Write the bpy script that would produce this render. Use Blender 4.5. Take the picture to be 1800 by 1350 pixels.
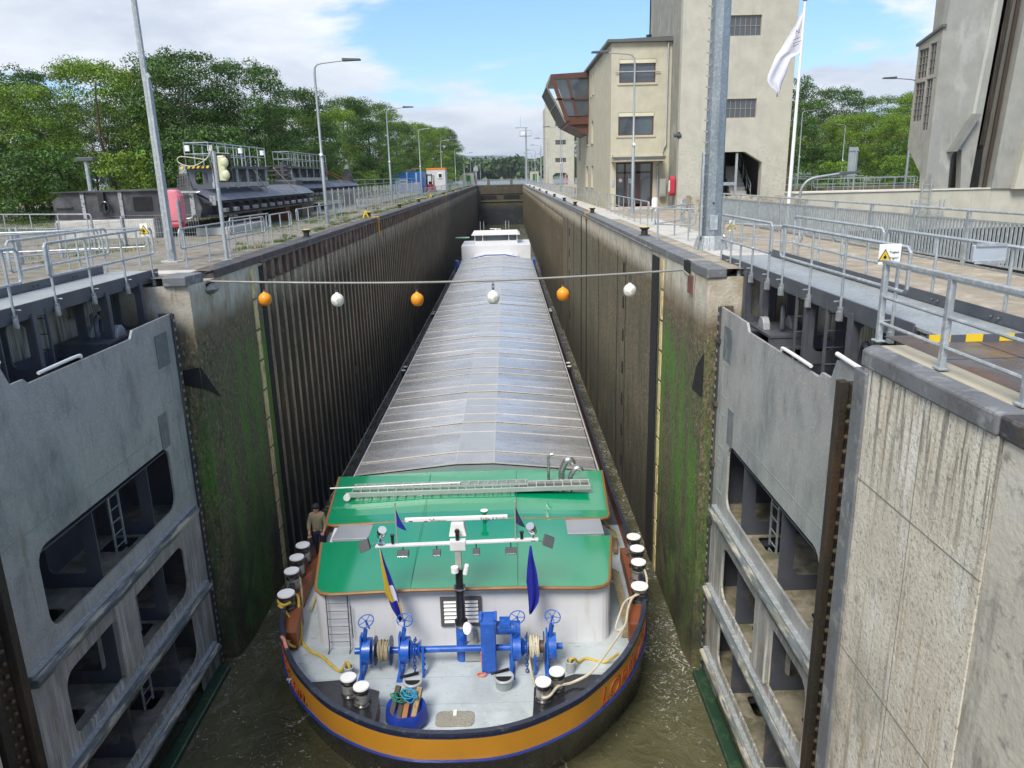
import bpy, math, random, mathutils
import numpy as np
from mathutils import Vector, Matrix
random.seed(7); rng = np.random.default_rng(7)
for o in list(bpy.data.objects): bpy.data.objects.remove(o)
SC = bpy.context.scene
# ---------------------------------------------------------------- camera
cam = bpy.data.objects.new('camera', bpy.data.cameras.new('camera'))
SC.collection.objects.link(cam); SC.camera = cam
cam.data.sensor_width = 36; cam.data.lens = 26.525
cam.data.clip_start = .1; cam.data.clip_end = 30000
_r = Vector((0.99968807, -0.00850051, -0.02348469)); _u = Vector((0.02489976, 0.2658991, 0.96367924)); _b = Vector((-0.00194721, -0.96396339, 0.26602781))
_m = Matrix((_r, _u, _b)).transposed().to_4x4(); _m.translation = Vector((1.465, 0, 2.1326)); cam.matrix_world = _m
# ---------------------------------------------------------------- world / sun
SUN_AZ, SUN_EL = math.radians(206), math.radians(50)   # azimuth clockwise from +Y
W = bpy.data.worlds.new('World'); SC.world = W; W.use_nodes = True
nt = W.node_tree; nt.nodes.clear()
def N(nt, t, **k):
    n = nt.nodes.new(t)
    for a, b in k.items():
        if a in ('loc',): continue
        setattr(n, a, b)
    return n
out = N(nt, 'ShaderNodeOutputWorld'); bg = N(nt, 'ShaderNodeBackground')
sky = N(nt, 'ShaderNodeTexSky'); sky.sky_type = 'NISHITA'; sky.sun_disc = False
sky.sun_elevation = SUN_EL; sky.sun_rotation = SUN_AZ; sky.air_density = 1.0; sky.dust_density = .6; sky.ozone_density = 1.5
bg.inputs[1].default_value = .118
tc = N(nt, 'ShaderNodeTexCoord'); sep = N(nt, 'ShaderNodeSeparateXYZ'); nt.links.new(tc.outputs['Generated'], sep.inputs[0])
def MA(nt, op, a, b=None, c=None):
    n = N(nt, 'ShaderNodeMath', operation=op)
    for i, v in enumerate((a, b, c)):
        if v is None: continue
        if isinstance(v, (int, float)): n.inputs[i].default_value = v
        else: nt.links.new(v, n.inputs[i])
    return n.outputs[0]
zz = MA(nt, 'ADD', MA(nt, 'MAXIMUM', sep.outputs[2], 0.0), .16)
cx_ = MA(nt, 'DIVIDE', sep.outputs[0], zz); cy_ = MA(nt, 'DIVIDE', sep.outputs[1], zz)
cmb = N(nt, 'ShaderNodeCombineXYZ'); nt.links.new(cx_, cmb.inputs[0]); nt.links.new(cy_, cmb.inputs[1])
def noise(nt, vec, scale, detail=6, rough=.55, dist=0.0):
    n = N(nt, 'ShaderNodeTexNoise'); n.inputs['Scale'].default_value = scale; n.inputs['Detail'].default_value = detail
    n.inputs['Roughness'].default_value = rough; n.inputs['Distortion'].default_value = dist
    if vec is not None: nt.links.new(vec, n.inputs['Vector'])
    return n.outputs['Fac']
def mrange(nt, v, a, b, c=0.0, d=1.0, smooth=False):
    n = N(nt, 'ShaderNodeMapRange'); n.inputs[1].default_value = a; n.inputs[2].default_value = b; n.inputs[3].default_value = c; n.inputs[4].default_value = d
    if smooth: n.interpolation_type = 'SMOOTHSTEP'
    nt.links.new(v, n.inputs[0]); return n.outputs[0]
def mixc(nt, f, a, b, blend='MIX'):
    n = N(nt, 'ShaderNodeMix', data_type='RGBA', blend_type=blend)
    for i, v in ((0, f), (6, a), (7, b)):
        if isinstance(v, (tuple, list)): n.inputs[i].default_value = (*v[:3], 1)
        elif isinstance(v, (int, float)): n.inputs[i].default_value = v
        else: nt.links.new(v, n.inputs[i])
    return n.outputs[2]
mp = N(nt, 'ShaderNodeMapping'); mp.inputs['Location'].default_value = (3.1, 1.7, 0); nt.links.new(cmb.outputs[0], mp.inputs[0])
n1 = noise(nt, mp.outputs[0], .75, 10, .60, .3)
# more blue to the right and in the middle, heavier cloud to the left
bias = MA(nt, 'MULTIPLY', sep.outputs[0], -.10)
cov = mrange(nt, MA(nt, 'ADD', n1, bias), .415, .52, 0, 1, True)
mp2 = N(nt, 'ShaderNodeMapping'); mp2.inputs['Location'].default_value = (8.3, 4.2, 2); nt.links.new(cmb.outputs[0], mp2.inputs[0])
n2 = noise(nt, mp2.outputs[0], 1.1, 7, .6, .3)
ccol = mixc(nt, mrange(nt, n2, .36, .60), (3.3, 3.55, 4.0), (5.2, 5.3, 5.5))
skyc = mixc(nt, 1.0, sky.outputs[0], (.62, .80, 1.02), 'MULTIPLY')
mx = mixc(nt, MA(nt, 'MULTIPLY', cov, .93), skyc, ccol)
nt.links.new(mx, bg.inputs[0]); nt.links.new(bg.outputs[0], out.inputs[0])
sun = bpy.data.objects.new('sun', bpy.data.lights.new('sun', 'SUN')); SC.collection.objects.link(sun)
sun.data.energy = 2.3; sun.data.angle = math.radians(22); sun.data.color = (1, .93, .82)
sd = Vector((math.sin(SUN_AZ)*math.cos(SUN_EL), math.cos(SUN_AZ)*math.cos(SUN_EL), math.sin(SUN_EL)))
sun.rotation_euler = sd.to_track_quat('Z', 'Y').to_euler()
SC.view_settings.view_transform = 'Standard'; SC.view_settings.look = 'None'; SC.view_settings.exposure = .88; SC.view_settings.gamma = 1
SC.render.engine = 'CYCLES'
# ---------------------------------------------------------------- materials
MATS = {}
def mat(name, base, rough=.6, metal=0.0, layers=(), bump=0.0, bscale=20, bstretch=(1,1,1), spec=.5, coat=0.0, vary=.12, vscale=1.3, space='pos', trans=0.0, island=0.0):
    """layers: (color, scale, stretch, lo, hi, (z0, z1) or None, opacity)"""
    if name in MATS: return MATS[name]
    m = bpy.data.materials.new(name); m.use_nodes = True; nt = m.node_tree; nt.nodes.clear()
    o = N(nt, 'ShaderNodeOutputMaterial'); p = N(nt, 'ShaderNodeBsdfPrincipled'); nt.links.new(p.outputs[0], o.inputs[0])
    if space == 'pos': g = N(nt, 'ShaderNodeNewGeometry'); vec = g.outputs['Position']
    else: g = N(nt, 'ShaderNodeTexCoord'); vec = g.outputs['Object']
    def mapped(st):
        q = N(nt, 'ShaderNodeMapping'); q.inputs['Scale'].default_value = st; nt.links.new(vec, q.inputs[0]); return q.outputs[0]
    col = tuple(base)
    if vary:
        v = noise(nt, vec, vscale, 5, .6)
        col = mixc(nt, mrange(nt, v, .3, .7), tuple(c*(1-vary) for c in base), tuple(min(1, c*(1+vary)) for c in base))
    rg = None
    for L in layers:
        c, sc, st, lo, hi, zr, op = L
        f = mrange(nt, noise(nt, mapped(st), sc, 7, .62, .2), lo, hi)
        if zr:
            s2 = N(nt, 'ShaderNodeSeparateXYZ'); nt.links.new(vec, s2.inputs[0])
            jit = MA(nt, 'MULTIPLY', MA(nt, 'SUBTRACT', noise(nt, mapped((2.5, 2.5, .3)), 1.0, 5, .6), .5), abs(zr[1]-zr[0])*.9)
            f = MA(nt, 'MULTIPLY', f, mrange(nt, MA(nt, 'ADD', s2.outputs[2], jit), zr[0], zr[1]))
        f = MA(nt, 'MULTIPLY', f, op)
        col = mixc(nt, f, col, c)
    if island:
        gi = N(nt, 'ShaderNodeNewGeometry')
        k = mrange(nt, gi.outputs['Random Per Island'], 0, 1, 1-island, 1+island)
        cc = N(nt, 'ShaderNodeCombineXYZ')
        for i in range(3): nt.links.new(k, cc.inputs[i])
        col = mixc(nt, 1.0, col, cc.outputs[0], 'MULTIPLY')
    if isinstance(col, tuple): p.inputs['Base Color'].default_value = (*col, 1)
    else: nt.links.new(col, p.inputs['Base Color'])
    rn = mrange(nt, noise(nt, vec, 6, 4, .6), .3, .7, max(.02, rough*.82), min(1, rough*1.18)); nt.links.new(rn, p.inputs['Roughness'])
    p.inputs['Metallic'].default_value = metal; p.inputs['Specular IOR Level'].default_value = spec
    p.inputs['Coat Weight'].default_value = coat; p.inputs['Coat Roughness'].default_value = .08
    if bump:
        b = N(nt, 'ShaderNodeBump'); b.inputs['Strength'].default_value = min(1, bump); b.inputs['Distance'].default_value = .02 if bump <= 1 else .02*bump
        nt.links.new(noise(nt, mapped(bstretch), bscale, 6, .65), b.inputs['Height']); nt.links.new(b.outputs[0], p.inputs['Normal'])
    if trans:
        t = N(nt, 'ShaderNodeBsdfTranslucent'); ms = N(nt, 'ShaderNodeMixShader'); ms.inputs[0].default_value = trans
        if isinstance(col, tuple): t.inputs[0].default_value = (*col, 1)
        else: nt.links.new(col, t.inputs[0])
        nt.links.new(p.outputs[0], ms.inputs[1]); nt.links.new(t.outputs[0], ms.inputs[2]); nt.links.new(ms.outputs[0], o.inputs[0])
    MATS[name] = m; return m
V = (7, 7, .35)      # vertical streak stretch
galv = mat('galvanised', (.40, .44, .46), .42, .55, [((.60, .64, .66), 9, (1,1,1), .48, .62, None, .6), ((.25, .27, .28), 3, (3,3,.6), .52, .7, None, .5)], vary=.1)
galv_w = mat('galvanised_weathered', (.34, .37, .385), .55, .35, [((.52, .56, .58), 12, (1,1,1), .5, .6, None, .6), ((.20, .17, .13), 2, (3,3,.5), .6, .75, None, .6)])
skin = mat('gate_plate', (.385, .385, .375), .48, .2, [((.52, .54, .545), 16, (.4,3,1.2), .585, .62, None, .5), ((.14, .145, .15), 22, (1,1,1), .62, .65, None, .5), ((.56, .60, .61), 5, (1,5,5), .56, .62, None, .6), ((.19, .21, .225), .45, (1,1,.6), .50, .62, None, .6), ((.30, .24, .15), 1.6, (9,9,.25), .60, .68, None, .6), ((.40, .44, .46), 2.2, (3,3,1.2), .50, .66, None, .55), ((.14, .16, .18), 1.1, (2,2,1), .52, .68, None, .5), ((.48, .52, .54), 9, (1.5,9,1), .60, .66, None, .55), ((.33, .27, .17), 1.2, V, .46, .60, (-4.5, -8.5), .85), ((.66, .66, .60), 1.6, V, .50, .60, (-5, -7), .8), ((.10, .115, .07), 1, (2,2,.6), .35, .6, (-8.6, -10.2), .9)], bump=.25, bscale=14)
navy = mat('gate_inner_steel', (.07, .078, .10), .5, .2, [((.085, .09, .10), 2, (1,1,1), .5, .7, None, .7), ((.23, .19, .13), 1.5, (1,1,1), .5, .66, (-5, -9), .6)], bump=.15)
navy_hi = mat('gate_frame_steel', (.10, .11, .13), .5, .3, [((.14, .15, .165), 3, (1,1,1), .5, .7, None, .6)], bump=.12)
ledge = mat('silted_ledge', (.24, .21, .155), .85, 0, [((.10, .105, .055), 2, (1,1,1), .45, .6, None, .8), ((.36, .33, .27), 3, (1,1,1), .52, .66, None, .6)], bump=.5, bscale=9)
fender = mat('fender_timber', (.13, .15, .165), .7, 0, [((.50, .46, .37), 2.2, (3,.4,3), .47, .56, None, .85), ((.06, .085, .075), 2, (2,.6,2), .46, .6, None, .7), ((.20, .15, .08), 2.5, (1,1,1), .55, .66, (-6.5, -10), .7)], bump=.6, bscale=8, bstretch=(3,.6,3))
greenwood = mat('wet_green_timber', (.02, .05, .03), .35, 0, [((.05, .09, .045), 4, (1,1,1), .5, .6, None, .7)], bump=.4)
sheet = mat('sheet_piling', (.085, .066, .042), .62, 0, [((.16, .125, .08), 1.6, (4,4,.4), .50, .66, None, .7), ((.045, .06, .03), 1.2, (3,3,.4), .50, .64, None, .7), ((.42, .37, .28), 1.4, (8,8,.5), .34, .54, (-2.0, -1.0), .9), ((.14, .08, .05), 1.0, (1,1,1), .5, .6, (-1.2, -.5), .8), ((.30, .29, .26), 2.2, (1,3,.5), .66, .70, None, .55), ((.028, .032, .03), .8, (2,2,.5), .30, .55, (-5.5, -9.0), .85)], bump=.5, bscale=12, bstretch=(1,1,.4), spec=.4)
sheet_lit = mat('sheet_piling_lit', (.30, .225, .135), .55, .1, [((.42, .35, .24), 1.6, (4,4,.4), .50, .62, None, .7), ((.10, .09, .05), 1.4, (3,3,.4), .48, .60, None, .8), ((.50, .45, .34), 1.4, (8,8,.5), .34, .5, (-1.7, -.9), .9), ((.06, .055, .04), 9, (1,1,.6), .54, .58, None, .7), ((.06, .06, .045), .8, (2,2,.5), .34, .55, (-6.5, -9.5), .8)], bump=.6, bscale=12, bstretch=(1,1,.4))  # outer flanges: caught light painted in as lighter colour, plus rub wear
cwall = mat('chamber_concrete', (.125, .10, .06), .8, 0, [((.05, .045, .03), 9, (1,1,.6), .50, .55, None, .75), ((.38, .33, .24), 13, (1,1,.7), .56, .60, None, .6), ((.17, .145, .095), 2.6, (2,2,.8), .52, .66, None, .6), ((.045, .06, .028), 1.1, (2,2,.3), .48, .62, None, .75), ((.52, .49, .41), 1.6, (5,5,.5), .30, .46, (-1.15, -.7), .95), ((.38, .37, .34), 2.4, (5,5,1), .63, .68, (-7, -2), .6), ((.24, .18, .10), 1.5, (1,1,1), .45, .62, (-1.9, -1.2), .5), ((.030, .033, .024), .8, (2,2,.5), .32, .55, (-6, -9.2), .85)], bump=1.0, bscale=16)
algae = mat('algae_wall', (.125, .10, .06), .8, 0, [((.045, .04, .028), 10, (1,1,.7), .49, .54, (-.9, -1.7), .8), ((.34, .29, .19), 12, (1,1,.7), .56, .61, (-.9, -1.7), .6), ((.16, .135, .085), 5, (2,2,1), .52, .64, None, .6), ((.075, .20, .02), .8, (1.4,1.4,.22), .45, .55, (-1.5, -2.8), .92), ((.20, .17, .07), 8, (3,3,.35), .53, .58, (-1.6, -3.2), .7), ((.03, .07, .015), 11, (1.5,1.5,.6), .53, .58, (-1.6, -3.2), .7), ((.05, .12, .025), 2.5, (5,5,.4), .5, .62, (-1.8, -3.5), .7), ((.58, .55, .47), 1.7, (3,3,.7), .26, .44, (-1.35, -.75), .97), ((.27, .20, .11), 1.5, (1,1,.7), .40, .6, (-1.9, -1.1), .6), ((.03, .033, .02), .9, (1,1,.6), .40, .58, (-5.5, -8.2), .85), ((.12, .085, .04), 3, (1,1,1), .45, .6, (-9.5, -10.1), .7)], bump=1.2, bscale=14)
oldcon = mat('recess_concrete', (.46, .43, .34), .85, 0, [((.075, .07, .05), 1.7, V, .44, .6, None, .8), ((.62, .60, .52), 2, V, .52, .64, None, .6), ((.08, .09, .045), 1, (1,1,.5), .45, .6, (-2.5, -5), .8)], bump=.7, bscale=12)
pier = mat('pier_concrete', (.64, .605, .51), .85, 0, [((.52, .47, .37), .9, (1.5,1.5,.5), .48, .62, None, .5), ((.74, .73, .68), 1.3, (2,2,.5), .53, .62, None, .7), ((.42, .34, .22), 1.3, (8,8,.18), .55, .63, None, .65), ((.075, .07, .055), 1.5, (9,9,.35), .52, .60, (-2.0, -.35), .75), ((.16, .15, .13), .33, (1,1,.55), .55, .60, (-2.5, -5.5), .7), ((.17, .155, .13), 24, (1,1,.6), .585, .63, None, .6), ((.20, .185, .16), 5, (1,1,.7), .60, .66, None, .5), ((.22, .20, .17), 34, (1,1,1), .58, .63, None, .6)], bump=.9, bscale=14)
coping_g = mat('coping_grey', (.165, .175, .185), .55, .1, [((.33, .34, .34), 4, (1,1,1), .53, .62, None, .7), ((.09, .09, .095), 2, (1,1,1), .5, .62, None, .6)], bump=.4)
coping_s = mat('coping_steel', (.055, .055, .062), .5, .2, [((.17, .12, .09), 2, (1,.6,1), .50, .64, None, .7), ((.22, .23, .24), 5, (1,.5,1), .58, .66, None, .6)], bump=.4)
groundL = mat('quay_left', (.21, .19, .165), .9, 0, [((.36, .34, .30), 3, (1,1,1), .5, .62, None, .6), ((.13, .12, .10), 1.2, (1,1,1), .5, .64, None, .6), ((.26, .165, .06), .5, (1,1,1), .56, .64, None, .55), ((.10, .14, .045), .8, (1,1,1), .54, .60, None, .55), ((.12, .11, .10), 45, (1,1,1), .56, .64, None, .5)], bump=.6, bscale=30)
groundR = mat('quay_right', (.33, .285, .22), .9, 0, [((.48, .44, .37), 1.7, (1,1,1), .5, .62, None, .7), ((.25, .215, .16), 1.5, (1,1,1), .50, .62, None, .7), ((.30, .17, .09), .9, (1,1,1), .60, .66, None, .5), ((.17, .15, .12), 38, (1,1,1), .54, .62, None, .6)], bump=.6, bscale=30)
slab = mat('pale_slab', (.50, .49, .45), .85, 0, [((.33, .31, .27), 3, (1,1,1), .5, .64, None, .6)], bump=.4)
rustplate = mat('checker_plate', (.14, .115, .10), .55, .35, [((.25, .12, .06), .9, (1,1,1), .50, .62, None, .6), ((.30, .20, .03), .8, (1,1,1), .60, .66, None, .5), ((.19, .20, .21), 1.4, (1,1,1), .5, .62, None, .6)], bump=.9, bscale=36)
grass = mat('grass_blades', (.10, .17, .03), .8, 0, [((.20, .22, .07), 1, (1,1,1), .5, .65, None, .7)], trans=.3, island=.35)
meadow = mat('meadow', (.10, .15, .035), .9, 0, [((.22, .22, .08), .25, (1,1,1), .5, .62, None, .6)], bump=.5)
dirt = mat('soil', (.10, .09, .06), .95, 0, [((.06, .09, .03), .5, (1,1,1), .45, .6, None, .8)], bump=.5)
# water
def water_mat(name, col, sc, st, rough=.06, foam=0.0, ripple=1.0):
    m = mat(name, col, rough, 0, vary=.25, vscale=.4, spec=.5); nt = m.node_tree
    p = [n for n in nt.nodes if n.type == 'BSDF_PRINCIPLED'][0]; p.inputs['IOR'].default_value = 1.33
    g = N(nt, 'ShaderNodeNewGeometry')
    b = N(nt, 'ShaderNodeBump'); b.inputs['Strength'].default_value = st; b.inputs['Distance'].default_value = .12*ripple
    h = MA(nt, 'ADD', noise(nt, g.outputs['Position'], sc, 6, .6, 1.2), MA(nt, 'MULTIPLY', noise(nt, g.outputs['Position'], sc*.28, 3, .5, .8), 1.6))
    nt.links.new(h, b.inputs['Height']); nt.links.new(b.outputs[0], p.inputs['Normal'])
    if foam:
        l = p.inputs['Base Color'].links[0].from_socket
        f1 = mrange(nt, noise(nt, g.outputs['Position'], 4.2, 6, .68, 2.8), .615, .645)
        f2 = mrange(nt, noise(nt, g.outputs['Position'], .45, 3, .5, .5), .46, .58)
        sx = N(nt, 'ShaderNodeSeparateXYZ'); nt.links.new(g.outputs['Position'], sx.inputs[0])
        near = MA(nt, 'MULTIPLY', mrange(nt, sx.outputs[0], 4.3, 5.0), mrange(nt, sx.outputs[1], 14, 17)); nearl = MA(nt, 'MULTIPLY', mrange(nt, sx.outputs[0], -4.6, -5.2), mrange(nt, sx.outputs[1], 16, 22))
        edge = MA(nt, 'MAXIMUM', near, MA(nt, 'MULTIPLY', nearl, .6))
        f3 = MA(nt, 'MULTIPLY', mrange(nt, noise(nt, g.outputs['Position'], 3.6, 6, .7, 3.5), .555, .60), MA(nt, 'MULTIPLY', edge, mrange(nt, noise(nt, g.outputs['Position'], .8, 3, .5, .5), .42, .56)))
        f = MA(nt, 'MULTIPLY', MA(nt, 'MAXIMUM', MA(nt, 'MULTIPLY', f1, f2), f3), foam)
        nt.links.new(mixc(nt, f, l, (.55, .57, .55)), p.inputs['Base Color'])
        nt.links.new(MA(nt, 'ADD', MA(nt, 'MULTIPLY', f, .6), rough), p.inputs['Roughness'])
    return m
water = water_mat('lock_water', (.092, .088, .047), 1.7, .8, .06, .9)
river = water_mat('river_water', (.16, .18, .17), .35, .06, .35)
# boat
def simple(n, c, r=.45, me=0, **k): return mat(n, c, r, me, **k)
hull_n = simple('hull_navy', (.010, .013, .035), .25, 0, coat=.5, layers=[((.05, .05, .055), 2, (1,1,.5), .56, .68, (-8.9, -10.3), .7)])
band_o = simple('band_ochre', (.60, .27, .022), .38, 0, coat=.35, vary=.06, bump=.12, bscale=2)
band_b = simple('band_blue', (.012, .03, .20), .3, 0, coat=.4)
rim_m = simple('bulwark_rim', (.016, .022, .045), .32, 0, coat=.3, layers=[((.12, .13, .15), 6, (1,1,1), .55, .66, None, .5)])
deck_g = simple('deck_grey', (.46, .515, .535), .5, 0, layers=[((.33, .37, .385), 1.1, (1,1,1), .5, .62, None, .6), ((.22, .19, .14), 5, (1,3,1), .62, .68, None, .6), ((.56, .60, .61), 14, (1,1,1), .6, .66, None, .5)], bump=.25, bscale=60)
brown = simple('bulwark_brown', (.20, .060, .022), .5, 0)
gang = simple('gangway_dark', (.085, .095, .11), .55, .1, layers=[((.14, .15, .16), 3, (1,1,1), .5, .66, None, .6)], bump=.3, bscale=40)
white = simple('house_white', (.66, .675, .70), .4, 0, vary=.04, layers=[((.50, .46, .38), 2, (3,3,.3), .58, .70, None, .5)])
green = simple('roof_green', (.0, .245, .108), .12, 0, coat=1.0, vary=.05, vscale=.6, bump=.05, bscale=2)
trim = simple('roof_trim', (.24, .115, .03), .5, 0)
stainless = simple('stainless', (.60, .60, .60), .28, .9, bump=.05, vary=.05)
plate_m = simple('hatch_plate', (.50, .51, .53), .38, .7, vary=.06)
hatch = simple('hatch_cover', (.66, .645, .62), .30, .78, vary=.08, vscale=.8, layers=[((.36, .355, .35), .9, (1,2.5,1), .48, .66, None, .45), ((.48, .44, .38), 1.6, (.6,6,1), .6, .7, None, .4)], bump=.1, bscale=6, bstretch=(1,3,1))
_nt = hatch.node_tree; _p = [n for n in _nt.nodes if n.type == 'BSDF_PRINCIPLED'][0]; _oi = N(_nt, 'ShaderNodeObjectInfo'); _k = mrange(_nt, _oi.outputs['Random'], 0, 1, .84, 1.10); _c = N(_nt, 'ShaderNodeCombineXYZ')
for _i in range(3): _nt.links.new(_k, _c.inputs[_i])
_nt.links.new(mixc(_nt, 1.0, _p.inputs['Base Color'].links[0].from_socket, _c.outputs[0], 'MULTIPLY'), _p.inputs['Base Color'])
hatch_mid = simple('hatch_grating', (.62, .62, .61), .38, .72, vary=.06, bump=.6, bscale=70)
hatch_rib = simple('hatch_rib', (.60, .58, .54), .45, .5, vary=.06)
blue = simple('winch_blue', (.012, .095, .46), .38, 0, coat=.25, vary=.2, vscale=5, layers=[((.05, .04, .035), 9, (1,1,1), .62, .68, None, .7), ((.05, .18, .55), 5, (1,1,1), .54, .62, None, .5)])
black = simple('black_paint', (.014, .015, .018), .3, 0, coat=.3)
blackr = simple('black_rubber', (.02, .02, .022), .7)
capw = simple('bollard_cap_white', (.80, .80, .78), .45, 0, vary=.03)
chrome = simple('chrome', (.75, .75, .75), .08, 1.0, vary=0)
grey_b = simple('grey_box', (.33, .34, .31), .5, 0)
rope_y = simple('rope_yellow', (.62, .45, .07), .8, 0, vary=.2, vscale=9, bump=1, bscale=60)
rope_w = simple('rope_white', (.62, .57, .43), .85, 0, vary=.15, vscale=9, bump=1, bscale=60)
rope_t = simple('rope_tan', (.36, .30, .19), .85, 0, vary=.25, vscale=12, bump=1, bscale=60)
rope_g = simple('rope_green', (.02, .22, .14), .8)
rope_b = simple('rope_cyan', (.03, .28, .45), .8)
rope_o = simple('hose_orange', (.70, .16, .06), .6)
wood = simple('timber', (.36, .25, .12), .8, 0, layers=[((.16, .11, .06), 4, (6,1,6), .5, .6, None, .7)], bump=.5)
wood_d = simple('timber_dark', (.07, .06, .05), .85, 0, bump=.5)
tarp = simple('blue_tarp', (.012, .045, .34), .45, 0, bump=.7, bscale=9)
glass = simple('window_glass', (.045, .055, .065), .05, 0, spec=1.0, vary=.3, vscale=.5)
glass_l = simple('office_glass', (.06, .075, .09), .05, 0, spec=.8, vary=.5, vscale=.45)
# buildings
plaster = mat('cream_plaster', (.46, .435, .34), .88, 0, [((.44, .42, .30), 1.2, (3,3,.4), .5, .66, None, .6), ((.30, .30, .17), .8, (2,2,.6), .6, .72, None, .5), ((.48, .455, .36), 2, (1,1,1), .52, .66, None, .5)], bump=.35, bscale=25)
towerp = mat('tower_plaster', (.45, .44, .37), .9, 0, [((.46, .46, .38), .5, (2,2,.5), .48, .66, None, .7), ((.36, .36, .31), 7, (1,1,1), .52, .62, (4.0, 3.3), .85), ((.28, .29, .26), .9, (4,4,.3), .58, .7, None, .5)], bump=.5, bscale=12)
towerp_shade = mat('tower_plaster_shade', (.27, .27, .24), .9, 0, [((.20, .21, .20), .7, (3,3,.3), .48, .64, None, .7), ((.50, .50, .44), 1.3, (1,1,.6), .55, .66, None, .6)], bump=.4)  # darker copy of the tower plaster, painting in its shaded left side
towerg = mat('pier_tower_concrete', (.30, .30, .27), .88, 0, [((.27, .285, .275), .6, (3,3,.4), .48, .66, None, .7), ((.19, .195, .185), 1.2, (2,2,.6), .52, .64, (4.6, 2.6), .8), ((.46, .465, .43), 1.2, (1,1,.5), .55, .68, None, .5)], bump=.5, bscale=14)
cream = mat('cream_wall', (.45, .435, .36), .88, 0, [((.50, .48, .39), .8, (2,2,.5), .5, .66, None, .6), ((.30, .28, .22), 1.4, (6,6,.2), .62, .7, None, .6)], bump=.35)
rough_w = mat('rough_wall', (.38, .35, .28), .95, 0, [((.14, .12, .09), 3, (1,1,1), .48, .6, None, .8), ((.60, .58, .50), 2, (1,1,1), .55, .64, None, .6)], bump=1, bscale=8)
roofdark = simple('roof_edge', (.10, .11, .105), .6)
brownm = simple('bay_brown', (.095, .036, .023), .42, 0, coat=.1)
doorb = simple('door_brown', (.055, .022, .016), .35)
frame_g = simple('window_frame_grey', (.24, .225, .20), .6)
frame_b = simple('window_frame_brown', (.13, .05, .03), .5)
greywood = mat('groove_timber', (.035, .03, .026), .8, 0, [((.13, .11, .09), 2, (9,9,.25), .5, .62, None, .8), ((.22, .19, .15), 1.2, (6,6,.3), .62, .7, (3.5, 1), .7)], bump=1, bscale=14, bstretch=(6,6,.4))
lampm = simple('lamp_pole', (.32, .35, .36), .5, .45)
lamph = simple('lamp_head', (.075, .085, .09), .5)
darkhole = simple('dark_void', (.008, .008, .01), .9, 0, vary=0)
yellow = simple('paint_yellow', (.72, .50, .02), .5)
marker = mat('marker_paint', (.66, .54, .27), .8, 0, [((.20, .14, .07), 3, (3,3,1), .5, .6, None, .7)], bump=.4)
pink = simple('box_pink', (.66, .20, .25), .5)
red = simple('red_paint', (.42, .03, .05), .45)
orange_m = simple('orange_paint', (.72, .22, .02), .5)
buoy_o = simple('buoy_orange', (.80, .33, .01), .4, 0, space='obj', layers=[((.75, .14, .02), 1, (1,1,1), .45, .6, None, .5)])
buoy_w = simple('buoy_white', (.72, .70, .62), .5, 0, space='obj', layers=[((.25, .21, .15), 3, (1,1,1), .55, .66, None, .7)])
cable_m = simple('steel_cable', (.26, .26, .24), .6, .3)
leafsteel = mat('spare_gate_steel', (.05, .052, .06), .55, .25, [((.13, .13, .135), 1.2, (1,1,1), .5, .66, None, .7), ((.14, .09, .06), 2, (1,1,1), .58, .66, None, .5)], bump=.3)
leafskin = mat('spare_gate_skin', (.14, .155, .19), .45, .35, [((.22, .24, .27), 1.5, (1,1,1), .5, .64, None, .6)], bump=.2)
contb = simple('container_blue', (.03, .22, .60), .5)
contw = simple('cabin_white', (.55, .56, .54), .6)
signw = simple('sign_white', (.78, .78, .76), .4, vary=.02)
signk = simple('sign_black', (.01, .01, .01), .5, vary=0)
letter_r = simple('name_letters', (.62, .13, .03), .4, 0, vary=.05)
skinm = simple('skin', (.45, .25, .17), .6)
khaki = simple('khaki_cloth', (.23, .20, .13), .9, 0, bump=.4)
navyc = simple('navy_cloth', (.012, .018, .04), .85, 0, bump=.3)
flagw = simple('flag_white', (.80, .80, .86), .8, 0, trans=.35, vary=.04)
flagb = simple('flag_blue', (.015, .02, .32), .75, 0, trans=.15)
flagy = simple('flag_yellow', (.58, .40, .03), .75, 0, trans=.15)
bark = mat('bark', (.085, .065, .045), .9, 0, [((.15, .13, .10), 4, (3,3,.6), .5, .6, None, .6)], bump=1, space='obj')
def leafm(n, c): return mat(n, c, .55, 0, [(tuple(x*1.7 for x in c), .45, (1,1,1), .48, .62, None, .6), (tuple(x*.55 for x in c), .6, (1,1,1), .52, .66, None, .5)], trans=.22, island=.5, spec=.35, vary=.2)
leaf = [leafm('leaves_mid', (.085, .165, .022)), leafm('leaves_bright', (.135, .225, .022)), leafm('leaves_dark', (.05, .108, .018)), leafm('leaves_olive', (.105, .155, .028))]
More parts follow.
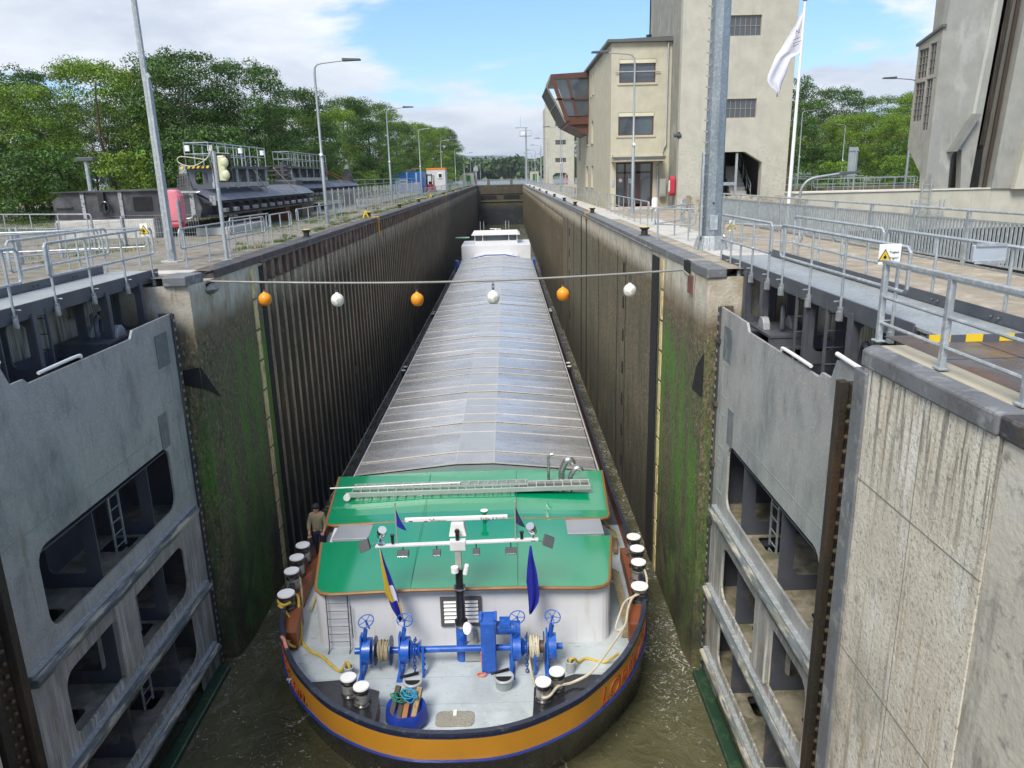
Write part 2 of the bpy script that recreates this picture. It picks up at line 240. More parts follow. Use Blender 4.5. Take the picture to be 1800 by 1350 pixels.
# ---------------------------------------------------------------- mesh builder
ORG = {}
class MB:
    def __init__(s): s.v = []; s.f = []; s.m = []; s.mi = 0
    def add(s, vs, fs):
        k = len(s.v); s.v += [tuple(x) for x in vs]; s.f += [tuple(i+k for i in f) for f in fs]; s.m += [s.mi]*len(fs); return s
    def box(s, x0, x1, y0, y1, z0, z1):
        vs = [(x, y, z) for z in (z0, z1) for y in (y0, y1) for x in (x0, x1)]
        return s.add(vs, [(0,2,3,1), (4,5,7,6), (0,1,5,4), (2,6,7,3), (0,4,6,2), (1,3,7,5)])
    def obox(s, c, a, b, d):
        c, a, b, d = map(Vector, (c, a, b, d))
        vs = [c+i*a+j*b+k*d for k in (-1, 1) for j in (-1, 1) for i in (-1, 1)]
        return s.add(vs, [(0,2,3,1), (4,5,7,6), (0,1,5,4), (2,6,7,3), (0,4,6,2), (1,3,7,5)])
    def bar(s, p0, p1, w, h, up=(0,0,1)):
        p0, p1, up = Vector(p0), Vector(p1), Vector(up); d = (p1-p0)
        a = d.normalized(); side = a.cross(up).normalized() if abs(a.dot(up)) < .999 else Vector((1,0,0)); u2 = side.cross(a)
        return s.obox((p0+p1)/2, d/2, side*w/2, u2*h/2)
    def tube(s, pts, r, n=8, caps=True, closed=False):
        pts = [Vector(p) for p in pts]; k = len(s.v); m = len(pts); rr_ = r if isinstance(r, (list, tuple)) else [r]*m
        prev = None; vs = []
        for i, p in enumerate(pts):
            if closed: t = pts[(i+1) % m]-pts[i-1]
            else: t = pts[min(i+1, m-1)]-pts[max(i-1, 0)]
            t = t.normalized() if t.length > 1e-9 else Vector((0,0,1))
            if prev is None: a = t.orthogonal().normalized()
            else:
                a = prev-t*prev.dot(t); a = a.normalized() if a.length > 1e-6 else t.orthogonal().normalized()
            prev = a; b = t.cross(a)
            for j in range(n):
                q = 2*math.pi*j/n; vs.append(p+(a*math.cos(q)+b*math.sin(q))*rr_[i])
        fs = []
        for i in range(m if closed else m-1):
            i2 = (i+1) % m
            for j in range(n): fs.append((i*n+j, i*n+(j+1) % n, i2*n+(j+1) % n, i2*n+j))
        if caps and not closed: fs += [tuple(range(n))[::-1], tuple((m-1)*n+j for j in range(n))]
        return s.add(vs, fs)
    def cyl(s, p0, p1, r0, r1=None, n=16): return s.tube([p0, p1], [r0, r1 if r1 is not None else r0], n)
    def lathe(s, c, prof, n=20, axis=(0,0,1)):
        c = Vector(c); ax = Vector(axis).normalized(); a = ax.orthogonal().normalized(); b = ax.cross(a); vs = []
        for r, h in prof:
            for j in range(n):
                q = 2*math.pi*j/n; vs.append(c+ax*h+(a*math.cos(q)+b*math.sin(q))*r)
        fs = [(i*n+j, i*n+(j+1) % n, (i+1)*n+(j+1) % n, (i+1)*n+j) for i in range(len(prof)-1) for j in range(n)]
        fs += [tuple(range(n))[::-1], tuple((len(prof)-1)*n+j for j in range(n))]
        return s.add(vs, fs)
    def prism(s, poly, ax, a, b):
        """poly = 2-D points in the plane normal to axis ax ('x': (y,z), 'y': (x,z), 'z': (x,y)), extruded a..b"""
        mp = {'x': lambda u, v, w: (w, u, v), 'y': lambda u, v, w: (u, w, v), 'z': lambda u, v, w: (u, v, w)}[ax]; n = len(poly)
        vs = [mp(u, v, a) for u, v in poly]+[mp(u, v, b) for u, v in poly]
        return s.add(vs, [tuple(range(n))[::-1], tuple(range(n, 2*n))]+[(i, (i+1) % n, n+(i+1) % n, n+i) for i in range(n)])
    def sphere(s, c, r, n=12, sq=(1,1,1)):
        c = Vector(c); vs = []; m = n//2
        for i in range(m+1):
            th = math.pi*i/m
            for j in range(n):
                q = 2*math.pi*j/n; vs.append(c+Vector((r*sq[0]*math.sin(th)*math.cos(q), r*sq[1]*math.sin(th)*math.sin(q), r*sq[2]*math.cos(th))))
        return s.add(vs, [(i*n+j, (i+1)*n+j, (i+1)*n+(j+1) % n, i*n+(j+1) % n) for i in range(m) for j in range(n)])
    def grid(s, rows):
        n = len(rows[0]); vs = [p for r in rows for p in r]
        return s.add(vs, [(i*n+j, i*n+j+1, (i+1)*n+j+1, (i+1)*n+j) for i in range(len(rows)-1) for j in range(n-1)])
    def build(s, name, mats, parent=None, smooth=False, bevel=0.0, org=None):
        if not isinstance(mats, (list, tuple)): mats = [mats]
        if parent is not None: o = ORG[parent.name]
        elif org is not None: o = Vector(org)
        else:
            a = np.array([tuple(v) for v in s.v]); lo, hi = a.min(0), a.max(0); o = Vector(((lo[0]+hi[0])/2, (lo[1]+hi[1])/2, lo[2]))
        me = bpy.data.meshes.new(name); me.from_pydata([Vector(v)-o for v in s.v], [], s.f)
        for m in mats: me.materials.append(m)
        me.polygons.foreach_set('material_index', s.m)
        bmn(me)
        if smooth: me.polygons.foreach_set('use_smooth', [True]*len(me.polygons)); 
        ob = bpy.data.objects.new(name, me); SC.collection.objects.link(ob)
        if smooth:
            try: me.set_sharp_from_angle(angle=math.radians(40))
            except Exception: pass
        if parent is not None: ob.parent = parent
        else: ob.location = o
        if bevel:
            b = ob.modifiers.new('bevel', 'BEVEL'); b.width = bevel; b.segments = 2; b.limit_method = 'ANGLE'; b.angle_limit = math.radians(50)
        ORG[ob.name] = o
        return ob
import bmesh
def bmn(me):
    bm = bmesh.new(); bm.from_mesh(me); bmesh.ops.recalc_face_normals(bm, faces=bm.faces); bm.to_mesh(me); bm.free()
def tag(o, label, cat, group=None):
    o['label'] = label; o['category'] = cat
    if group: o['group'] = group
    return o
def thing(name, label, cat, org, group=None):
    o = bpy.data.objects.new(name, None); SC.collection.objects.link(o); o.location = org; o.empty_display_size = .3
    ORG[o.name] = Vector(org); return tag(o, label, cat, group)
def struct(o): o['kind'] = 'structure'; return o
def stuff(o, label, cat): o['kind'] = 'stuff'; return tag(o, label, cat)
CH = {}
def kids(o): return [c for c in bpy.data.objects if c.parent == o]
def dup(root, loc, rotz=None, scale=None, label=None, group=None, tree=None):
    """copy of a thing with copies of its parts and sub-parts"""
    r = root.copy(); SC.collection.objects.link(r); r.location = loc
    if rotz is not None: r.rotation_euler = (0, 0, rotz)
    if scale is not None: r.scale = scale if isinstance(scale, (tuple, list)) else (scale,)*3
    if label: r['label'] = label
    if group: r['group'] = group
    for ch, gs in (tree or [(c, kids(c)) for c in kids(root)]):
        c = ch.copy(); SC.collection.objects.link(c); c.parent = r
        for g in gs: d = g.copy(); SC.collection.objects.link(d); d.parent = c
    return r
def cat(pts, k=8, closed=False):
    P = [Vector(p) for p in pts]; n = len(P); o = []
    for i in range(n if closed else n-1):
        if closed: a, b, c, d = P[i-1], P[i], P[(i+1) % n], P[(i+2) % n]
        else: a, b, c, d = P[max(i-1, 0)], P[i], P[i+1], P[min(i+2, n-1)]
        for j in range(k):
            t = j/k; o.append(.5*((2*b)+(c-a)*t+(2*a-5*b+4*c-d)*t*t+(3*b-a-3*c+d)*t**3))
    if not closed: o.append(P[-1])
    return o
def rr(u0, u1, v0, v1, r, n=4):
    o = []
    for cx, cy, a0 in ((u1-r, v1-r, 0), (u0+r, v1-r, 90), (u0+r, v0+r, 180), (u1-r, v0+r, 270)):
        for i in range(n+1): a = math.radians(a0+90*i/n); o.append((cx+r*math.cos(a), cy+r*math.sin(a)))
    return o
def holed(outer, holes, t, fn):
    """flat plate with holes, thickness t; fn maps (u, v, w) to world"""
    cu = bpy.data.curves.new('c', 'CURVE'); cu.dimensions = '2D'; cu.fill_mode = 'BOTH'; cu.extrude = t/2
    for poly in [outer]+list(holes):
        sp = cu.splines.new('POLY'); sp.points.add(len(poly)-1); sp.use_cyclic_u = True
        for i, (u, v) in enumerate(poly): sp.points[i].co = (u, v, 0, 1)
    ob = bpy.data.objects.new('c', cu); SC.collection.objects.link(ob)
    dg = bpy.context.evaluated_depsgraph_get(); me = bpy.data.meshes.new_from_object(ob.evaluated_get(dg))
    vs = [fn(*v.co) for v in me.vertices]; fs = [tuple(p.vertices) for p in me.polygons]
    bpy.data.objects.remove(ob); bpy.data.curves.remove(cu); bpy.data.meshes.remove(me)
    return vs, fs
def text(s, size, ext=.004, shear=0.0, align='LEFT', off=0.0):
    cu = bpy.data.curves.new('t', 'FONT'); cu.body = s; cu.size = size; cu.extrude = ext; cu.shear = shear; cu.align_x = align; cu.offset = off; cu.resolution_u = 3
    ob = bpy.data.objects.new('t', cu); SC.collection.objects.link(ob)
    dg = bpy.context.evaluated_depsgraph_get(); me = bpy.data.meshes.new_from_object(ob.evaluated_get(dg))
    vs = [v.co.copy() for v in me.vertices]; fs = [tuple(p.vertices) for p in me.polygons]
    bpy.data.objects.remove(ob); bpy.data.curves.remove(cu); bpy.data.meshes.remove(me)
    return vs, fs
# ================================================================ THE SETTING
WL = -10.35
def sheet_mesh(name, polys, z, m):
    b = MB()
    for p in polys: b.add([(x, y, z) for x, y in p], [tuple(range(len(p)))])
    return struct(b.build(name, m))
ground = MB()
for p in ([(-6, 19.2), (-6, 206), (-60, 206), (-60, 19.2)], [(-8.1, 8.8), (-8.1, 17.7), (-6.6, 17.8), (-6.6, 18.6), (-6.3, 19.2), (-60, 19.2), (-60, 8.8)], [(-6, -12), (-6, 8.8), (-60, 8.8), (-60, -12)]):
    ground.add([(x, y, 0) for x, y in p], [tuple(range(len(p)))])
struct(ground.build('left_quay_ground', groundL))
g = MB()
for p in ([(6, 18.6), (11.5, 18.6), (11.5, 37), (6, 37)], [(6, 37), (60, 37.4), (60, 206), (6, 206)], [(6.4, 17.0), (11.5, 17.0), (11.5, 18.6), (6, 18.6)], [(8.05, 8.9), (11.5, 8.9), (11.5, 17.0), (8.05, 17.0)], [(5.98, -12), (11.5, -12), (11.5, 8.9), (5.98, 8.9)]):
    g.add([(x, y, 0) for x, y in p], [tuple(range(len(p)))])
struct(g.build('right_quay_ground', groundR))
sheet_mesh('grass_bank', [[(-60, -12), (-60, 240), (-400, 240), (-400, -12)], [(-9.5, 206), (-400, 206), (-400, 262), (-14, 262)]], -.01, meadow)
sheet_mesh('grass_field', [[(22, 48), (60, 48), (60, 206), (22, 206)]], .02, meadow)
sheet_mesh('far_field', [[(60, 0), (500, 0), (500, 300), (60, 300)]], -.02, meadow)
sheet_mesh('far_bank', [[(-1500, 560), (1500, 560), (2500, 9000), (-2500, 9000)]], -.3, meadow)
sheet_mesh('upper_river', [[(-900, 206.4), (900, 206.4), (1500, 600), (-1500, 600)]], -.75, river)
sheet_mesh('lock_water', [[(-9, -14), (9, -14), (9, 206), (-9, 206)]], WL, water)
sheet_mesh('path', [[(6.9, 19.2), (8.4, 19.2), (8.6, 37), (6.9, 37)], [(6.2, 37), (7.6, 37), (7.6, 200), (6.2, 200)]], .006, slab)
sheet_mesh('checker_plate_floor', [[(6.34+i*.93, 3+j*1.32), (6.34+i*.93+.915, 3+j*1.32), (6.34+i*.93+.915, 3+j*1.32+1.305), (6.34+i*.93, 3+j*1.32+1.305)] for i in range(4) for j in range(5)], .010, rustplate)
sheet_mesh('plate_bed', [[(6.33, 2.99), (10.06, 2.99), (10.06, 9.6), (6.33, 9.6)]], .005, darkhole)
b = MB()
for i in range(90):
    x = rng.uniform(-6000, 6000)
hb = MB(); rows = []
for j in range(2):
    rows.append([(-7000+i*140, 6500+j*500, -1 if j == 0 else 60+90*(math.sin(i*.17)+.5*math.sin(i*.43+1)+.35*math.sin(i*.9))+40) for i in range(101)])
rows.append([(x, y+900, -1) for x, y, z in rows[1]])
hillm = mat('forested_hill', (.028, .05, .04), .95, 0)
struct(hb.grid(rows).build('hills', hillm, smooth=True))
# ---------------------------------------------------------------- chamber walls
wl = thing('lock_wall', 'long rust brown sheet piled chamber wall on the left of the barge', 'wall', (-6, 112, -11))
per = .84; y0 = 23.2; n = int((206-y0)/per)
prof = [(0, 0), (.27, 0), (.36, -.40), (.73, -.40), (.84, 0)]
pl = []
for i in range(n):
    for u, d in prof[:-1]: pl.append((-6.0+d, y0+i*per+u))
pl.append((-6, y0+n*per))
b = MB(); zs = [-.80, -1.3, -3, -5, -7, -9, -11]
b.grid([[(x, y, z) for x, y in pl] for z in zs]); b.m = [1 if (q % (len(pl)-1)) % 4 == 0 else 0 for q in range(len(b.f))]; b.build('sheet_piling', [sheet, sheet_lit], wl)  # pans get the darker colour, painting the shade between the lit flanges
b = MB(); b.box(-6.55, -5.96, 22.9, 206, -.22, .015); b.box(-5.98, -5.92, 22.9, 206, -.22, -.15); b.box(-6.9, -6.45, 22.9, 206, -11, -.02); b.build('steel_coping', coping_s, wl, bevel=.02)
b = MB()
for i in range(n):
    b.box(-6.42, -6.00, y0+i*per-.04, y0+i*per+.33, -.84, -.22)
b.build('stiffener', mat('stiffener_rust', (.15, .095, .075), .7, .1, [((.30, .26, .21), 2, (1,1,.6), .5, .62, None, .6)], bump=.5), wl)
for y in (44.5, 97, 122, 160): MB().box(-6.6, -5.93, y, y+.55, -.32, .035).box(-5.985, -5.94, y+.1, y+.45, -1.0, -.3).build('distance_mark', mat('mark_orange', (.62, .30, .03), .6, 0), wl)
b = MB()
for y, z in [(30+k*2.9+(k % 3)*.6, -6.4-(k % 4)*.9) for k in range(22)]:
    b.add([(-6.3, y, z), (-5.97, y+.02, z+.06), (-6.0, y+.3, z+.05), (-6.3, y+.34, z), (-6.3, y+.17, z-.35)], [(0,1,2,3), (0,1,4), (1,2,4), (2,3,4)])
b.build('rubbing_bracket', mat('bracket_steel', (.14, .12, .08), .7, .2), wl)
# head of left wall: flat concrete, ladder recess, marker strip
hl = thing('lock_wall_head', 'algae covered concrete head of the left chamber wall behind the open gate', 'wall', (-6, 20, -11))
b = MB(); b.prism([(-8.1, 17.7), (-6.6, 17.83), (-6.12, 17.95), (-6.0, 18.7), (-6.0, 23.2), (-8.1, 23.2)], 'z', -11, -.20); b.build('concrete_face', algae, hl)
b = MB(); b.prism([(-6.65, 17.76), (-6.12, 17.82), (-6.02, 18.65), (-6.65, 18.65)], 'z', -.21, .03); b.build('nose_armour', coping_g, hl, bevel=.03)
b = MB(); b.box(-6.5, -5.965, 19.25, 22.9, -.21, .015); b.build('coping', coping_s, hl, bevel=.02)
b = MB()
for k in range(11): b.box(-6.05, -5.972, 21.95+.0*k, 22.25, -1.14-k*.92, -.30-k*.92)
b.build('marker_strip', marker, hl)
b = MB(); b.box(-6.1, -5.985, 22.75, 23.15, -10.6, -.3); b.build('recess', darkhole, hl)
b = MB(); b.box(-6.4, -5.98, 18.68, 19.22, -.45, -.26); b.box(-6.02, -5.96, 18.7, 19.2, -.04, .012); b.build('cable_chute', darkhole, hl)
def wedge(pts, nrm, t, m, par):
    n = Vector(nrm).normalized()*t; k = len(pts); MB().add([Vector(p) for p in pts]+[Vector(p)+n for p in pts], [tuple(range(k))[::-1], tuple(range(k, 2*k))]+[(i, (i+1) % k, k+(i+1) % k, k+i) for i in range(k)]).build('niche_shade_patch', m, par)  # flat black patch painting the shade inside a niche of the wall head
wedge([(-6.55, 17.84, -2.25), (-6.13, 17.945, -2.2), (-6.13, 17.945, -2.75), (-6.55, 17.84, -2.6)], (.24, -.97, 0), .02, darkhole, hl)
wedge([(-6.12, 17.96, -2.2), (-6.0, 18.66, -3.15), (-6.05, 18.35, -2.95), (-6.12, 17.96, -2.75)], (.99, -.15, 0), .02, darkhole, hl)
b = MB(); b.sphere((-6.1, 18.95, -.42), .3, 12, (1.0, 1.2, .5)); b.build('cable_fairing', coping_g, hl, smooth=True)
# pale slab on top of the head and plinth behind
struct(MB().box(-8.1, -6.4, 18.7, 19.4, -.05, .012).build('nose_slab', slab))
wr = thing('lock_wall', 'long algae stained concrete chamber wall on the right of the barge', 'wall', (6, 112, -11))
b = MB()
js = [23.6, 29.0, 31.2, 37.7, 43.6, 46.6, 52, 57, 63, 69, 75, 82, 90, 98, 107, 117, 128, 140, 152, 165, 180, 206]
b.box(6, 6.6, 23.6, 206, -11, -.19)
b.build('concrete_face', cwall, wr)
b = MB()
for i in range(210): b.box(5.90-.0, 6.05, 62+i*.69, 62+i*.69+.2, -11, -.9-.35)
b.build('sheet_piling', sheet, wr)
b = MB(); b.box(5.955, 6.5, 19.2, 206, -.19, .012); b.box(5.92, 5.97, 23.6, 206, -.19, -.13); b.build('steel_coping', coping_g, wr, bevel=.02)
b = MB()
for j in js[:-1]: b.box(5.985, 6.02, j-.035, j+.035, -10.6, -.9)
for j, w in ((23.4, .28), (43.6, .16), (46.6, .2)): b.box(5.975, 6.02, j-w, j+w, -10.6, -.32)
b.build('joint', darkhole, wr)
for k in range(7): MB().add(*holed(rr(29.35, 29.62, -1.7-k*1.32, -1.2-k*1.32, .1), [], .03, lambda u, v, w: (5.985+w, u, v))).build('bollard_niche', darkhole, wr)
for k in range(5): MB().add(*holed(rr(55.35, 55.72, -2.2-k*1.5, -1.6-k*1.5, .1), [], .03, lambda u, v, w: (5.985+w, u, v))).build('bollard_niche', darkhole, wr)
for y in (43.8, 97, 122, 160): MB().box(5.94, 6.4, y, y+.45, -.3, .04).build('distance_mark', MATS['mark_orange'], wr)
hr = thing('lock_wall_head', 'algae covered concrete head of the right chamber wall behind the open gate', 'wall', (6, 20, -11))
b = MB(); b.prism([(8.1, 17.0), (6.35, 17.0), (5.98, 17.0), (5.92, 17.9), (5.97, 18.6), (6.0, 23.2), (6.0, 23.6), (8.1, 23.6)], 'z', -11, -.19); b.build('concrete_face', algae, hr)
b = MB(); b.prism([(6.40, 16.96), (5.94, 16.94), (5.90, 17.8), (5.94, 18.55), (6.4, 18.55)], 'z', -.20, .03); b.build('nose_armour', coping_g, hr, bevel=.03)
b = MB()
for k in range(11): b.box(5.965, 6.05, 21.9, 22.18, -1.14-k*.92, -.32-k*.92)
b.build('marker_strip', marker, hr)
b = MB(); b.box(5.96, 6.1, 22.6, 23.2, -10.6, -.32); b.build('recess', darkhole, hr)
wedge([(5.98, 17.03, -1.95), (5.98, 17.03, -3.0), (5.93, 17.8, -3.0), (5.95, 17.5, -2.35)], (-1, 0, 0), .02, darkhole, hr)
b = MB(); b.box(5.90, 6.02, 18.15, 18.6, -.75, -.3); b.build('cable_pocket', mat('pocket_red', (.22, .07, .06), .7, 0, [((.08,.07,.06), 4, (1,1,1), .45, .6, None, .8)]), hr)
b = MB(); b.box(5.93, 6.02, 18.6, 19.2, -.3, -.02); b.build('cable_chute', darkhole, hr)
# gate recesses
for s, nm, lab, ya, yb in ((-1, 'gate_recess_wall', 'stained concrete recess wall behind the left open gate', 8.8, 17.7), (1, 'gate_recess_wall', 'stained concrete recess wall behind the right open gate', 8.9, 17.0)):
    b = MB(); x0, x1 = sorted((s*8.1, s*8.9)); b.box(x0, x1, ya, yb, -11, -.02)
    x0, x1 = sorted((s*7.86, s*8.1)); b.box(x0, x1, yb-1.5, yb-.02, -.62, -.08); b.box(x0, x1, yb-.25, yb-.02, -2.8, -.62)
    tag(b.build(nm, oldcon), lab, 'wall')
# front piers
pr = thing('gate_pier', 'big pale streaked concrete pier under the foreground railing at right', 'wall', (6.2, 3, -11))
b = MB(); b.prism([(5.72, 6.15), (5.72, 8.75), (5.88, 8.9), (8.0, 8.9), (8.0, 6.15)], 'z', -11, -.165); b.build('concrete_face', pier, pr)
MB().prism([(5.735, -12), (5.735, 6.14), (8.0, 6.14), (8.0, -12)], 'z', -11, -.165).build('rear_face', mat('pier_dark', (.54, .515, .44), .85, 0, [((.15, .145, .13), .8, (2,2,.5), .53, .66, None, .75), ((.50, .49, .46), 1.3, (1,1,1), .52, .66, None, .6), ((.08, .08, .075), 5, (1,1,1), .55, .66, None, .6)], bump=.7, bscale=10), pr)
b = MB()
for z in (-1.55, -3.9, -6.3, -8.7): b.box(5.712, 5.73, 6.15, 8.62, z-.003, z+.003)
b.box(5.716, 5.73, 7.38, 7.386, -11, -.3); b.build('formwork_joint', mat('joint_grey', (.16, .15, .13), .9), pr)
b = MB(); b.prism([(5.68, 6.2), (5.68, 8.76), (5.86, 8.94), (5.97, 8.94), (5.97, 6.2)], 'z', -.17, .05); b.build('steel_coping', coping_g, pr, bevel=.03)
b = MB(); b.box(5.70, 5.97, -12, 6.19, -.17, .045); b.build('rear_coping', coping_s, pr, bevel=.03)
b = MB(); b.box(5.685, 5.84, 8.62, 8.945, -11, -.22); b.build('corner_armour', coping_g, pr, bevel=.02)
b = MB(); b.box(5.97, 6.32, 3, 9.0, -.2, .02); b.build('edge_kerb', mat('kerb_concrete', (.42, .38, .28), .9, 0, bump=.5), pr)
pl_ = thing('gate_pier', 'pale concrete pier at the bottom left corner below the open gate', 'wall', (-6.2, 3, -11))
b = MB(); b.prism([(-5.72, -12), (-5.72, 8.75), (-5.88, 8.9), (-8.0, 8.9), (-8.0, -12)], 'z', -11, -.215); b.build('concrete_face', pier, pl_)
b = MB(); b.box(-6.12, -5.68, -12, 8.94, -.22, .05); b.build('steel_coping', coping_g, pl_, bevel=.03)
# riveted quoin columns
for s, lab in ((-1, 'dark riveted quoin post beside the left gate'), (1, 'dark riveted rusty quoin post between right gate and pale pier')):
    t = thing('quoin_post', lab, 'post', (s*6.1, 9.3, -11))
    x0, x1 = sorted((s*5.96, s*6.34)); MB().box(x0, x1, 9.02, 9.72, -11, -.62).build('post_body', mat('quoin_steel', (.03, .025, .018), .7, .1, [((.075, .045, .025), 1.5, (2,2,.6), .48, .62, None, .7)], bump=.8), t, bevel=.02)
    x0, x1 = sorted((s*5.83, s*5.95)); MB().box(x0, x1, 9.0, 9.16, -11, -.60).box(x0, x1, 9.58, 9.74, -11, -.6).build('angle_strip', MATS['quoin_steel'], t, bevel=.01)
    b = MB()
    for k in range(48):
        for yy in (9.30, 9.45): b.sphere((s*5.915, yy, -.9-k*.21), .038, 8)
    o = b.build('rivet', mat('rivet_rust', (.10, .075, .04), .6, .2), t, smooth=True); o['kind'] = 'stuff'
# ================================================================ OPEN LOCK GATES
def gate_leaf(s, X, ya, yb, zo, label):
    """s side, X chamber face x, ya quoin end, yb mitre end (y), zo height offset"""
    t = thing('lock_gate', label, 'lock gate', (X, (ya+yb)/2, -11)); d = lambda w: X+s*w
    Z = lambda z: z+zo
    L = yb-ya
    holes = [rr(yb-6.15, yb-1.08, Z(-5.2), Z(-3.68), .3), rr(yb-6.1, yb-1.1, Z(-7.45), Z(-6.15), .3), rr(yb-6.1, yb-1.1, Z(-9.25), Z(-8.05), .28), rr(yb-6.1, yb-1.1, Z(-10.9), Z(-9.75), .25)]
    outer = [(ya, Z(-11)), (yb, Z(-11)), (yb, Z(-.80)), (yb-1.85, Z(-.82)), (yb-1.98, Z(-.98)), (yb-5.5, Z(-.98)), (yb-5.6, Z(-.88)), (yb-5.95, Z(-.88)), (yb-6.1, Z(-.56)), (ya, Z(-.56))]
    MB().add(*holed(outer, holes, .05, lambda u, v, w: (X+w, u, v))).build('skin_plate', skin, t)
    # steps of welded doublers and patches
    b = MB(); b.box(*sorted((X-s*.026, X-s*.04)), yb-.95, yb-.35, Z(-1.9), Z(-1.15)); b.build('doubler_plate', mat('patch_plate', (.17, .19, .205), .5, .3, [((.30,.33,.35), 3, (1,1,1), .5, .62, None, .6)]), t)
    b = MB(); b.box(*sorted((X-s*.026, X-s*.04)), yb-1.35, yb-.95, Z(-3.7), Z(-2.9)); b.build('doubler_plate', MATS['patch_plate'], t)
    b = MB()
    for (y0_, z0_) in ((yb-.75, -2.0), (yb-.7, -3.2), (yb-.7, -4.3)):
        b.tube([(X-s*.03, y0_, Z(z0_)), (X-s*.03, y0_+.35, Z(z0_+.02)), (X-s*.03, y0_+.35, Z(z0_-.75)), (X-s*.03, y0_, Z(z0_-.77))], .009, 5)
    for z0_ in (-3.3, -5.6): b.bar((X-s*.028, ya, Z(z0_)), (X-s*.028, yb-1.5, Z(z0_)), .006, .012)
    b.build('weld_seam', mat('weld', (.30, .33, .34), .5, .3), t)
    # hull behind: girders, webs, back plate
    MB().box(*sorted((d(1.32), d(1.36))), ya+.1, yb-.1, Z(-11), Z(-1.05)).build('back_plate', navy, t)
    for z in (-3.8, -5.42, -7.6, -9.4):
        outer = [(.03, ya+.1), (1.32, ya+.1), (1.32, yb-.15), (.03, yb-.15)]
        hs = [rr(.35, .95, yb-6.0, yb-5.1, .12), rr(.35, .95, yb-2.9, yb-2.2, .12)]
        MB().add(*holed(outer, hs, .03, lambda u, v, w, z=z: (d(u), v, Z(z)+w))).build('girder', ledge if z < -5 else navy, t)
    for y in (yb-6.5, yb-4.35, yb-2.1, yb-.5):
        for za, zb in ((-5.4, -3.8), (-7.58, -5.44), (-9.38, -7.62), (-11, -9.42)):
            MB().add(*holed([(.03, za), (1.32, za), (1.32, zb), (.03, zb)], [rr(.3, 1.05, za+.3, zb-.25, .15)] if y not in (yb-.5,) else [], .03, lambda u, v, w, y=y: (d(u), y+w, Z(v)))).build('web_plate', navy, t)
    # top deck of the leaf and walkway frames
    for z0_, y1, y2 in ((-1.25, yb-.1, yb-2.4), (-1.5, yb-2.4, ya+.1)):
        MB().add(*holed([(.03, y2), (1.32, y2), (1.32, y1), (.03, y1)], [rr(.3, 1.0, y2+.5, y2+1.3, .1)], .03, lambda u, v, w, z0_=z0_: (d(u), v, Z(z0_)+w))).build('top_plate', navy_hi, t)
    for y in ((16.75, 15.6, 13.2, 11.45) if s > 0 else (17.3, 15.8, 13.25, 11.4)):
        f = t
        o = MB().add(*holed([(.45, Z(-1.24)), (1.13, Z(-1.24)), (1.13, -.02), (.45, -.02)], [rr(.60, .98, Z(-1.02), -.20, .13)], .03, lambda u, v, w, y=y: (d(u), y+w, v)))
        o.box(*sorted((d(.42), d(.465))), y-.06, y+.06, Z(-1.4), -.04); o.box(*sorted((d(1.12), d(1.16))), y-.05, y+.05, Z(-1.4), -.04)
        o.build('walkway_frame', navy_hi, t)
    b = MB(); b.box(*sorted((d(.3), d(1.4))), yb-2.3, yb-.85, Z(-1.05), Z(-1.0)); b.box(*sorted((d(.3), d(1.4))), yb-2.28, yb-2.22, Z(-1.3), Z(-1.05)); b.build('fitting_shelf', navy_hi, t)
    for (u, y) in ((.42, yb-1.55), (1.0, yb-1.5), (.45, ya+1.2)):
        b = MB(); b.prism([(y-.2, Z(-1.0)), (y+.2, Z(-1.0)), (y+.16, Z(-.86)), (y+.06, Z(-.76)), (y-.06, Z(-.76)), (y-.16, Z(-.86))], 'x', *sorted((d(u-.06), d(u+.08)))); b.build('fender_cleat', mat('cleat_grey', (.33, .35, .36), .5, .3), t, bevel=.015)
    for (u, y, r) in ((.75, yb-1.7, .28), (.7, ya+1.9, .33)):
        MB().tube([(d(u+.1*math.cos(q)), y+r*math.cos(q), Z(-.82)+r*math.sin(q)) for q in np.linspace(-.4, 3.5, 14)], .05, 8).build('pipe_bend', navy_hi, t, smooth=True)
    for yl in ((13.75, 12.4) if s > 0 else (13.67, 12.3)):
        b = MB()
        for uu in (.48, .86): b.bar((d(uu), yl, Z(-2.6)), (d(uu), yl, .02), .05, .03)
        for k in range(9): b.cyl((d(.48), yl, Z(-2.5)+k*.29), (d(.86), yl, Z(-2.5)+k*.29), .013, n=6)
        b.build('ladder', navy_hi, t)
    for yl in (yb-2.75, yb-5.85):
        for za, zb in ((-5.4, -3.85), (-7.55, -5.5), (-9.35, -7.7)):
            b = MB()
            for dy in (-.2, .2): b.bar((d(.5), yl+dy, Z(za)), (d(.5), yl+dy, Z(zb)), .03, .05)
            for k in range(int((zb-za)/.28)+1): b.cyl((d(.5), yl-.2, Z(za)+.1+k*.28), (d(.5), yl+.2, Z(za)+.1+k*.28), .014, n=6)
            b.build('ladder', galv_w, t)
    # fender beams along the chamber face
    for z, y1, y2 in ((-5.62, yb-.35, yb-7.0), (-7.78, yb-.22, ya), (-9.55, yb-.25, ya)):
        x0, x1 = sorted((X-s*.02, X-s*.36)); b = MB()
        b.prism([(X-s*.02, Z(z)-.12), (X-s*.20, Z(z)-.09), (X-s*.23, Z(z)+.03), (X-s*.20, Z(z)+.07), (X-s*.02, Z(z)+.10)], 'y', y2, y1); b.build('fender_beam', fender, t, bevel=.02)
        b = MB(); b.box(*sorted((X-s*.02, X-s*.13)), y2, y1, Z(z)+.105, Z(z)+.135); b.build('fender_lip', galv_w, t)
    b = MB(); b.box(*sorted((X-s*.02, X-s*.34)), ya, yb-.1, -10.62, -10.22); b.build('sill_timber', greenwood, t, bevel=.04)
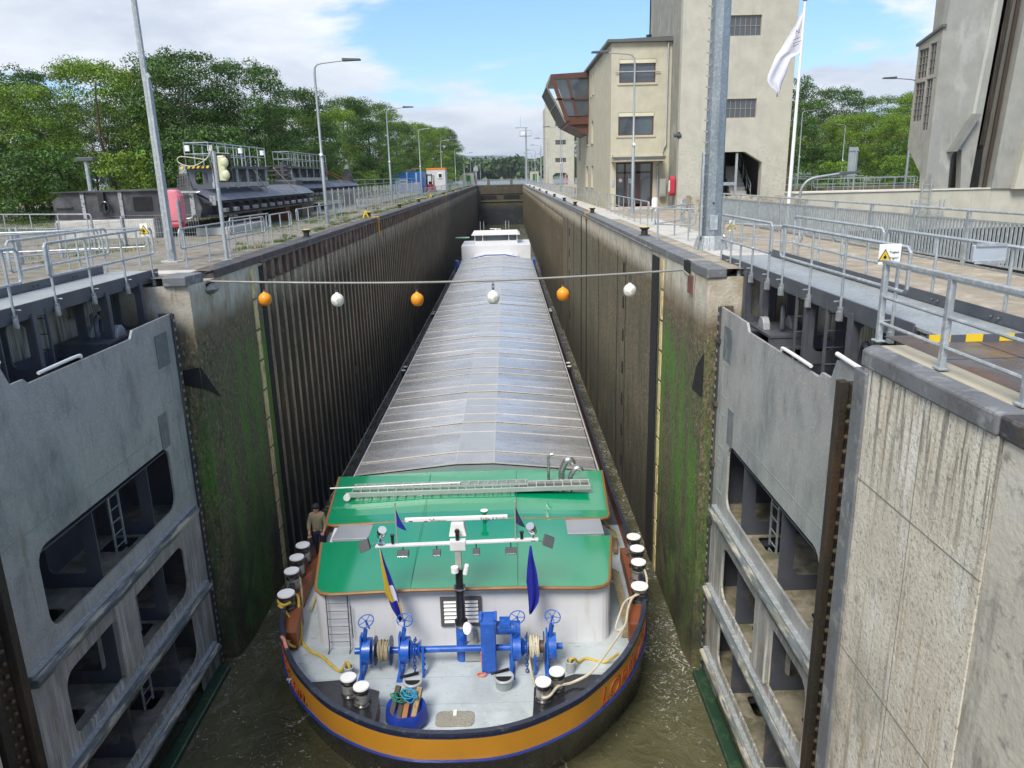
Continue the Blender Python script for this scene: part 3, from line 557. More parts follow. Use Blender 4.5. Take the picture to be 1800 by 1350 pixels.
    # duct box
    b = MB(); b.prism([(.0, Z(-7.35)), (.55, Z(-7.35)), (.55, Z(-5.75)), (.0, Z(-5.75))], 'y', 0, .01)
    b = MB(); b.box(*sorted((X-s*.10, X+s*.42)), yb-4.35, yb-3.6, Z(-7.45), Z(-5.85)); b.build('duct_box', skin, t, bevel=.03)
    MB().cyl((d(.2), yb-4.2, Z(-9.4)), (d(.2), yb-4.2, Z(-7.9)), .07).build('drain_pipe', galv_w, t, smooth=True)
    # mitre edge seal strip with bolts
    b = MB(); b.box(*sorted((X-s*.035, X+s*.25)), yb, yb+.10, -11, Z(-.80)); b.box(*sorted((X-s*.07, X-s*.03)), yb-.03, yb+.12, -11, Z(-.82)); b.build('mitre_strip', mat('mitre_steel', (.055, .058, .065), .5, .3, [((.2,.15,.1), 2, V, .5, .62, None, .7)], bump=.4), t)
    b = MB()
    for k in range(46): b.box(*sorted((X-s*.05, X-s*.085)), yb+.015, yb+.075, Z(-1.0)-k*.215, Z(-.93)-k*.215)
    o = b.build('bolt', galv, t); o['kind'] = 'stuff'
    if s > 0:
        for z in (-1.6, -3.1, -4.6, -6.1, -7.6, -9.1): MB().box(X-.10, X+.05, yb-.02, yb+.2, z-.04, z+.04).cyl((X-.06, yb-.1, z), (X-.06, yb+.1, z), .06, n=8).build('seal_clamp', MATS['mitre_steel'], t)
    # white hand pipe along the lower part of the top edge
    MB().tube(cat([(X-s*.02, yb-3.9, Z(-.93)), (X-s*.03, yb-4.0, Z(-.87)), (X-s*.03, yb-5.2, Z(-.88))], 4), .032).build('white_pipe', mat('pipe_white', (.72, .73, .72), .4), t, smooth=True)
    MB().tube(cat([(X-s*.03, yb-6.1, Z(-.47)), (X-s*.03, yb-7.0, Z(-.50)), (X+s*.1, ya+.0, Z(-.50)), (X+s*.35, ya-.2, Z(-.50))], 5), .036).build('white_pipe', MATS['pipe_white'], t, smooth=True)
    # walkway
    wa, wb = d(.5), d(1.62); y1w, y2w = (18.9, 9.15) if s > 0 else (18.35, 8.9); zw = .10 if s > 0 else .14
    wm = mat('walkway_grating', (.42, .455, .465), .5, .4, [((.22, .25, .26), 40, (1,1,1), .5, .56, None, .6), ((.44, .47, .48), 1.5, (1,1,1), .52, .66, None, .5)], bump=.5, bscale=60)
    xa, xb = sorted((wa, wb))
    b = MB(); ys = np.linspace(y2w, y1w, 8)
    for a_, c_ in zip(ys[:-1], ys[1:]): b.box(xa+.02, xb-.02, a_+.004, c_-.004, zw-.05, zw-.01)
    b.build('walkway_deck', wm, t)
    b = MB(); b.box(*sorted((wa-s*.0, wa-s*.03)), y2w+.55, y1w, zw-.24, zw+.04); b.build('side_channel', navy_hi, t, bevel=.008)
    b = MB(); b.box(*sorted((wb, wb+s*.02)), y2w, y1w-.3, zw-.28, zw+.16)
    for k in range(12): b.sphere((wb-s*.015, y2w+.6+(k//2)*1.45+(k % 2)*.16, zw+.07), .022, 8)
    b.build('toe_board', navy_hi, t)
    if s > 0:
        MB().box(xa-.16, xb+.02, y2w-.03, y2w, zw-.16, zw+.0).build('end_plate', navy_hi, t)
        for k in range(3): MB().box((6.66, 7.12, 7.54)[k], (6.93, 7.33, 7.72)[k], y2w-.037, y2w-.031, zw-.085, zw+.012).build('warning_stripe', yellow, t)
    # outer railing: brackets, posts, rails
    H = 1.0
    def rpanel(x, pa, pb, ends=(1, 1), mid=.47):
        b = MB(); e = .16; pts = []
        zt, zm = zw+H-.0, zw+mid-.06
        if ends[0]: pts += [(x, pa-e, zm), (x, pa-e-.06, zm+.05), (x, pa-e-.06, zt-.06), (x, pa-e, zt)]
        else: pts += [(x, pa, zt)]
        if ends[1]: pts += [(x, pb+e, zt), (x, pb+e+.06, zt-.06), (x, pb+e+.06, zm+.05), (x, pb+e, zm)]
        else: pts += [(x, pb, zt)]
        if ends[0] or ends[1]: pts2 = [(x, pa-(e if ends[0] else 0), zm), (x, pb+(e if ends[1] else 0), zm)]
        else: pts2 = [(x, pa, zm), (x, pb, zm)]
        b.tube(pts, .028, 8); b.tube(pts2, .026, 8); b.build('handrail', galv, t, smooth=True)
    xo = wa-s*.055
    ysp = [18.75, 17.95, 17.2, 16.35, 15.3, 14.5, 13.15, 11.85, 10.2] if s > 0 else [18.0, 16.7, 15.3, 14.0, 12.75, 11.5, 10.3]
    for y in ysp:
        b = MB(); b.tube([(xo, y, zw-.26), (xo, y, zw+H)], .024, 8); b.sphere((xo, y, zw+.41), .036, 8); b.build('post', galv, t, smooth=True)
        MB().box(xo-.035, xo+.035, y-.035, y+.035, zw-.33, zw-.10).box(*sorted((xo-s*.02, xo-s*.08)), y-.10, y-.03, zw-.31, zw-.16).cyl((xo-s*.1, y+.05, zw-.02), (xo+s*.1, y+.05, zw-.02), .012, n=6).build('clamp', galv, t)
    if s > 0: rpanel(xo, 15.45, 18.75, (1, 0)); rpanel(xo, 10.15, 14.45, (1, 1))
    else: rpanel(xo, 14.15, 18.0, (1, 1)); rpanel(xo, 9.5, 12.9, (1, 1))
    xi = wb+s*.05
    for y in ([17.0, 15.9, 14.8, 13.7, 12.6, 11.5, 9.75] if s > 0 else [18.3, 17.2, 16.1, 15.0, 13.6, 12.3]):
        b = MB(); b.tube([(xi, y, zw-.2), (xi, y, zw+H)], .024, 8); b.build('post', galv, t, smooth=True)
    if s > 0: rpanel(xi, 13.4, 17.1, (1, 1)); rpanel(xi, 9.6, 12.8, (1, 1))
    else: rpanel(xi, 15.0, 18.3, (1, 1)); rpanel(xi, 11, 14.1, (1, 1))
    # load sign
    def sign(x, y, z, w, h, words):
        sg = MB().box(x-w/2, x+w/2, y-.006, y+.006, z, z+h).build('load_sign', signw, t, bevel=.004)
        tx = x-w/2+h*.30 if words else x; hh = h*(.60 if words else .74); zz_ = z+h*.17; q = hh*.56
        MB().prism([(tx-q, zz_), (tx+q, zz_), (tx, zz_+hh)], 'y', y-.0095, y-.0062).build('sign_border', signk, sg)
        MB().prism([(tx-q*.80, zz_+hh*.07), (tx+q*.80, zz_+hh*.07), (tx, zz_+hh*.87)], 'y', y-.0125, y-.0096).build('sign_field', yellow, sg)
        MB().lathe((tx, y-.0126, zz_+hh*.33), [(hh*.13, 0), (hh*.13, .002)], 12, (0,-1,0)).box(tx-hh*.03, tx+hh*.03, y-.0146, y-.0127, zz_+hh*.44, zz_+hh*.58).build('sign_symbol', signk, sg)
        if words:
            m = MB()
            for wd, dz in (('Traglast', .56), ('250 kg/m²', .28)):
                vs, fs = text(wd, h*.145, .0015, 0, 'RIGHT')
                m.add([(x+w/2-.03+v.x, y-.0085-v.z, z+h*dz+v.y) for v in vs], fs)
            m.build('sign_text', signk, sg)
    if s > 0: sign(6.49, 9.97, .885, .29, .27, True); sign(xo+.14, 18.5, .72, .13, .26, False)
    else: sign(-6.90, 17.80, .98, .17, .29, False)
    if s > 0:
        MB().box(7.43, 7.86, 9.70, 9.76, .92, 1.14).build('blank_plate', mat('plate_bluegrey', (.42, .47, .53), .4, .2), t, bevel=.01)
        MB().box(7.45, 7.84, 9.68, 9.70, .90, .94).box(7.45, 7.84, 9.68, 9.70, 1.12, 1.16).build('plate_channel', galv_w, t)
    return t
gate_leaf(-1, -6.5, 8.95, 17.55, 0.0, 'open grey steel lock gate folded against the left wall')
gate_leaf(1, 6.3, 9.5, 16.85, -.03, 'open grey steel lock gate folded against the right wall')
# far gate
fg = thing('lock_gate', 'closed brown steel lock gate across the far end of the chamber', 'lock gate', (0, 205, -11))
fgm = mat('far_gate_steel', (.06, .05, .032), .65, .1, [((.10, .08, .05), .8, (1,1,1), .5, .62, None, .6), ((.03, .05, .025), .6, (1,1,1), .42, .6, (-3.8, -6), .8), ((.012, .016, .022), .5, (1,1,1), .3, .5, (-5, -6.5), .95)], bump=.5)
MB().box(-6, -.004, 204.6, 205.6, -11, -.1).build('gate_skin', fgm, fg); MB().box(.004, 6, 204.6, 205.6, -11, -.1).build('gate_skin', fgm, fg)
b = MB(); b.box(-6, 6, 204.4, 204.6, -2.35, -2.2); b.box(-6, 6, 204.3, 204.6, -4.15, -4.0); b.build('girder', fgm, fg)
for x0, x1 in ((-5.1, -1.0), (.9, 5.1)): MB().box(x0, x1, 204.5, 204.62, -3.7, -2.75).build('window_slot', darkhole, fg)
MB().box(-6, 6, 204.3, 204.6, -4.32, -4.16).build('green_ledge', mat('green_ledge', (.12, .15, .05), .7), fg)
for x in (-3, 3): MB().box(x-.35, x+.35, 204.6, 206, -.1, 1.35).build('gate_post', mat('gate_post_grey', (.13, .12, .11), .7), fg)
b = MB(); b.box(-6, 6, 205.0, 205.1, .9, 1.0); b.box(-6, 6, 205, 205.1, .35, .42)
for k in range(13): b.box(-6+k, -5.92+k, 205, 205.1, -.1, 1.0)
b.build('railing', galv_w, fg)
gf = tag(MB().box(-20, 20, 262, 262.5, .9, 1.1).box(-20, 20, 262, 262.5, -.75, -.4).build('guide_jetty', mat('jetty_grey', (.25,.25,.24), .7)), 'low grey guide jetty crossing the upper river', 'jetty')
# safety cable
cb = [(-6.15, 18.95, -.21)]+[(x, 18.75, -.21-.16*math.sin(math.pi*(x+6)/12)) for x in np.linspace(-5.8, 5.8, 24)]+[(5.95, 18.45, -.36)]
tag(MB().tube(cb, .027, 8).build('safety_cable', cable_m, smooth=True), 'grey steel safety cable stretched across the chamber mouth', 'cable')
bl = ['orange buoy with red underside, leftmost on the safety cable', 'white buoy second from the left on the cable', 'plain orange buoy third from the left on the cable', 'white buoy hanging above the barge hatch ridge', 'orange buoy on the cable right of the hatch ridge', 'white buoy with grey smudges, rightmost on the cable']
def buoy(x, z, m, label):
    t = thing('buoy', label, 'buoy', (x, 18.75, z), 'buoys on the safety cable')
    MB().lathe((x, 18.75, z), [(.03, -.17), (.09, -.155), (.142, -.09), (.16, 0), (.148, .07), (.10, .13), (.045, .16), (.03, .19)], 20).build('float', m, t, smooth=True)
    b = MB(); b.sphere((x, 18.75, z+.2), .035, 8, (1,1,1.3)); b.tube([(x+.025*math.cos(q), 18.75, z+.28+.055*math.sin(q)) for q in np.linspace(0, 6.28, 12)], .010, 6); b.tube([(x, 18.75+.025*math.cos(q), z+.36+.05*math.sin(q)) for q in np.linspace(0, 6.28, 12)], .009, 6)
    b.build('shackle', mat('shackle', (.07, .07, .07), .5, .4), t)
for i, x in enumerate((-4.6, -2.8, -.81, 1.09, 2.83, 4.5)):
    zc = -.21-.16*math.sin(math.pi*(x+6)/12); buoy(x, zc-.42, buoy_w if i % 2 else buoy_o, bl[i])
# ================================================================ BARGE
BX = .18
barge = thing('barge', 'long blue and ochre motor barge with green deckhouse roof filling the chamber', 'barge', (BX, 13, WL))
RX = np.array([0, .75, 1.45, 2.2, 2.8, 3.6, 4.15, 4.45, 4.6, 4.68, 4.7])
RY = np.array([12.0, 12.06, 12.27, 12.7, 13.2, 14.2, 15.3, 16.3, 17.5, 19.5, 22])
OX = RX.copy(); OY = np.array([12.16, 12.20, 12.40, 12.80, 13.28, 14.24, 15.33, 16.3, 17.5, 19.5, 22])
WX = np.array([0, .7, 1.3, 1.95, 2.5, 3.2, 3.85, 4.35, 4.58, 4.68, 4.7]); WY = np.array([12.95, 13.02, 13.2, 13.55, 13.93, 14.6, 15.4, 16.3, 17.5, 19.4, 22])
def smooth_curve(X, Y):
    P = cat([(x, y, 0) for x, y in zip(X, Y)], 6); return [(p.x, p.y) for p in P]
rimc, orc, wac = smooth_curve(RX, RY), smooth_curve(OX, OY), smooth_curve(WX, WY)
aft = [(4.7, y) for y in (25, 30, 40, 60, 80, 94)]+[(4.6, 97.5), (4.2, 100), (3.4, 102), (2.2, 103.2), (0, 103.8)]
def lev(cv, z, zf=None, inset=0.0):
    c = list(cv)+aft; pts = [(-x, y) for x, y in c[::-1]]+c[1:]
    o = []
    for i, (x, y) in enumerate(pts):
        if inset:
            a = pts[max(i-1, 0)]; b_ = pts[min(i+1, len(pts)-1)]; tx, ty = b_[0]-a[0], b_[1]-a[1]; l = math.hypot(tx, ty) or 1
            x, y = x-ty/l*inset, y+tx/l*inset
        o.append((BX+x, y, zf(y) if zf else z))
    return o
def sheer(z0, drop=.32): return lambda y: z0-drop*min(1, max(0, (y-17)/7))
def mixl(t): return [(a[0]+(b_[0]-a[0])*t, a[1]+(b_[1]-a[1])*t) for a, b_ in zip(rimc, orc)]
def mixw(t): return [(a[0]+(b_[0]-a[0])*t, a[1]+(b_[1]-a[1])*t) for a, b_ in zip(orc, wac)]
def strip(name, levels, m, parent=barge, smooth=True): return MB().grid(levels).build(name, m, parent, smooth=smooth)
strip('hull', [lev(mixw(.08), 0, sheer(-8.82, .3)), lev(mixw(.4), -9.4), lev(wac, WL), lev([(x*.93, y+.45) for x, y in wac], -11.2)], hull_n)
strip('bow_band', [lev(mixl(.22), 0, sheer(-8.17)), lev(mixl(.98), 0, sheer(-8.74))], band_o)
strip('upper_stripe', [lev(mixl(-.02), 0, sheer(-8.03)), lev(mixl(.22), 0, sheer(-8.17))], simple('stripe_navy', (.012, .022, .085), .3, 0, coat=.4))
b = MB(); b.grid([lev(mixl(1.0), 0, sheer(-8.74), -.0), lev(mixl(1.0), 0, sheer(-8.76), -.05), lev(mixw(.05), 0, sheer(-8.82), -.055), lev(mixw(.08), 0, sheer(-8.84), .0)]); b.build('rub_rail', band_b, barge, smooth=True)
b = MB(); b.grid([lev(rimc, 0, sheer(-8.06), -.02), lev(rimc, 0, sheer(-8.0), -.015), lev(rimc, 0, sheer(-8.0), .095), lev(rimc, 0, sheer(-8.07), .095)]); b.build('bulwark_rim', rim_m, barge, smooth=False)
full = lev(rimc, 0, sheer(-8.06), .10); low = lev(orc, 0, lambda y: -8.7, .10)
nh = len(full)
strip('bulwark_inside', [full, low], brown)
# decks
c = [p for p in lev(orc, -8.69, None, .09)]
half = len(c)//2; dk = MB()
right = [p for p in c[half:] if p[1] < 96]; left = [p for p in c[:half+1] if p[1] < 96][::-1]
for i in range(len(right)-1):
    if right[i+1][1] <= 22.1: dk.add([left[i], right[i], right[i+1], left[i+1]], [(0,1,2,3)])
dk.build('foredeck', deck_g, barge)
MB().box(BX-4.62, BX+4.62, 22.0, 102, -8.76, -8.70).build('side_deck', gang, barge)
for y, w in ((14.6, 3.5), (20.4, 4.4), (13.7, 2.6)): MB().box(BX-w, BX+w, y, y+.012, -8.69, -8.684).build('deck_seam', mat('deck_seam', (.36, .39, .40), .5, 0), barge)
for x, y in ((-3.6, 14.55), (3.9, 14.7), (-.2, 15.6), (3.0, 13.9)): MB().box(x-.1, x+.1, y-.02, y+.02, -8.62, -8.59).cyl((x-.05, y, -8.69), (x-.05, y, -8.6), .02, n=8).cyl((x+.05, y, -8.69), (x+.05, y, -8.6), .02, n=8).build('cleat', deck_g, barge)
# name lettering bent round the bow
def arc(cv):
    s = [0]
    for a, b_ in zip(cv[:-1], cv[1:]): s.append(s[-1]+math.hypot(b_[0]-a[0], b_[1]-a[1]))
    return np.array(s), np.array(cv)
up_c = arc(mixl(.3)); lo_c = arc(mixl(.9))
def bend(vs, side, s0):
    o = []
    for v in vs:
        s = s0+v.x if side > 0 else s0-v.x
        tt = .5
        def P(c, s): return np.array([np.interp(s, c[0], c[1][:, 0]), np.interp(s, c[0], c[1][:, 1])])
        a, d = P(up_c, s), P(lo_c, s); h = min(1, max(0, v.y/.5)); y_ = a+(d-a)*(1-h)
        t = P(up_c, s+.02)-P(up_c, s-.02); t = t/(np.linalg.norm(t)+1e-9); nrm = np.array([t[1], -t[0]])
        q = y_+nrm*(.012+v.z); ys = q[1]
        zt, zb = sheer(-8.22)(ys), sheer(-8.68)(ys)
        o.append((BX+side*q[0], ys, zb+(zt-zb)*h))
    return o
for side, s0 in ((1, 3.30), (-1, 9.0)):
    vs, fs = text('LORENZ MAIER sen.', .60, .006, .25); vs = [Vector((v.x*.98+.1, v.y, v.z)) for v in vs]
    vs2 = [Vector((v.x, v.y, v.z-.007)) for v in vs]
    nm = MB().add(bend(vs, side, s0), fs).build('name_letters', letter_r, barge)
    vs, fs = text('LORENZ MAIER sen.', .60, .003, .25, off=.018); vs = [Vector((v.x*.98+.115, v.y-.012, v.z-.008)) for v in vs]
    MB().add(bend(vs, side, s0), fs).build('letter_outline', signk, nm)
# deckhouse
house = MB()
zt, zb = -7.16, -8.69
hp = [(-3.05, 16.05)]
def rc(x, y, r, a0): return [(x+r*math.cos(math.radians(a)), y+r*math.sin(math.radians(a))) for a in np.linspace(a0, a0+90, 6)]
fp = rc(-3.0, 16.1, .3, 180)+rc(3.42, 16.1, .3, 270)+[(3.80, 19.0), (4.0, 22.1), (-3.75, 22.1), (-3.5, 19.0)]
house.prism(fp, 'z', zb, zt); house.build('house_wall', white, barge)
# cambered roof built from strips
def rz(x, y): return -7.13+.012*(y-15.6)+max(0, y-19.6)*.075+ (.09 if -1.0 < x < 1.5 else .09*(1-min(1, (x-1.5)/2.6)) if x >= 1.5 else .09*(1-min(1, (-1.0-x)/2.8)))
def roof(y0_, y1_, xl, xr, name, r=0.0, cut=None):
    b = MB(); rows = []; ny = 9
    for i in range(ny+1):
        y = y0_+(y1_-y0_)*(i/ny)**(1.6 if r else 1); a, c2 = xl(y), xr(y)
        if r:
            dy = y-y0_
            if dy < r: q = r-math.sqrt(max(0, r*r-(r-dy)**2)); a += q; c2 -= q
        xs = sorted(list(np.linspace(a, c2, 13))+[-1.0, 1.5]); rows.append([(x, y, rz(x, y)) for x in xs])
    b.grid(rows)
    under = [[(x, y, z-.05) for x, y, z in rw] for rw in rows]; b.grid(under)
    return b.build(name, green, barge), rows
xl1 = lambda y: -3.2-.17*(y-15.6); xr1 = lambda y: 3.64+.15*(y-15.6)
_, r1 = roof(15.58, 18.15, xl1, xr1, 'front_roof', .38)
roof(18.15, 19.15, lambda y: -2.42, lambda y: 2.88, 'middle_roof')
_, r2 = roof(19.15, 22.12, lambda y: -3.78-.07*(y-19.15), lambda y: 4.12+.05*(y-19.15), 'rear_roof', .25)
for rows in (r1, r2):
    edge = [rw[0] for rw in rows[::-1]]+[p for p in rows[0][1:-1]]+[rw[-1] for rw in rows]
    MB().tube([(x, y, z-.02) for x, y, z in edge], .042, 6).build('roof_trim', trim, barge, smooth=True)
b = MB()
for x in (-.98, 1.52): b.tube([(x, 15.6, rz(x, 15.6)+.003), (x+(-.12 if x < 0 else .05), 22.0, rz(x, 22)+.003)], .006, 5)
b.build('roof_seam', mat('seam_green', (.0, .16, .075), .4, 0), barge)
for x0, x1, y0_, y1_ in ((-3.52, -2.45, 18.28, 19.18), (2.86, 3.86, 18.25, 19.15)):
    MB().prism([(x0+(.12 if x0 < 0 else 0), y0_), (x1, y0_), (x1+(.1 if x0 < 0 else 0), y1_), (x0+.15*(x0 < 0)+.0, y1_)], 'z', -7.14, -7.07).build('hatch_lid', plate_m, barge, bevel=.015)
    MB().box(x0+.15, x1-.1, y0_+.05, y1_-.05, -8.6, -7.14).build('hatch_trunk', white, barge)
# louvre
lv = MB().box(-.32, -.25, 15.74, 15.82, -8.14, -7.38).box(.58, .65, 15.74, 15.82, -8.14, -7.38).box(-.25, .58, 15.74, 15.82, -7.45, -7.38).box(-.25, .58, 15.74, 15.82, -8.14, -8.07).build('louvre', mat('louvre_frame', (.10, .10, .095), .5), barge)
MB().box(-.25, .58, 15.785, 15.79, -8.07, -7.45).build('louvre_back', signk, lv)
for k in range(6): MB().obox((.165, 15.76, -8.02+k*.105), (.405, 0, 0), (0, .022, .028), (0, .003, -.003)).build('louvre_blade', white, lv)
# ladder on the house front
b = MB()
b.tube([(-2.98, 15.72, -7.2), (-3.0, 15.7, -8.6), (-3.0, 15.55, -8.69)], .014, 6); b.tube([(-2.48, 15.72, -7.2), (-2.5, 15.7, -8.6), (-2.5, 15.55, -8.69)], .014, 6); b.tube([(-2.42, 15.7, -7.5), (-2.42, 15.7, -8.35)], .012, 6)
for k in range(6): b.cyl((-3.0, 15.69, -7.42-k*.205), (-2.49, 15.69, -7.42-k*.205), .010, n=6)
b.build('house_ladder', simple('ladder_dark', (.05, .055, .07), .5), barge)
# mast
mst = MB().cyl((.19, 15.25, -8.69), (.19, 15.25, -7.72), .125, n=12).build('mast_foot', blue, barge, smooth=True)
b = MB(); b.cyl((.2, 15.25, -7.72), (.2, 15.25, -6.85), .105); b.cyl((.2, 15.25, -7.74), (.2, 15.25, -7.66), .15); b.cyl((.2, 15.25, -6.88), (.2, 15.25, -6.78), .135); b.cyl((.2, 15.25, -6.8), (.2, 15.25, -6.35), .085); b.build('mast', black, mst, smooth=True)
MB().cyl((.2, 15.25, -5.75), (.2, 15.25, -5.42), .045).lathe((.2, 15.25, -5.46), [(.05, 0), (.06, .03), (.04, .08)], 12).build('mast_top_light', black, mst, smooth=True)
b = MB(); b.box(.13, .27, 15.19, 15.31, -6.35, -5.7); b.build('mast_head', grey_b, mst, bevel=.01)
b = MB(); b.cyl((.2, 15.25, -7.80), (.2, 15.25, -7.74), .155); b.cyl((.2, 15.25, -6.84), (.2, 15.25, -6.80), .142); b.build('mast_ring', stainless, mst, smooth=True)
cbar = MB().bar((-1.63, 15.25, -5.74), (2.0, 15.25, -5.67), .12, .05).build('lamp_bar', mat('bar_white', (.72, .73, .74), .35, .2), barge, bevel=.01)
MB().box(.03, .38, 15.16, 15.34, -5.86, -5.64).build('bar_clamp', mat('bar_white', (.7,.7,.7)), cbar, bevel=.01)
sc = MB().bar((-.97, 15.45, -5.22), (1.33, 15.45, -5.20), .07, .10).build('radar_antenna', capw, barge, bevel=.02)
vs, fs = text('Kadlec & Brödlin', .085, .001); MB().add([(.72+v.x, 15.412-v.z, -5.245+v.y) for v in vs], fs).build('antenna_text', signk, sc)
vs, fs = text('Kosterscon', .06, .001); MB().add([(-.32+v.x, 15.412-v.z, -5.255+v.y) for v in vs], fs).build('antenna_text', signk, sc)
MB().box(-.88, -.79, 15.408, 15.413, -5.25, -5.23).build('antenna_mark', band_b, sc); MB().box(-.54, -.46, 15.408, 15.413, -5.26, -5.235).build('antenna_mark', red, sc)
b = MB(); b.tube([(-.36, 15.41, -5.25), (-.42, 15.41, -5.19)], .006, 5); b.tube([(-.36, 15.41, -5.25), (-.31, 15.41, -5.18)], .006, 5); b.build('antenna_mark', signk, sc)
MB().prism([(-.0, -5.62), (.40, -5.62), (.34, -5.30), (.06, -5.30)], 'y', 15.36, 15.62).build('radar_housing', capw, sc, bevel=.02)
for x in (-1.5, 1.88):
    q = 1 if x > 0 else -1
    s = MB().lathe((x+q*-.03, 15.25, -5.42), [(.075, -.14), (.105, -.1), (.105, .12), (.095, .14)], 18, (-.25*q, -.55, .8)).build('search_light', chrome, cbar, smooth=True)
    MB().cyl((x, 15.25, -5.68), (x, 15.25, -5.52), .03).cyl((x, 15.25, -5.68), (x, 15.25, -5.66), .08).build('light_stand', chrome, s, smooth=True)
for x in (-1.24, 1.63): MB().cyl((x, 15.25, -5.68), (x, 15.25, -5.52), .035).cyl((x, 15.25, -5.50), (x, 15.25, -5.47), .05).build('signal_lamp', black, cbar)
for x, w in ((-1.02, .13), (-.27, .09), (.61, .08), (1.38, .13)):
    f = MB().prism([(15.14, -5.98), (15.30, -5.98), (15.28, -5.86), (15.2, -5.84)], 'x', x-w, x+w).cyl((x, 15.25, -5.86), (x, 15.25, -5.72), .015).build('flood_light', lamph, cbar, bevel=.01)
    MB().obox((x, 15.16, -5.97), (w*.85, 0, 0), (0, .05, -.03), (0, .004, .004)).build('lamp_glass', chrome, f)
for x, q in ((-1.86, -1), (2.22, 1)):
    MB().obox((x, 15.2, -5.70), (.11, 0, -.05*q), (.03*q, .05, .10), (0, .07, -.02)).bar((x-q*.1, 15.22, -5.72), (x-q*.25, 15.25, -5.70), .02, .02).build('flood_light', lamph, cbar, bevel=.015)
MB().cyl((.12, 15.1, -6.35), (.12, 15.1, -6.22), .085).build('horn', capw, mst, smooth=True)
MB().bar((.34, 15.1, -6.42), (.40, 15.1, -6.16), .10, .10).build('loud_hailer', capw, mst, bevel=.03)
for x, z1 in ((-1.14, -4.72), (1.49, -4.76)):
    MB().cyl((x, 15.25, -5.68), (x+.01, 15.25, z1), .014).sphere((x+.01, 15.25, z1), .025, 8).build('flag_staff', grey_b, cbar)
# flags (hanging, folded)
def flag(label, m, pts0, folds, top, mid=None):
    """narrow hanging cloth: list of (z, xl, xr), wavy in y"""
    b = MB(); rows = []
    for k, (z, xa, xb) in enumerate(pts0):
        rows.append([(xa+(xb-xa)*j/10, top+.05*math.sin(j/10*folds*6.28+k*.25)*(.25+k/len(pts0)), z) for j in range(11)])
    b.grid(rows)
    if mid: b.m = [mid(i//10, i % 10) for i in range(len(b.f))]
    o = b.build('flag', m, smooth=True); s = o.modifiers.new('thickness', 'SOLIDIFY'); s.thickness = .006
    return tag(o, label, 'flag')
L1 = [(-5.80, -1.54, -1.50), (-6.1, -1.53, -1.43), (-6.4, -1.52, -1.34), (-6.7, -1.50, -1.26), (-6.9, -1.49, -1.20), (-7.1, -1.42, -1.17), (-7.3, -1.37, -1.13), (-7.45, -1.30, -1.11), (-7.6, -1.22, -1.10)]
flag('blue and yellow flag with white disc hanging folded left of the mast', [flagy, flagb, flagw], L1, 1.6, 15.2, lambda r, c: 2 if (3 <= r <= 4 and 5 <= c <= 8) else (0 if (c < 5 and r < 5) or c > 7 and r > 4 else 1))
L2 = [(-5.80, 1.80, 1.84), (-6.1, 1.76, 1.88), (-6.4, 1.73, 1.94), (-6.7, 1.71, 1.98), (-7.0, 1.74, 2.0), (-7.2, 1.75, 1.98), (-7.35, 1.76, 1.9), (-7.5, 1.76, 1.80)]
flag('dark blue flag hanging folded right of the mast', [flagb], L2, 1.4, 15.2)
for x, lab, m_ in ((-1.13, 'small blue pennant on the left mast bar staff', flagb), (1.50, 'small dark pennant on the right mast bar staff', mat('flag_dark', (.02, .03, .07), .8))):
    b = MB(); b.grid([[(x+.01+j*.035*(.3+k*.4), 15.25+.02*math.sin(j+k), -4.88-k*.13-j*.03) for j in range(5)] for k in range(4)]); o = b.build('pennant', m_); s = o.modifiers.new('t', 'SOLIDIFY'); s.thickness = .004; tag(o, lab, 'flag')
# roof fittings
MB().cyl((.66, 18.9, -7.0), (.66, 18.9, -6.72), .05).lathe((.66, 18.9, -6.72), [(.06, 0), (.11, .05), (.11, .08)], 14).build('roof_vent', mat('vent_green', (.0, .16, .08), .3), barge, smooth=True)
MB().cyl((.66, 18.9, -6.65), (.66, 18.9, -6.63), .105).build('vent_cap', capw, barge)
pf = MB().cyl((2.55, 21.3, -7.02), (2.55, 21.3, -6.86), .075).build('pipe_base', stainless, barge)
MB().tube(cat([(2.55, 21.3, -6.9), (2.55, 21.3, -6.2), (2.55, 21.3, -6.08), (2.62, 21.3, -5.98), (2.70, 21.3, -5.97)], 4), .045, 10).build('exhaust_pipe', stainless, pf, smooth=True)
for x, y, hgt, r in ((2.95, 21.45, .72, .10), (3.20, 21.2, .52, .075)):
    p_ = MB().cyl((x, y, -7.04), (x, y, -6.84), r*1.5).build('vent_base', stainless, barge)
    MB().tube(cat([(x, y, -6.9), (x, y, -6.84+hgt*.3), (x+.06, y, -6.84+hgt*.6), (x+.18, y, -6.84+hgt*.85), (x+.30, y, -6.84+hgt*.82), (x+.34, y, -6.84+hgt*.68)], 5), r, 12).build('vent_elbow', stainless, p_, smooth=True)
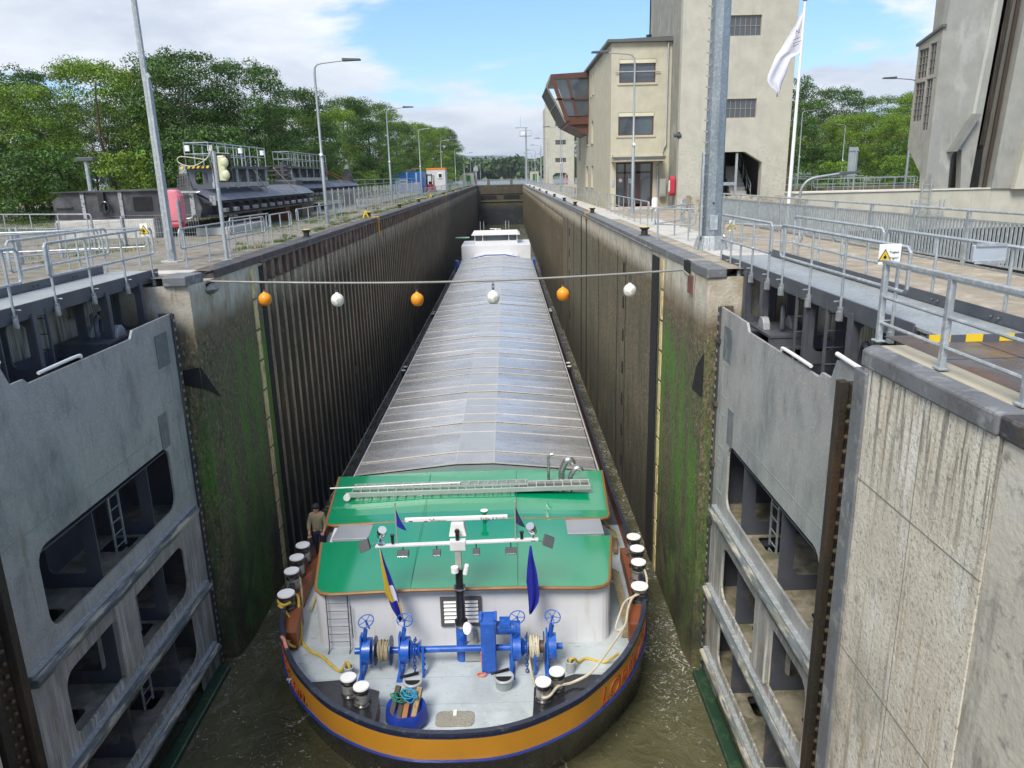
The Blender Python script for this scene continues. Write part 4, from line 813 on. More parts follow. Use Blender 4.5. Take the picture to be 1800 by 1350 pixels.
# gangway ladder lying on the roof
MB().prism([(-3.5, -8.6), (4.09, -8.6), (4.09, -6.93), (.89, -6.60), (-.30, -6.60), (-3.5, -6.91)], 'y', 22.12, 22.21).build('hatch_end_plate', plate_m, barge)
gw = thing('gangplank', 'aluminium gangplank lying across the rear green roof', 'gangplank', (.15, 20.7, -6.95))
alu = simple('aluminium', (.55, .58, .54), .4, .6)
b = MB(); b.bar((-3.45, 20.55, -6.80), (3.75, 20.55, -6.74), .05, .14); b.bar((-3.3, 20.95, -6.78), (3.75, 20.95, -6.72), .05, .14); b.build('side_beam', alu, gw, bevel=.008)
b = MB()
for k in range(28): MB().bar((-3.3+k*.26, 20.57, -6.78+k*.002), (-3.3+k*.26, 20.93, -6.77+k*.002), .03, .03).build('cross_bar', alu, gw)
MB().obox((2.6, 20.75, -6.76), (1.1, 0, .01), (0, .18, 0), (0, 0, .008)).build('walking_grid', mat('grid_dark', (.12, .125, .12), .6, .3, bump=1, bscale=90), gw)
b = MB(); b.bar((-3.25, 20.62, -6.64), (1.9, 20.62, -6.62), .03, .05); b.bar((-3.25, 20.92, -6.64), (1.9, 20.92, -6.62), .03, .05)
for k in range(19): b.bar((-3.2+k*.28, 20.62, -6.64), (-3.2+k*.28, 20.92, -6.64), .022, .022)
o = tag(b.build('ladder', alu, bevel=0), 'narrow aluminium ladder lying on top of the gangplank', 'ladder')
tag(MB().cyl((-3.95, 20.75, -6.66), (-.1, 20.8, -6.60), .022).build('boat_hook', capw, smooth=True), 'thin white boat hook pole resting on the gangplank', 'pole')
MB().lathe((-3.42, 20.5, -6.86), [(.10, -.03), (.10, .03)], 14, (0,1,0)).build('wheel', capw, gw, smooth=True)
# hatch covers: 62 folding sections
def hz(x):  # profile height
    return 0
hx = [(-3.55, -7.15), (-3.50, -6.86), (-.30, -6.55), (.89, -6.55), (4.10, -6.88), (4.15, -7.15)]
b = MB(); yy = 22.25
for (x0, z0_), (x1, z1_) in zip(hx[:-1], hx[1:]):
    pass
def hatch_one(y):
    L = 1.02
    o = MB(); n2_ = len(hx)
    vs = [(x, y+.0, z) for x, z in hx]+[(x, y+L, z) for x, z in hx]
    o.mi = 0
    for i in range(n2_-1):
        o.mi = 1 if i == 2 else 0; o.add([vs[i], vs[i+1], vs[n2_+i+1], vs[n2_+i]], [(0,1,2,3)])
    h_ = o.build('hatch_cover', [hatch, hatch_mid], barge)
    r_ = MB()
    for (x0, z0_), (x1, z1_) in zip(hx[:-1], hx[1:]): r_.bar((x0, y+.0, z0_+.008), (x1, y+.0, z1_+.008), .032, .03)
    for xx in (-.30, .89): r_.bar((xx, y, -6.545), (xx, y+L, -6.545), .03, .012)
    for xx, zz2 in ((-1.4, -6.655), (2.0, -6.66), (-2.5, -6.762), (3.1, -6.775)): pass
    rb = r_.build('cover_rib', hatch_rib, h_)
    return h_, rb
h0, hr0 = hatch_one(22.2)
for k in range(1, 62):
    c = h0.copy(); SC.collection.objects.link(c); c.location = (0, 1.025*k, .003*math.sin(k*2.3)); c.rotation_euler = (.0016*math.sin(k*1.7), .0005*math.sin(k*3.1), 0)
    c.location.z -= 0
    d = hr0.copy(); SC.collection.objects.link(d); d.parent = c
MB().box(-3.5, -3.44, 22.1, 85.8, -8.7, -6.92).box(4.03, 4.09, 22.1, 85.8, -8.7, -6.92).box(-3.5, 4.09, 22.15, 22.2, -8.7, -6.9).build('hatch_coaming', mat('coaming_brown', (.16, .06, .035), .5), barge)
b = MB()
for x in (-3.62, 4.21): b.bar((x, 22.2, -7.05), (x, 85.8, -7.05), .05, .05)
b.build('coaming_rail', hatch_rib, barge)
b = MB()
b.tube([(BX-4.6, y, -7.75+.04*math.sin(y*2)) for y in np.arange(22.5, 90, 3)], .012, 4)
for y in np.arange(22.5, 90, 6): b.cyl((BX-4.6, y, -8.4), (BX-4.6, y, -7.75), .014, n=5)
b.build('guard_wire', galv_w, barge)
# bollards on bow and sides
def bollard(x, y, ztop, r, base, cap=True):
    o = MB().lathe((x, y, base), [(r*1.15, 0), (r*1.15, .05), (r*.93, .08), (r*.93, ztop-base-.12), (r*1.08, ztop-base-.10), (r*1.08, ztop-base-.02)], 20).build('bollard', mat('bollard_black', (.02, .02, .022), .35, 0, [((.26,.24,.20), 3, (2,2,6), .52, .6, None, .5)], coat=.2), barge, smooth=True)
    MB().lathe((x, y, ztop-.02), [(r*1.08, 0), (r*1.05, .03), (r*.2, .035)], 24).build('bollard_cap', capw, o, smooth=True)
    if cap: MB().lathe((x, y, base+.10), [(r*.97, 0), (r*.97, (ztop-base)*.45)], 20).build('wear_band', mat('worn_steel', (.42, .42, .41), .35, .5, [((.1,.09,.08), 3, (2,2,5), .5, .6, None, .8)]), o, smooth=True)
    return o
for x, y in ((-4.52, 19.4), (-4.50, 18.68), (-4.44, 17.95), (4.84, 19.4), (4.82, 18.7), (4.73, 17.95)): bollard(x, y, -7.78, .185, -8.35)
for x, y in ((-4.28, 16.85), (4.56, 16.78)): bollard(x, y, -7.80, .20, -8.2, False)
for x, y in ((-2.05, 13.5), (-1.73, 13.2), (2.28, 13.52), (1.98, 13.2)): bollard(x, y, -7.81, .155, -8.25)
for s in (-1, 1):
    X = lambda v: BX+s*v
    # glossy black corner shelves and brown bollard boxes
    pts = [(X(v), y) for v, y in ((1.55, 12.45), (2.2, 12.82), (2.8, 13.32), (3.25, 13.9), (2.5, 13.95), (1.62, 13.55))]
    MB().prism(pts, 'z', -8.26, -8.21).build('bollard_shelf', black, barge)
    MB().prism([(X(1.56), 12.75), (X(1.63), 13.52), (X(1.66), 13.52), (X(1.62), 12.75)], 'z', -8.69, -8.26).build('shelf_side', brown, barge)
    MB().prism([(X(v), y) for v, y in ((3.95, 15.75), (4.12, 16.95), (4.5, 16.95), (4.22, 15.75))], 'z', -8.69, -8.2).build('bollard_box', brown, barge, bevel=.02)
    MB().prism([(X(v), y) for v, y in ((4.28, 17.6), (4.34, 19.8), (4.62, 19.8), (4.54, 17.6))], 'z', -8.69, -8.33).build('bollard_box', brown, barge, bevel=.02)
# winches
AX = -8.2; YW = 14.95
wn = MB().cyl((-2.22, YW, AX), (2.5, YW, AX), .075, n=14).build('winch_shaft', blue, barge, smooth=True)
MB().box(.66, .99, YW-.28, YW+.22, -8.69, -7.40).box(.62, .70, YW-.2, YW+.15, -7.42, -7.34).box(.95, 1.03, YW-.2, YW+.15, -7.42, -7.34).build('gearbox', blue, wn, bevel=.02)
m2 = MB().cyl((1.0, YW+.05, -7.72), (1.55, YW+.05, -7.72), .15, n=18); m2.box(1.08, 1.32, YW-.12, YW+.2, -7.62, -7.53)
m2.build('motor', blue, wn, smooth=True)
b = MB()
for k in range(8): b.cyl((1.08+k*.05, YW+.05, -7.72), (1.09+k*.05, YW+.05, -7.72), .17, n=18)
b.build('motor_fin', blue, wn)
def hwheel(x, parent, lean):
    c = Vector((x, YW-.02, -7.42)); ax = Vector((.15*lean, -.35, .9)).normalized(); a = ax.orthogonal().normalized(); q = ax.cross(a)
    b = MB(); b.tube([c+(a*math.cos(t)+q*math.sin(t))*.175 for t in np.linspace(0, 2*math.pi, 25)[:-1]], .013, 6, closed=True)
    for t in np.linspace(0, 2*math.pi, 6)[:-1]: b.tube([c, c+(a*math.cos(t+.3)+q*math.sin(t+.3))*.175], .009, 5)
    b.sphere(c, .035, 8); b.tube([c, c-ax*.28], .02, 6); b.build('hand_wheel', blue, parent, smooth=True)
def brake(x, lean, chain):
    o = MB().lathe((x, YW, AX), [(.12, -.10), (.30, -.09), (.30, .09), (.12, .10)], 28, (1,0,0)).build('brake_drum', blue, wn, smooth=True)
    b = MB(); b.prism([(YW-.42, -8.69), (YW-.30, -8.69), (YW-.02, -8.0), (YW+.25, -8.69), (YW+.36, -8.69), (YW+.1, -7.78), (YW-.1, -7.78)], 'x', x-.14, x-.10); b.box(x-.18, x-.06, YW-.5, YW+.42, -8.69, -8.65); b.bar((x-.05, YW-.05, -7.9), (x, YW-.02, -7.62), .10, .06); b.build('winch_bracket', blue, o)
    hwheel(x+.02, o, lean)
    if chain:
        MB().lathe((x+.22, YW, AX), [(.10, -.12), (.22, -.11), (.14, -.04), (.14, .04), (.22, .11), (.10, .12)], 22, (1,0,0)).build('chain_gypsy', blue, o, smooth=True)
        b = MB(); P = [(x+.22, YW-.0+.26*math.cos(t), AX+.26*math.sin(t)) for t in np.linspace(1.2, 3.3, 8)]+[(x+.22, YW-.30, AX-.05-k*.08) for k in range(1, 6)]
        for i, p in enumerate(P[:-1]):
            p = Vector(p); q = Vector(P[i+1]); dd = (q-p); m = (p+q)/2; side = Vector((1,0,0)) if i % 2 else dd.cross(Vector((1,0,0))).normalized()
            b.tube([m+dd*.62*math.cos(t)+side*.032*math.sin(t) for t in np.linspace(0, 2*math.pi, 11)[:-1]], .013, 5, closed=True)
        b.build('anchor_chain', mat('chain_blue', (.012, .06, .30), .4, .2), o, smooth=True)
        b = MB(); b.prism([(YW-.36, -8.69), (YW-.26, -8.69), (YW-.04, -8.1), (YW-.16, -8.0)], 'x', x+.38, x+.43)
        for k in range(4): b.sphere((x+.44, YW-.27+k*.05, -8.55+k*.12), .028, 8)
        b.build('winch_bracket', blue, o)
brake(-1.93, -1, False); brake(-1.06, 1, True); brake(1.46, -1, True); brake(2.26, 1, False)
def drum(x0, x1, m, n, r, xa, xb, coil):
    o = MB().cyl((x0, YW, AX), (x1, YW, AX), .14, n=20).build('rope_drum', mat('drum_brown', (.09, .05, .035), .5), wn, smooth=True)
    for x in (x0, x1): MB().lathe((x, YW, AX), [(.14, -.012), (.33, -.012), (.33, .012), (.14, .012)], 28, (1,0,0)).build('drum_flange', mat('flange_blue', (.05, .09, .20), .4, .3), o, smooth=True)
    b = MB(); P = []
    for i in range(n*14): t = i/14; P.append((xa+(xb-xa)*(.5-.5*math.cos(t*.75)), YW+(r+.012*math.sin(t*2.1))*math.cos(t*6.283), AX+(r+.02*math.sin(t*1.3))*math.sin(t*6.283)))
    b.tube(P, .026, 6)
    P = [(x, y, z) for x, y, z in P[::1]]
    b.tube([(x+.01*math.sin(i), YW+(y-YW)*1.16, AX+(z-AX)*1.16) for i, (x, y, z) in enumerate(P[:int(len(P)*.7)])], .026, 6)
    q = b.build('rope_coil', m, smooth=True); return tag(q, coil, 'rope')
drum(-1.75, -1.40, rope_t, 10, .18, -1.66, -1.46, 'tan mooring rope coiled on the left winch drum')
drum(1.70, 2.08, rope_w, 12, .20, 1.75, 1.95, 'white mooring rope coiled on the right winch drum')
MB().box(.26, .63, 15.1, 15.35, -8.66, -8.28).build('switch_box', grey_b, barge, bevel=.015)
b = MB(); b.tube([(.70+.05*math.cos(t), 14.72+.015*t*.3+.05*math.sin(t), -8.12-.018*t) for t in np.linspace(0, 28, 120)], .016, 5); b.tube([(.66+.10*math.cos(t), 14.62+.06*math.sin(t), -8.66) for t in np.linspace(0, 12, 40)], .016, 5)
tag(b.build('spiral_hose', rope_o, smooth=True), 'orange spiral hose hanging beside the blue gearbox', 'hose')
vt = MB().tube(cat([(.52, 15.3, -8.3), (.52, 15.2, -7.95), (.48, 15.1, -7.8), (.40, 15.0, -7.72)], 4), .06, 10).build('vent_pipe', grey_b, barge, smooth=True)
MB().lathe((.40, 14.98, -7.70), [(.06, -.06), (.14, .06), (.14, .08)], 16, (-.6, -.5, .3)).build('vent_cowl', capw, vt, smooth=True)
# anchor hawse pots and mooring pipes
for x, y, r, h in ((-.82, 14.15, .19, .30), (1.16, 14.2, .20, .30)):
    o = MB().cyl((x, y+.05, -8.69), (x, y-.05, -8.69+h), r*.92, r, n=24).build('chain_pipe', mat('pipe_grey', (.36, .39, .41), .4, 0), barge, smooth=True)
    MB().tube([(x+r*math.cos(t), y-.05+r*math.sin(t), -8.69+h) for t in np.linspace(0, 6.283, 25)[:-1]], .032, 8, closed=True).build('pipe_rim', MATS['pipe_grey'], o, smooth=True)
    MB().cyl((x, y-.05, -8.69+h+.004), (x, y-.05, -8.69+h+.006), r*.9, n=20).build('pipe_hole', darkhole, o)
    MB().bar((x-.28, y+.02, -8.35), (x+.12, y+.08, -8.28), .05, .04).build('chain_stopper', black, o)
for x, y in ((-2.33, 14.7), (2.66, 14.7)):
    o = MB().lathe((x, y, -8.69), [(.10, 0), (.11, .26), (.085, .27), (.085, .05)], 18).build('mooring_pipe', MATS['pipe_grey'], barge, smooth=True)
# wooden deck grate / hatch
MB().prism(rr(-.26, .54, 13.0, 13.45, .12), 'z', -8.69, -8.665).build('deck_hatch', mat('deck_grating', (.42, .40, .33), .6, .1, [((.14,.13,.11), 45, (1,1,1), .5, .54, None, .8)], bump=1, bscale=60), barge)
MB().box(.10, .17, 13.3, 13.46, -8.665, -8.64).build('hatch_handle', capw, barge)
# blue bag with timbers and cords
lath = MB().lathe((-.84, 13.18, -8.69), [(.36, 0), (.43, .12), (.44, .28), (.40, .40), (.36, .38), (.30, .30)], 26)
lath.v = [(x+.02*math.sin(z*20+x*9), y*1+.02*math.sin(x*14), z+.015*math.sin(x*17+y*11)) for x, y, z in lath.v]
tag(lath.build('blue_bag', tarp, smooth=True), 'round blue tarpaulin bag full of timber on the foredeck', 'bag')
for (p, q, w, h, m_, lab) in (((-1.15, 13.0, -8.5), (-1.02, 13.5, -8.05), .11, .09, wood_d, 'dark upright timber at the left of the blue bag'), ((-.98, 12.9, -8.45), (-.9, 13.5, -8.16), .10, .08, wood_d, 'dark lying timber in the middle of the blue bag'), ((-.66, 12.95, -8.40), (-.58, 13.5, -8.12), .11, .12, wood, 'thick pale timber at the right of the blue bag'), ((-.84, 12.86, -8.36), (-.82, 13.25, -8.28), .11, .10, simple('timber_red', (.34, .16, .07), .8), 'short reddish block sticking out of the blue bag')):
    tag(MB().bar(p, q, w, h).build('timber', m_, bevel=.012), lab, 'timber', 'timbers in the blue bag')
def tangle(c, n, r, m, rad, lab, seed):
    rg = np.random.default_rng(seed); P = [(c[0]+r*math.cos(i*1.15+rg.normal()*.4)*rg.uniform(.3, 1), c[1]+r*math.sin(i*1.15)*rg.uniform(.3, 1), c[2]+rg.uniform(0, .16)) for i in range(n)]
    return tag(MB().tube(cat(P, 6), rad, 6).build('cord', m, smooth=True), lab, 'cord')
tangle((-.97, 13.28, -8.2), 26, .22, rope_g, .012, 'tangled green cord on the timbers in the blue bag', 3)
tangle((-.75, 13.25, -8.17), 24, .19, rope_b, .012, 'tangled light blue cord on the timbers in the blue bag', 5)
# mooring ropes
def rope(pts, r, m, lab, k=8, grp=None):
    P = cat(pts, k); b = MB(); b.tube(P, r, 7)
    return tag(b.build('mooring_rope', m, smooth=True), lab, 'rope')
cz = -8.65
rope([(-4.14, 16.7, -7.97), (-4.28, 16.6, -7.98), (-4.46, 16.75, -7.97), (-4.44, 17.0, -7.95), (-4.25, 17.06, -7.95), (-4.05, 17.0, -7.98), (-3.98, 16.8, -8.3), (-3.85, 16.4, -8.55), (-3.78, 16.1, cz), (-3.5, 15.7, cz), (-3.1, 15.4, cz), (-2.75, 15.0, cz), (-2.55, 14.85, cz+.02), (-2.42, 14.85, -8.42), (-2.33, 14.72, -8.40), (-2.3, 14.68, -8.55)], .036, rope_y, 'thick yellow rope from the front left bollard to the mooring pipe')
rope([(-4.42, 16.62, -8.0), (-4.25, 16.48, -8.05), (-4.08, 16.4, -8.3), (-3.95, 16.2, -8.55), (-3.8, 16.0, cz), (-3.85, 15.7, -8.55), (-3.95, 15.3, -8.1)], .033, rope_y, 'short yellow rope end over the left bulwark')
rope([(-4.36, 18.1, -8.2), (-4.22, 17.9, -8.0), (-4.08, 17.4, -8.5), (-4.05, 16.8, cz), (-3.9, 16.2, cz+.03), (-3.95, 15.7, -8.4), (-4.0, 15.35, -8.05)], .026, rope_t, 'thin tan rope running along the left gangway')
rope([(-4.0, 20.2, cz), (-4.1, 19.6, cz), (-3.95, 18.6, cz), (-3.86, 17.4, cz)], .02, rope_y, 'yellow rope lying beside the left house side')
rope([(1.72, YW-.25, -8.25), (1.75, 14.6, -8.5), (1.82, 14.0, -8.45), (1.93, 13.5, -8.1), (1.95, 13.08, -8.08), (2.1, 13.1, -8.08), (2.3, 13.37, -8.06), (2.6, 13.55, -8.12), (3.0, 13.72, -8.02), (3.35, 14.2, -7.96), (3.75, 14.9, -7.95), (4.0, 15.4, -7.96), (4.15, 16.0, -7.96), (4.35, 16.5, -7.95), (4.72, 16.9, -7.93), (4.85, 17.4, -7.95), (4.86, 18.1, -7.98), (4.7, 18.15, -8.0), (4.58, 17.95, -8.0)], .030, rope_w, 'white rope from the right winch round the bow bollards')
rope([(3.95, 15.3, -7.96), (3.82, 15.2, -8.0), (3.78, 15.45, -8.1), (3.95, 15.9, -7.98), (4.15, 16.35, -7.95), (4.5, 16.6, -7.93), (4.72, 16.8, -7.92)], .026, rope_w, 'second white rope along the right bulwark rim')
rope([(3.75, 14.75, -8.3), (3.45, 14.95, cz), (3.05, 15.1, cz), (2.85, 14.9, cz+.05), (2.75, 14.75, -8.4), (2.66, 14.7, -8.38), (2.64, 14.68, -8.5)], .03, rope_y, 'yellow rope hanging out of the right mooring pipe')
b = MB()
for k in range(6): b.tube(cat([(4.02+k*.05, 18.5, -8.6), (4.0+k*.05, 18.2, -8.05-.03*k), (4.08+k*.035, 17.6, -8.3), (4.1+k*.03, 17.0, -8.45), (4.1+k*.03, 16.3, cz), (4.0+k*.035, 15.9, cz)], 5), .018, 6)
tag(b.build('rope_bundle', rope_t, smooth=True), 'bundle of tan ropes lying along the right gangway', 'rope')
rope([(4.35, 22.0, -8.3), (4.3, 21.4, -8.4), (4.5, 20.8, -8.3), (4.55, 20.3, -8.3), (4.4, 21.0, -8.3), (4.25, 21.8, -8.35)], .022, rope_y, 'loop of yellow rope beside the right rear roof corner')
tag(MB().tube(cat([(-3.93, 15.2, -7.95), (-3.83, 15.05, -7.94), (-3.76, 14.9, -7.97), (-3.66, 14.8, -8.15)], 4), .04, 7).build('rope_sleeve', simple('sleeve_pink', (.60, .22, .16), .8)), 'pinkish rope sleeve on the left bulwark rim', 'rope sleeve')
tag(MB().bar((4.42, 20.0, -8.55), (4.5, 20.6, -8.5), .12, .16).build('timber_fender', wood, bevel=.02), 'old timber fender beside the right side bollards', 'fender')
for x in (-4.42, 4.72):
    for y in (40.3, 41.1): bollard(x, y, -8.05, .12, -8.7, False)
    for y in (58, 58.8): bollard(x, y, -8.05, .12, -8.7, False)
# wheelhouse and stern
st = MB().prism([(-4.05, -8.7), (4.3, -8.7), (4.3, -5.85), (-4.05, -5.85)], 'y', 92, 99); st.build('aft_house', white, barge, bevel=.05)
MB().prism([(-2.5, -8.5), (2.75, -8.5), (2.75, -7.0), (2.0, -6.75), (-1.8, -6.75), (-2.5, -7.0)], 'y', 86.2, 92).build('engine_casing', white, barge)
for x0, x1 in ((-4.1, -2.5), (2.75, 4.3)): MB().box(x0, x1, 88, 92, -8.7, -7.6).build('stern_hatch', grey_b, barge)
b = MB(); b.tube([(-4.3, 87, -7.5), (-2.6, 87, -6.9), (-1, 87, -6.55), (1.2, 87, -6.55), (2.8, 87, -6.9), (4.5, 87, -7.5)], .07, 8); b.build('stern_arch', simple('arch_blue', (.02, .07, .30), .4), barge)
for x in (-4.35, 4.5): MB().box(x-.15, x+.15, 86.5, 88, -8.7, -7.1).build('stern_post', MATS['arch_blue'], barge)
wh = MB().box(-2.5, 2.75, 94, 98, -5.85, -5.5).box(-2.5, 2.75, 97.8, 98, -5.5, -4.8).build('wheelhouse', white, barge)
MB().box(-2.42, 2.66, 94.05, 94.1, -5.5, -4.8).build('wheelhouse_window', glass_l, wh)
b = MB()
for x in (-2.46, -1.5, 1.7, 2.7): b.box(x-.05, x+.05, 93.98, 94.1, -5.5, -4.8)
b.build('window_post', white, wh)
MB().prism([(-2.9, -4.8), (3.1, -4.8), (2.8, -4.52), (-2.7, -4.52)], 'y', 93.6, 98.4).build('wheelhouse_roof', capw, wh)
MB().bar((-.6, 95, -4.1), (.75, 95.2, -4.2), .12, .1).cyl((.1, 95, -4.5), (.1, 95, -4.1), .1).build('radar', capw, wh)
for x in (-1.9, -1.45, 1.35, 1.75): MB().cyl((x, 98.5, -4.5), (x, 98.5, -3.4), .04, n=6).build('antenna', galv, wh)
tag(MB().box(-4.9, -3.2, 95, 95.6, -5.2, -5.08).build('folded_awning', simple('awning_green', (.25, .45, .32), .6)), 'pale green folded awning left of the wheelhouse', 'awning')
# ================================================================ PERSON on the left gangway
def skin_body(name, joints, edges, radii, m, parent, lev=2):
    me = bpy.data.meshes.new(name); o_ = ORG[parent.name]; me.from_pydata([Vector(j)-o_ for j in joints], edges, [])
    ob = bpy.data.objects.new(name, me); SC.collection.objects.link(ob); ob.parent = parent; ORG[ob.name] = o_
    md = ob.modifiers.new('skin', 'SKIN'); 
    for i, r in enumerate(radii): me.skin_vertices[0].data[i].radius = (r, r) if not isinstance(r, tuple) else r
    me.skin_vertices[0].data[0].use_root = True
    s = ob.modifiers.new('sub', 'SUBSURF'); s.levels = lev; s.render_levels = lev; me.materials.append(m)
    return ob
px, py, pz = -4.30, 20.35, -8.69
pt = thing('person', 'person in khaki jacket, dark cap and navy trousers standing on the left side deck', 'person', (px, py, pz))
J = [(0, 0, .90), (0, -.02, 1.05), (0, -.03, 1.25), (0, -.04, 1.40), (0, -.05, 1.48), (0, -.07, 1.55), (.0, -.08, 1.64),
     (-.17, -.03, 1.38), (-.24, -.06, 1.12), (-.22, -.20, .92), (-.20, -.28, .86), (.17, -.03, 1.38), (.25, -.08, 1.13), (.24, -.24, 1.0), (.22, -.33, .97),
     (-.10, 0, .84), (-.12, .01, .47), (-.13, .03, .08), (-.13, -.12, .04), (.10, 0, .84), (.12, -.02, .47), (.14, -.02, .08), (.15, -.17, .04)]
Eg = [(0,1),(1,2),(2,3),(3,4),(4,5),(5,6),(3,7),(7,8),(8,9),(9,10),(3,11),(11,12),(12,13),(13,14),(0,15),(15,16),(16,17),(17,18),(0,19),(19,20),(20,21),(21,22)]
Rd = [(.16,.11),(.15,.11),(.17,.12),(.13,.09),.055,.085,.095,.065,.05,.04,.035,.065,.05,.04,.035,.10,.07,.045,.05,.10,.07,.045,.05]
P_ = lambda L: [(px+x, py+y, pz+z) for x, y, z in L]
body = skin_body('body', P_(J), Eg, Rd, skinm, pt)
for sx in (-1, 1):
    hx_, hy, hz_ = (px-.20, py-.28, pz+.86) if sx < 0 else (px+.22, py-.33, pz+.97)
    for k in range(4): MB().tube([(hx_-.03+k*.02, hy-.02, hz_), (hx_-.03+k*.02, hy-.075+.008*abs(k-1.4), hz_-.02), (hx_-.03+k*.02, hy-.09, hz_-.05)], .0095, 6).build('finger', skinm, pt, smooth=True)
    MB().tube([(hx_-sx*.03, hy+.0, hz_), (hx_-sx*.06, hy-.04, hz_-.01), (hx_-sx*.05, hy-.07, hz_-.03)], .011, 6).build('thumb', skinm, pt, smooth=True)
MB().sphere((px, py-.175, pz+1.615), .018, 8).build('nose', skinm, pt, smooth=True)
sw = [(0, 0, .88), (0, -.02, 1.05), (0, -.03, 1.25), (0, -.04, 1.41), (0, .04, 1.47), (-.17, -.03, 1.38), (-.25, -.06, 1.12), (-.23, -.19, .95), (.17, -.03, 1.38), (.26, -.08, 1.13), (.25, -.22, 1.02)]
skin_body('jacket', P_(sw), [(0,1),(1,2),(2,3),(3,4),(3,5),(5,6),(6,7),(3,8),(8,9),(9,10)], [(.19,.14),(.18,.14),(.20,.145),(.15,.11),.09,.085,.07,.055,.085,.07,.055], khaki, pt)
skin_body('bib_trousers', P_([(0, 0, .98), (0, .035, 1.16), (-.10, 0, .84), (-.12, .01, .47), (-.13, .03, .07), (.10, 0, .84), (.12, -.02, .47), (.14, -.02, .07)]), [(0,1),(0,2),(2,3),(3,4),(0,5),(5,6),(6,7)], [(.195,.15),(.15,.145),.12,.09,.075,.12,.09,.075], navyc, pt)
MB().sphere((px-.13, py-.05, pz+.05), .07, 10, (.8,1.9,.7)).build('shoe', black, pt, smooth=True); MB().sphere((px+.15, py-.10, pz+.05), .07, 10, (.8,1.9,.7)).build('shoe', black, pt, smooth=True)
cp = MB().sphere((px, py-.075, pz+1.68), .115, 14, (.95, 1.05, .75)); cp.build('cap', simple('cap_black', (.015, .016, .02), .8), pt, smooth=True)
MB().sphere((px, py-.06, pz+1.66), .105, 12, (.98, 1.0, .7)).build('hair', simple('hair', (.04, .03, .02), .8), pt, smooth=True)
# ================================================================ QUAY FURNITURE
def railing(p0, p1, label, ends=(1, 1), h=1.0, n=None, group=None, parts=True, mid=.5, legs=0.0, m=galv, r=.024, side=None):
    p0, p1 = Vector(p0), Vector(p1); L = (p1-p0).length; d = (p1-p0).normalized(); up = Vector((0,0,1))
    t = thing('railing', label, 'railing', p0, group)
    n = n or max(2, int(L/1.35)+1); b = MB(); e = .18
    zt, zm = up*h, up*h*mid
    top = []
    if ends[0]: top += [p0-d*e+zm, p0-d*(e+.07)+zm+up*.07, p0-d*(e+.07)+zt-up*.08, p0-d*e+zt]
    else: top += [p0+zt]
    if ends[1]: top += [p1+d*e+zt, p1+d*(e+.07)+zt-up*.08, p1+d*(e+.07)+zm+up*.07, p1+d*e+zm]
    else: top += [p1+zt]
    b.tube(top, r, 8); b.tube([p0-(d*e if ends[0] else d*0)+zm, p1+(d*e if ends[1] else d*0)+zm], r*.85, 8); b.build('handrail', m, t, smooth=True)
    for i in range(n):
        q = p0+(p1-p0)*(i/(n-1)); pb = MB().tube([q-up*legs, q+zt], r, 8); pb.cyl(q+up*(.002-legs), q+up*(.014-legs), .07, n=10); pb.build('post', m, t)
    return t
G1 = 'railing sections along the left quay'
railing((-7.0, 20.15, 0), (-6.75, 25.9, 0), 'first railing section on the left quay beside the tall lamp post', n=5)
railing((-7.6, 25.6, 0), (-7.35, 28.4, 0), 'short overlapping railing section behind the first left quay railing', n=3)
railing((-6.9, 27.4, 0), (-6.85, 29.6, 0), 'short railing section beside the first yellow topped bollard on the left quay', ends=(0, 1), n=3)
railing((-7.25, 32.4, 0), (-7.15, 40.5, 0), 'long railing section in front of the second lamp post on the left quay', n=6)
railing((-8.0, 39.5, 0), (-8.0, 44.5, 0), 'railing section set back behind the second left lamp post', n=4)
railing((-7.4, 46.5, 0), (-7.5, 56.5, 0), 'railing section beyond the second left lamp post', n=7)
rs = [(58+k*9.2, 58+k*9.2+8) for k in range(16)]
t0 = railing((-7.8, rs[0][0], 0), (-7.8, rs[0][1], 0), 'far railing section in the long row on the left quay', n=6, group='far railings on the left quay')
for a, c in rs[1:]: dup(t0, (-7.8, a, 0))
railing((-12.0, 20.1, 0), (-8.6, 20.9, 0), 'low cross railing between the tall lamp post and the mesh fence', ends=(0, 1), n=3)
railing((-13.5, 14.6, 0), (-9.3, 19.8, 0), 'railing behind the left gate walkway', n=5, h=1.05)
railing((-22, 33, 0), (-14.5, 29.5, 0), 'far railing at the left edge of the left quay', n=6, h=1.1)
railing((7.15, 31, 0), (7.4, 45.5, 0), 'long railing in front of the office entrance', ends=(1, 0), n=9)
railing((8.4, 30.6, 0), (9.2, 33.5, 0), 'short return railing right of the entrance lamp post', n=3)
railing((6.45, 25.3, 0), (8.1, 27.8, 0), 'small bent railing left of the big steel mast', n=3)
railing((6.4, 25.1, 0), (7.2, 24.2, 0), 'short railing near the edge left of the big steel mast', n=2)
railing((7.55, 20.9, 0), (8.6, 19.0, .0), 'low loop railing at the foot of the big steel mast', n=2, h=.75)
rs = [(50+k*9.2, 50+k*9.2+8) for k in range(16)]
t0 = railing((7.5, rs[0][0], 0), (7.5, rs[0][1], 0), 'far railing section in the long row on the right quay', n=6, group='far railings on the right quay')
for a, c in rs[1:]: dup(t0, (7.5, a, 0))
railing((8.3, 62, 0), (8.9, 66, 0), 'railing section at the far corner of the office building', n=3)
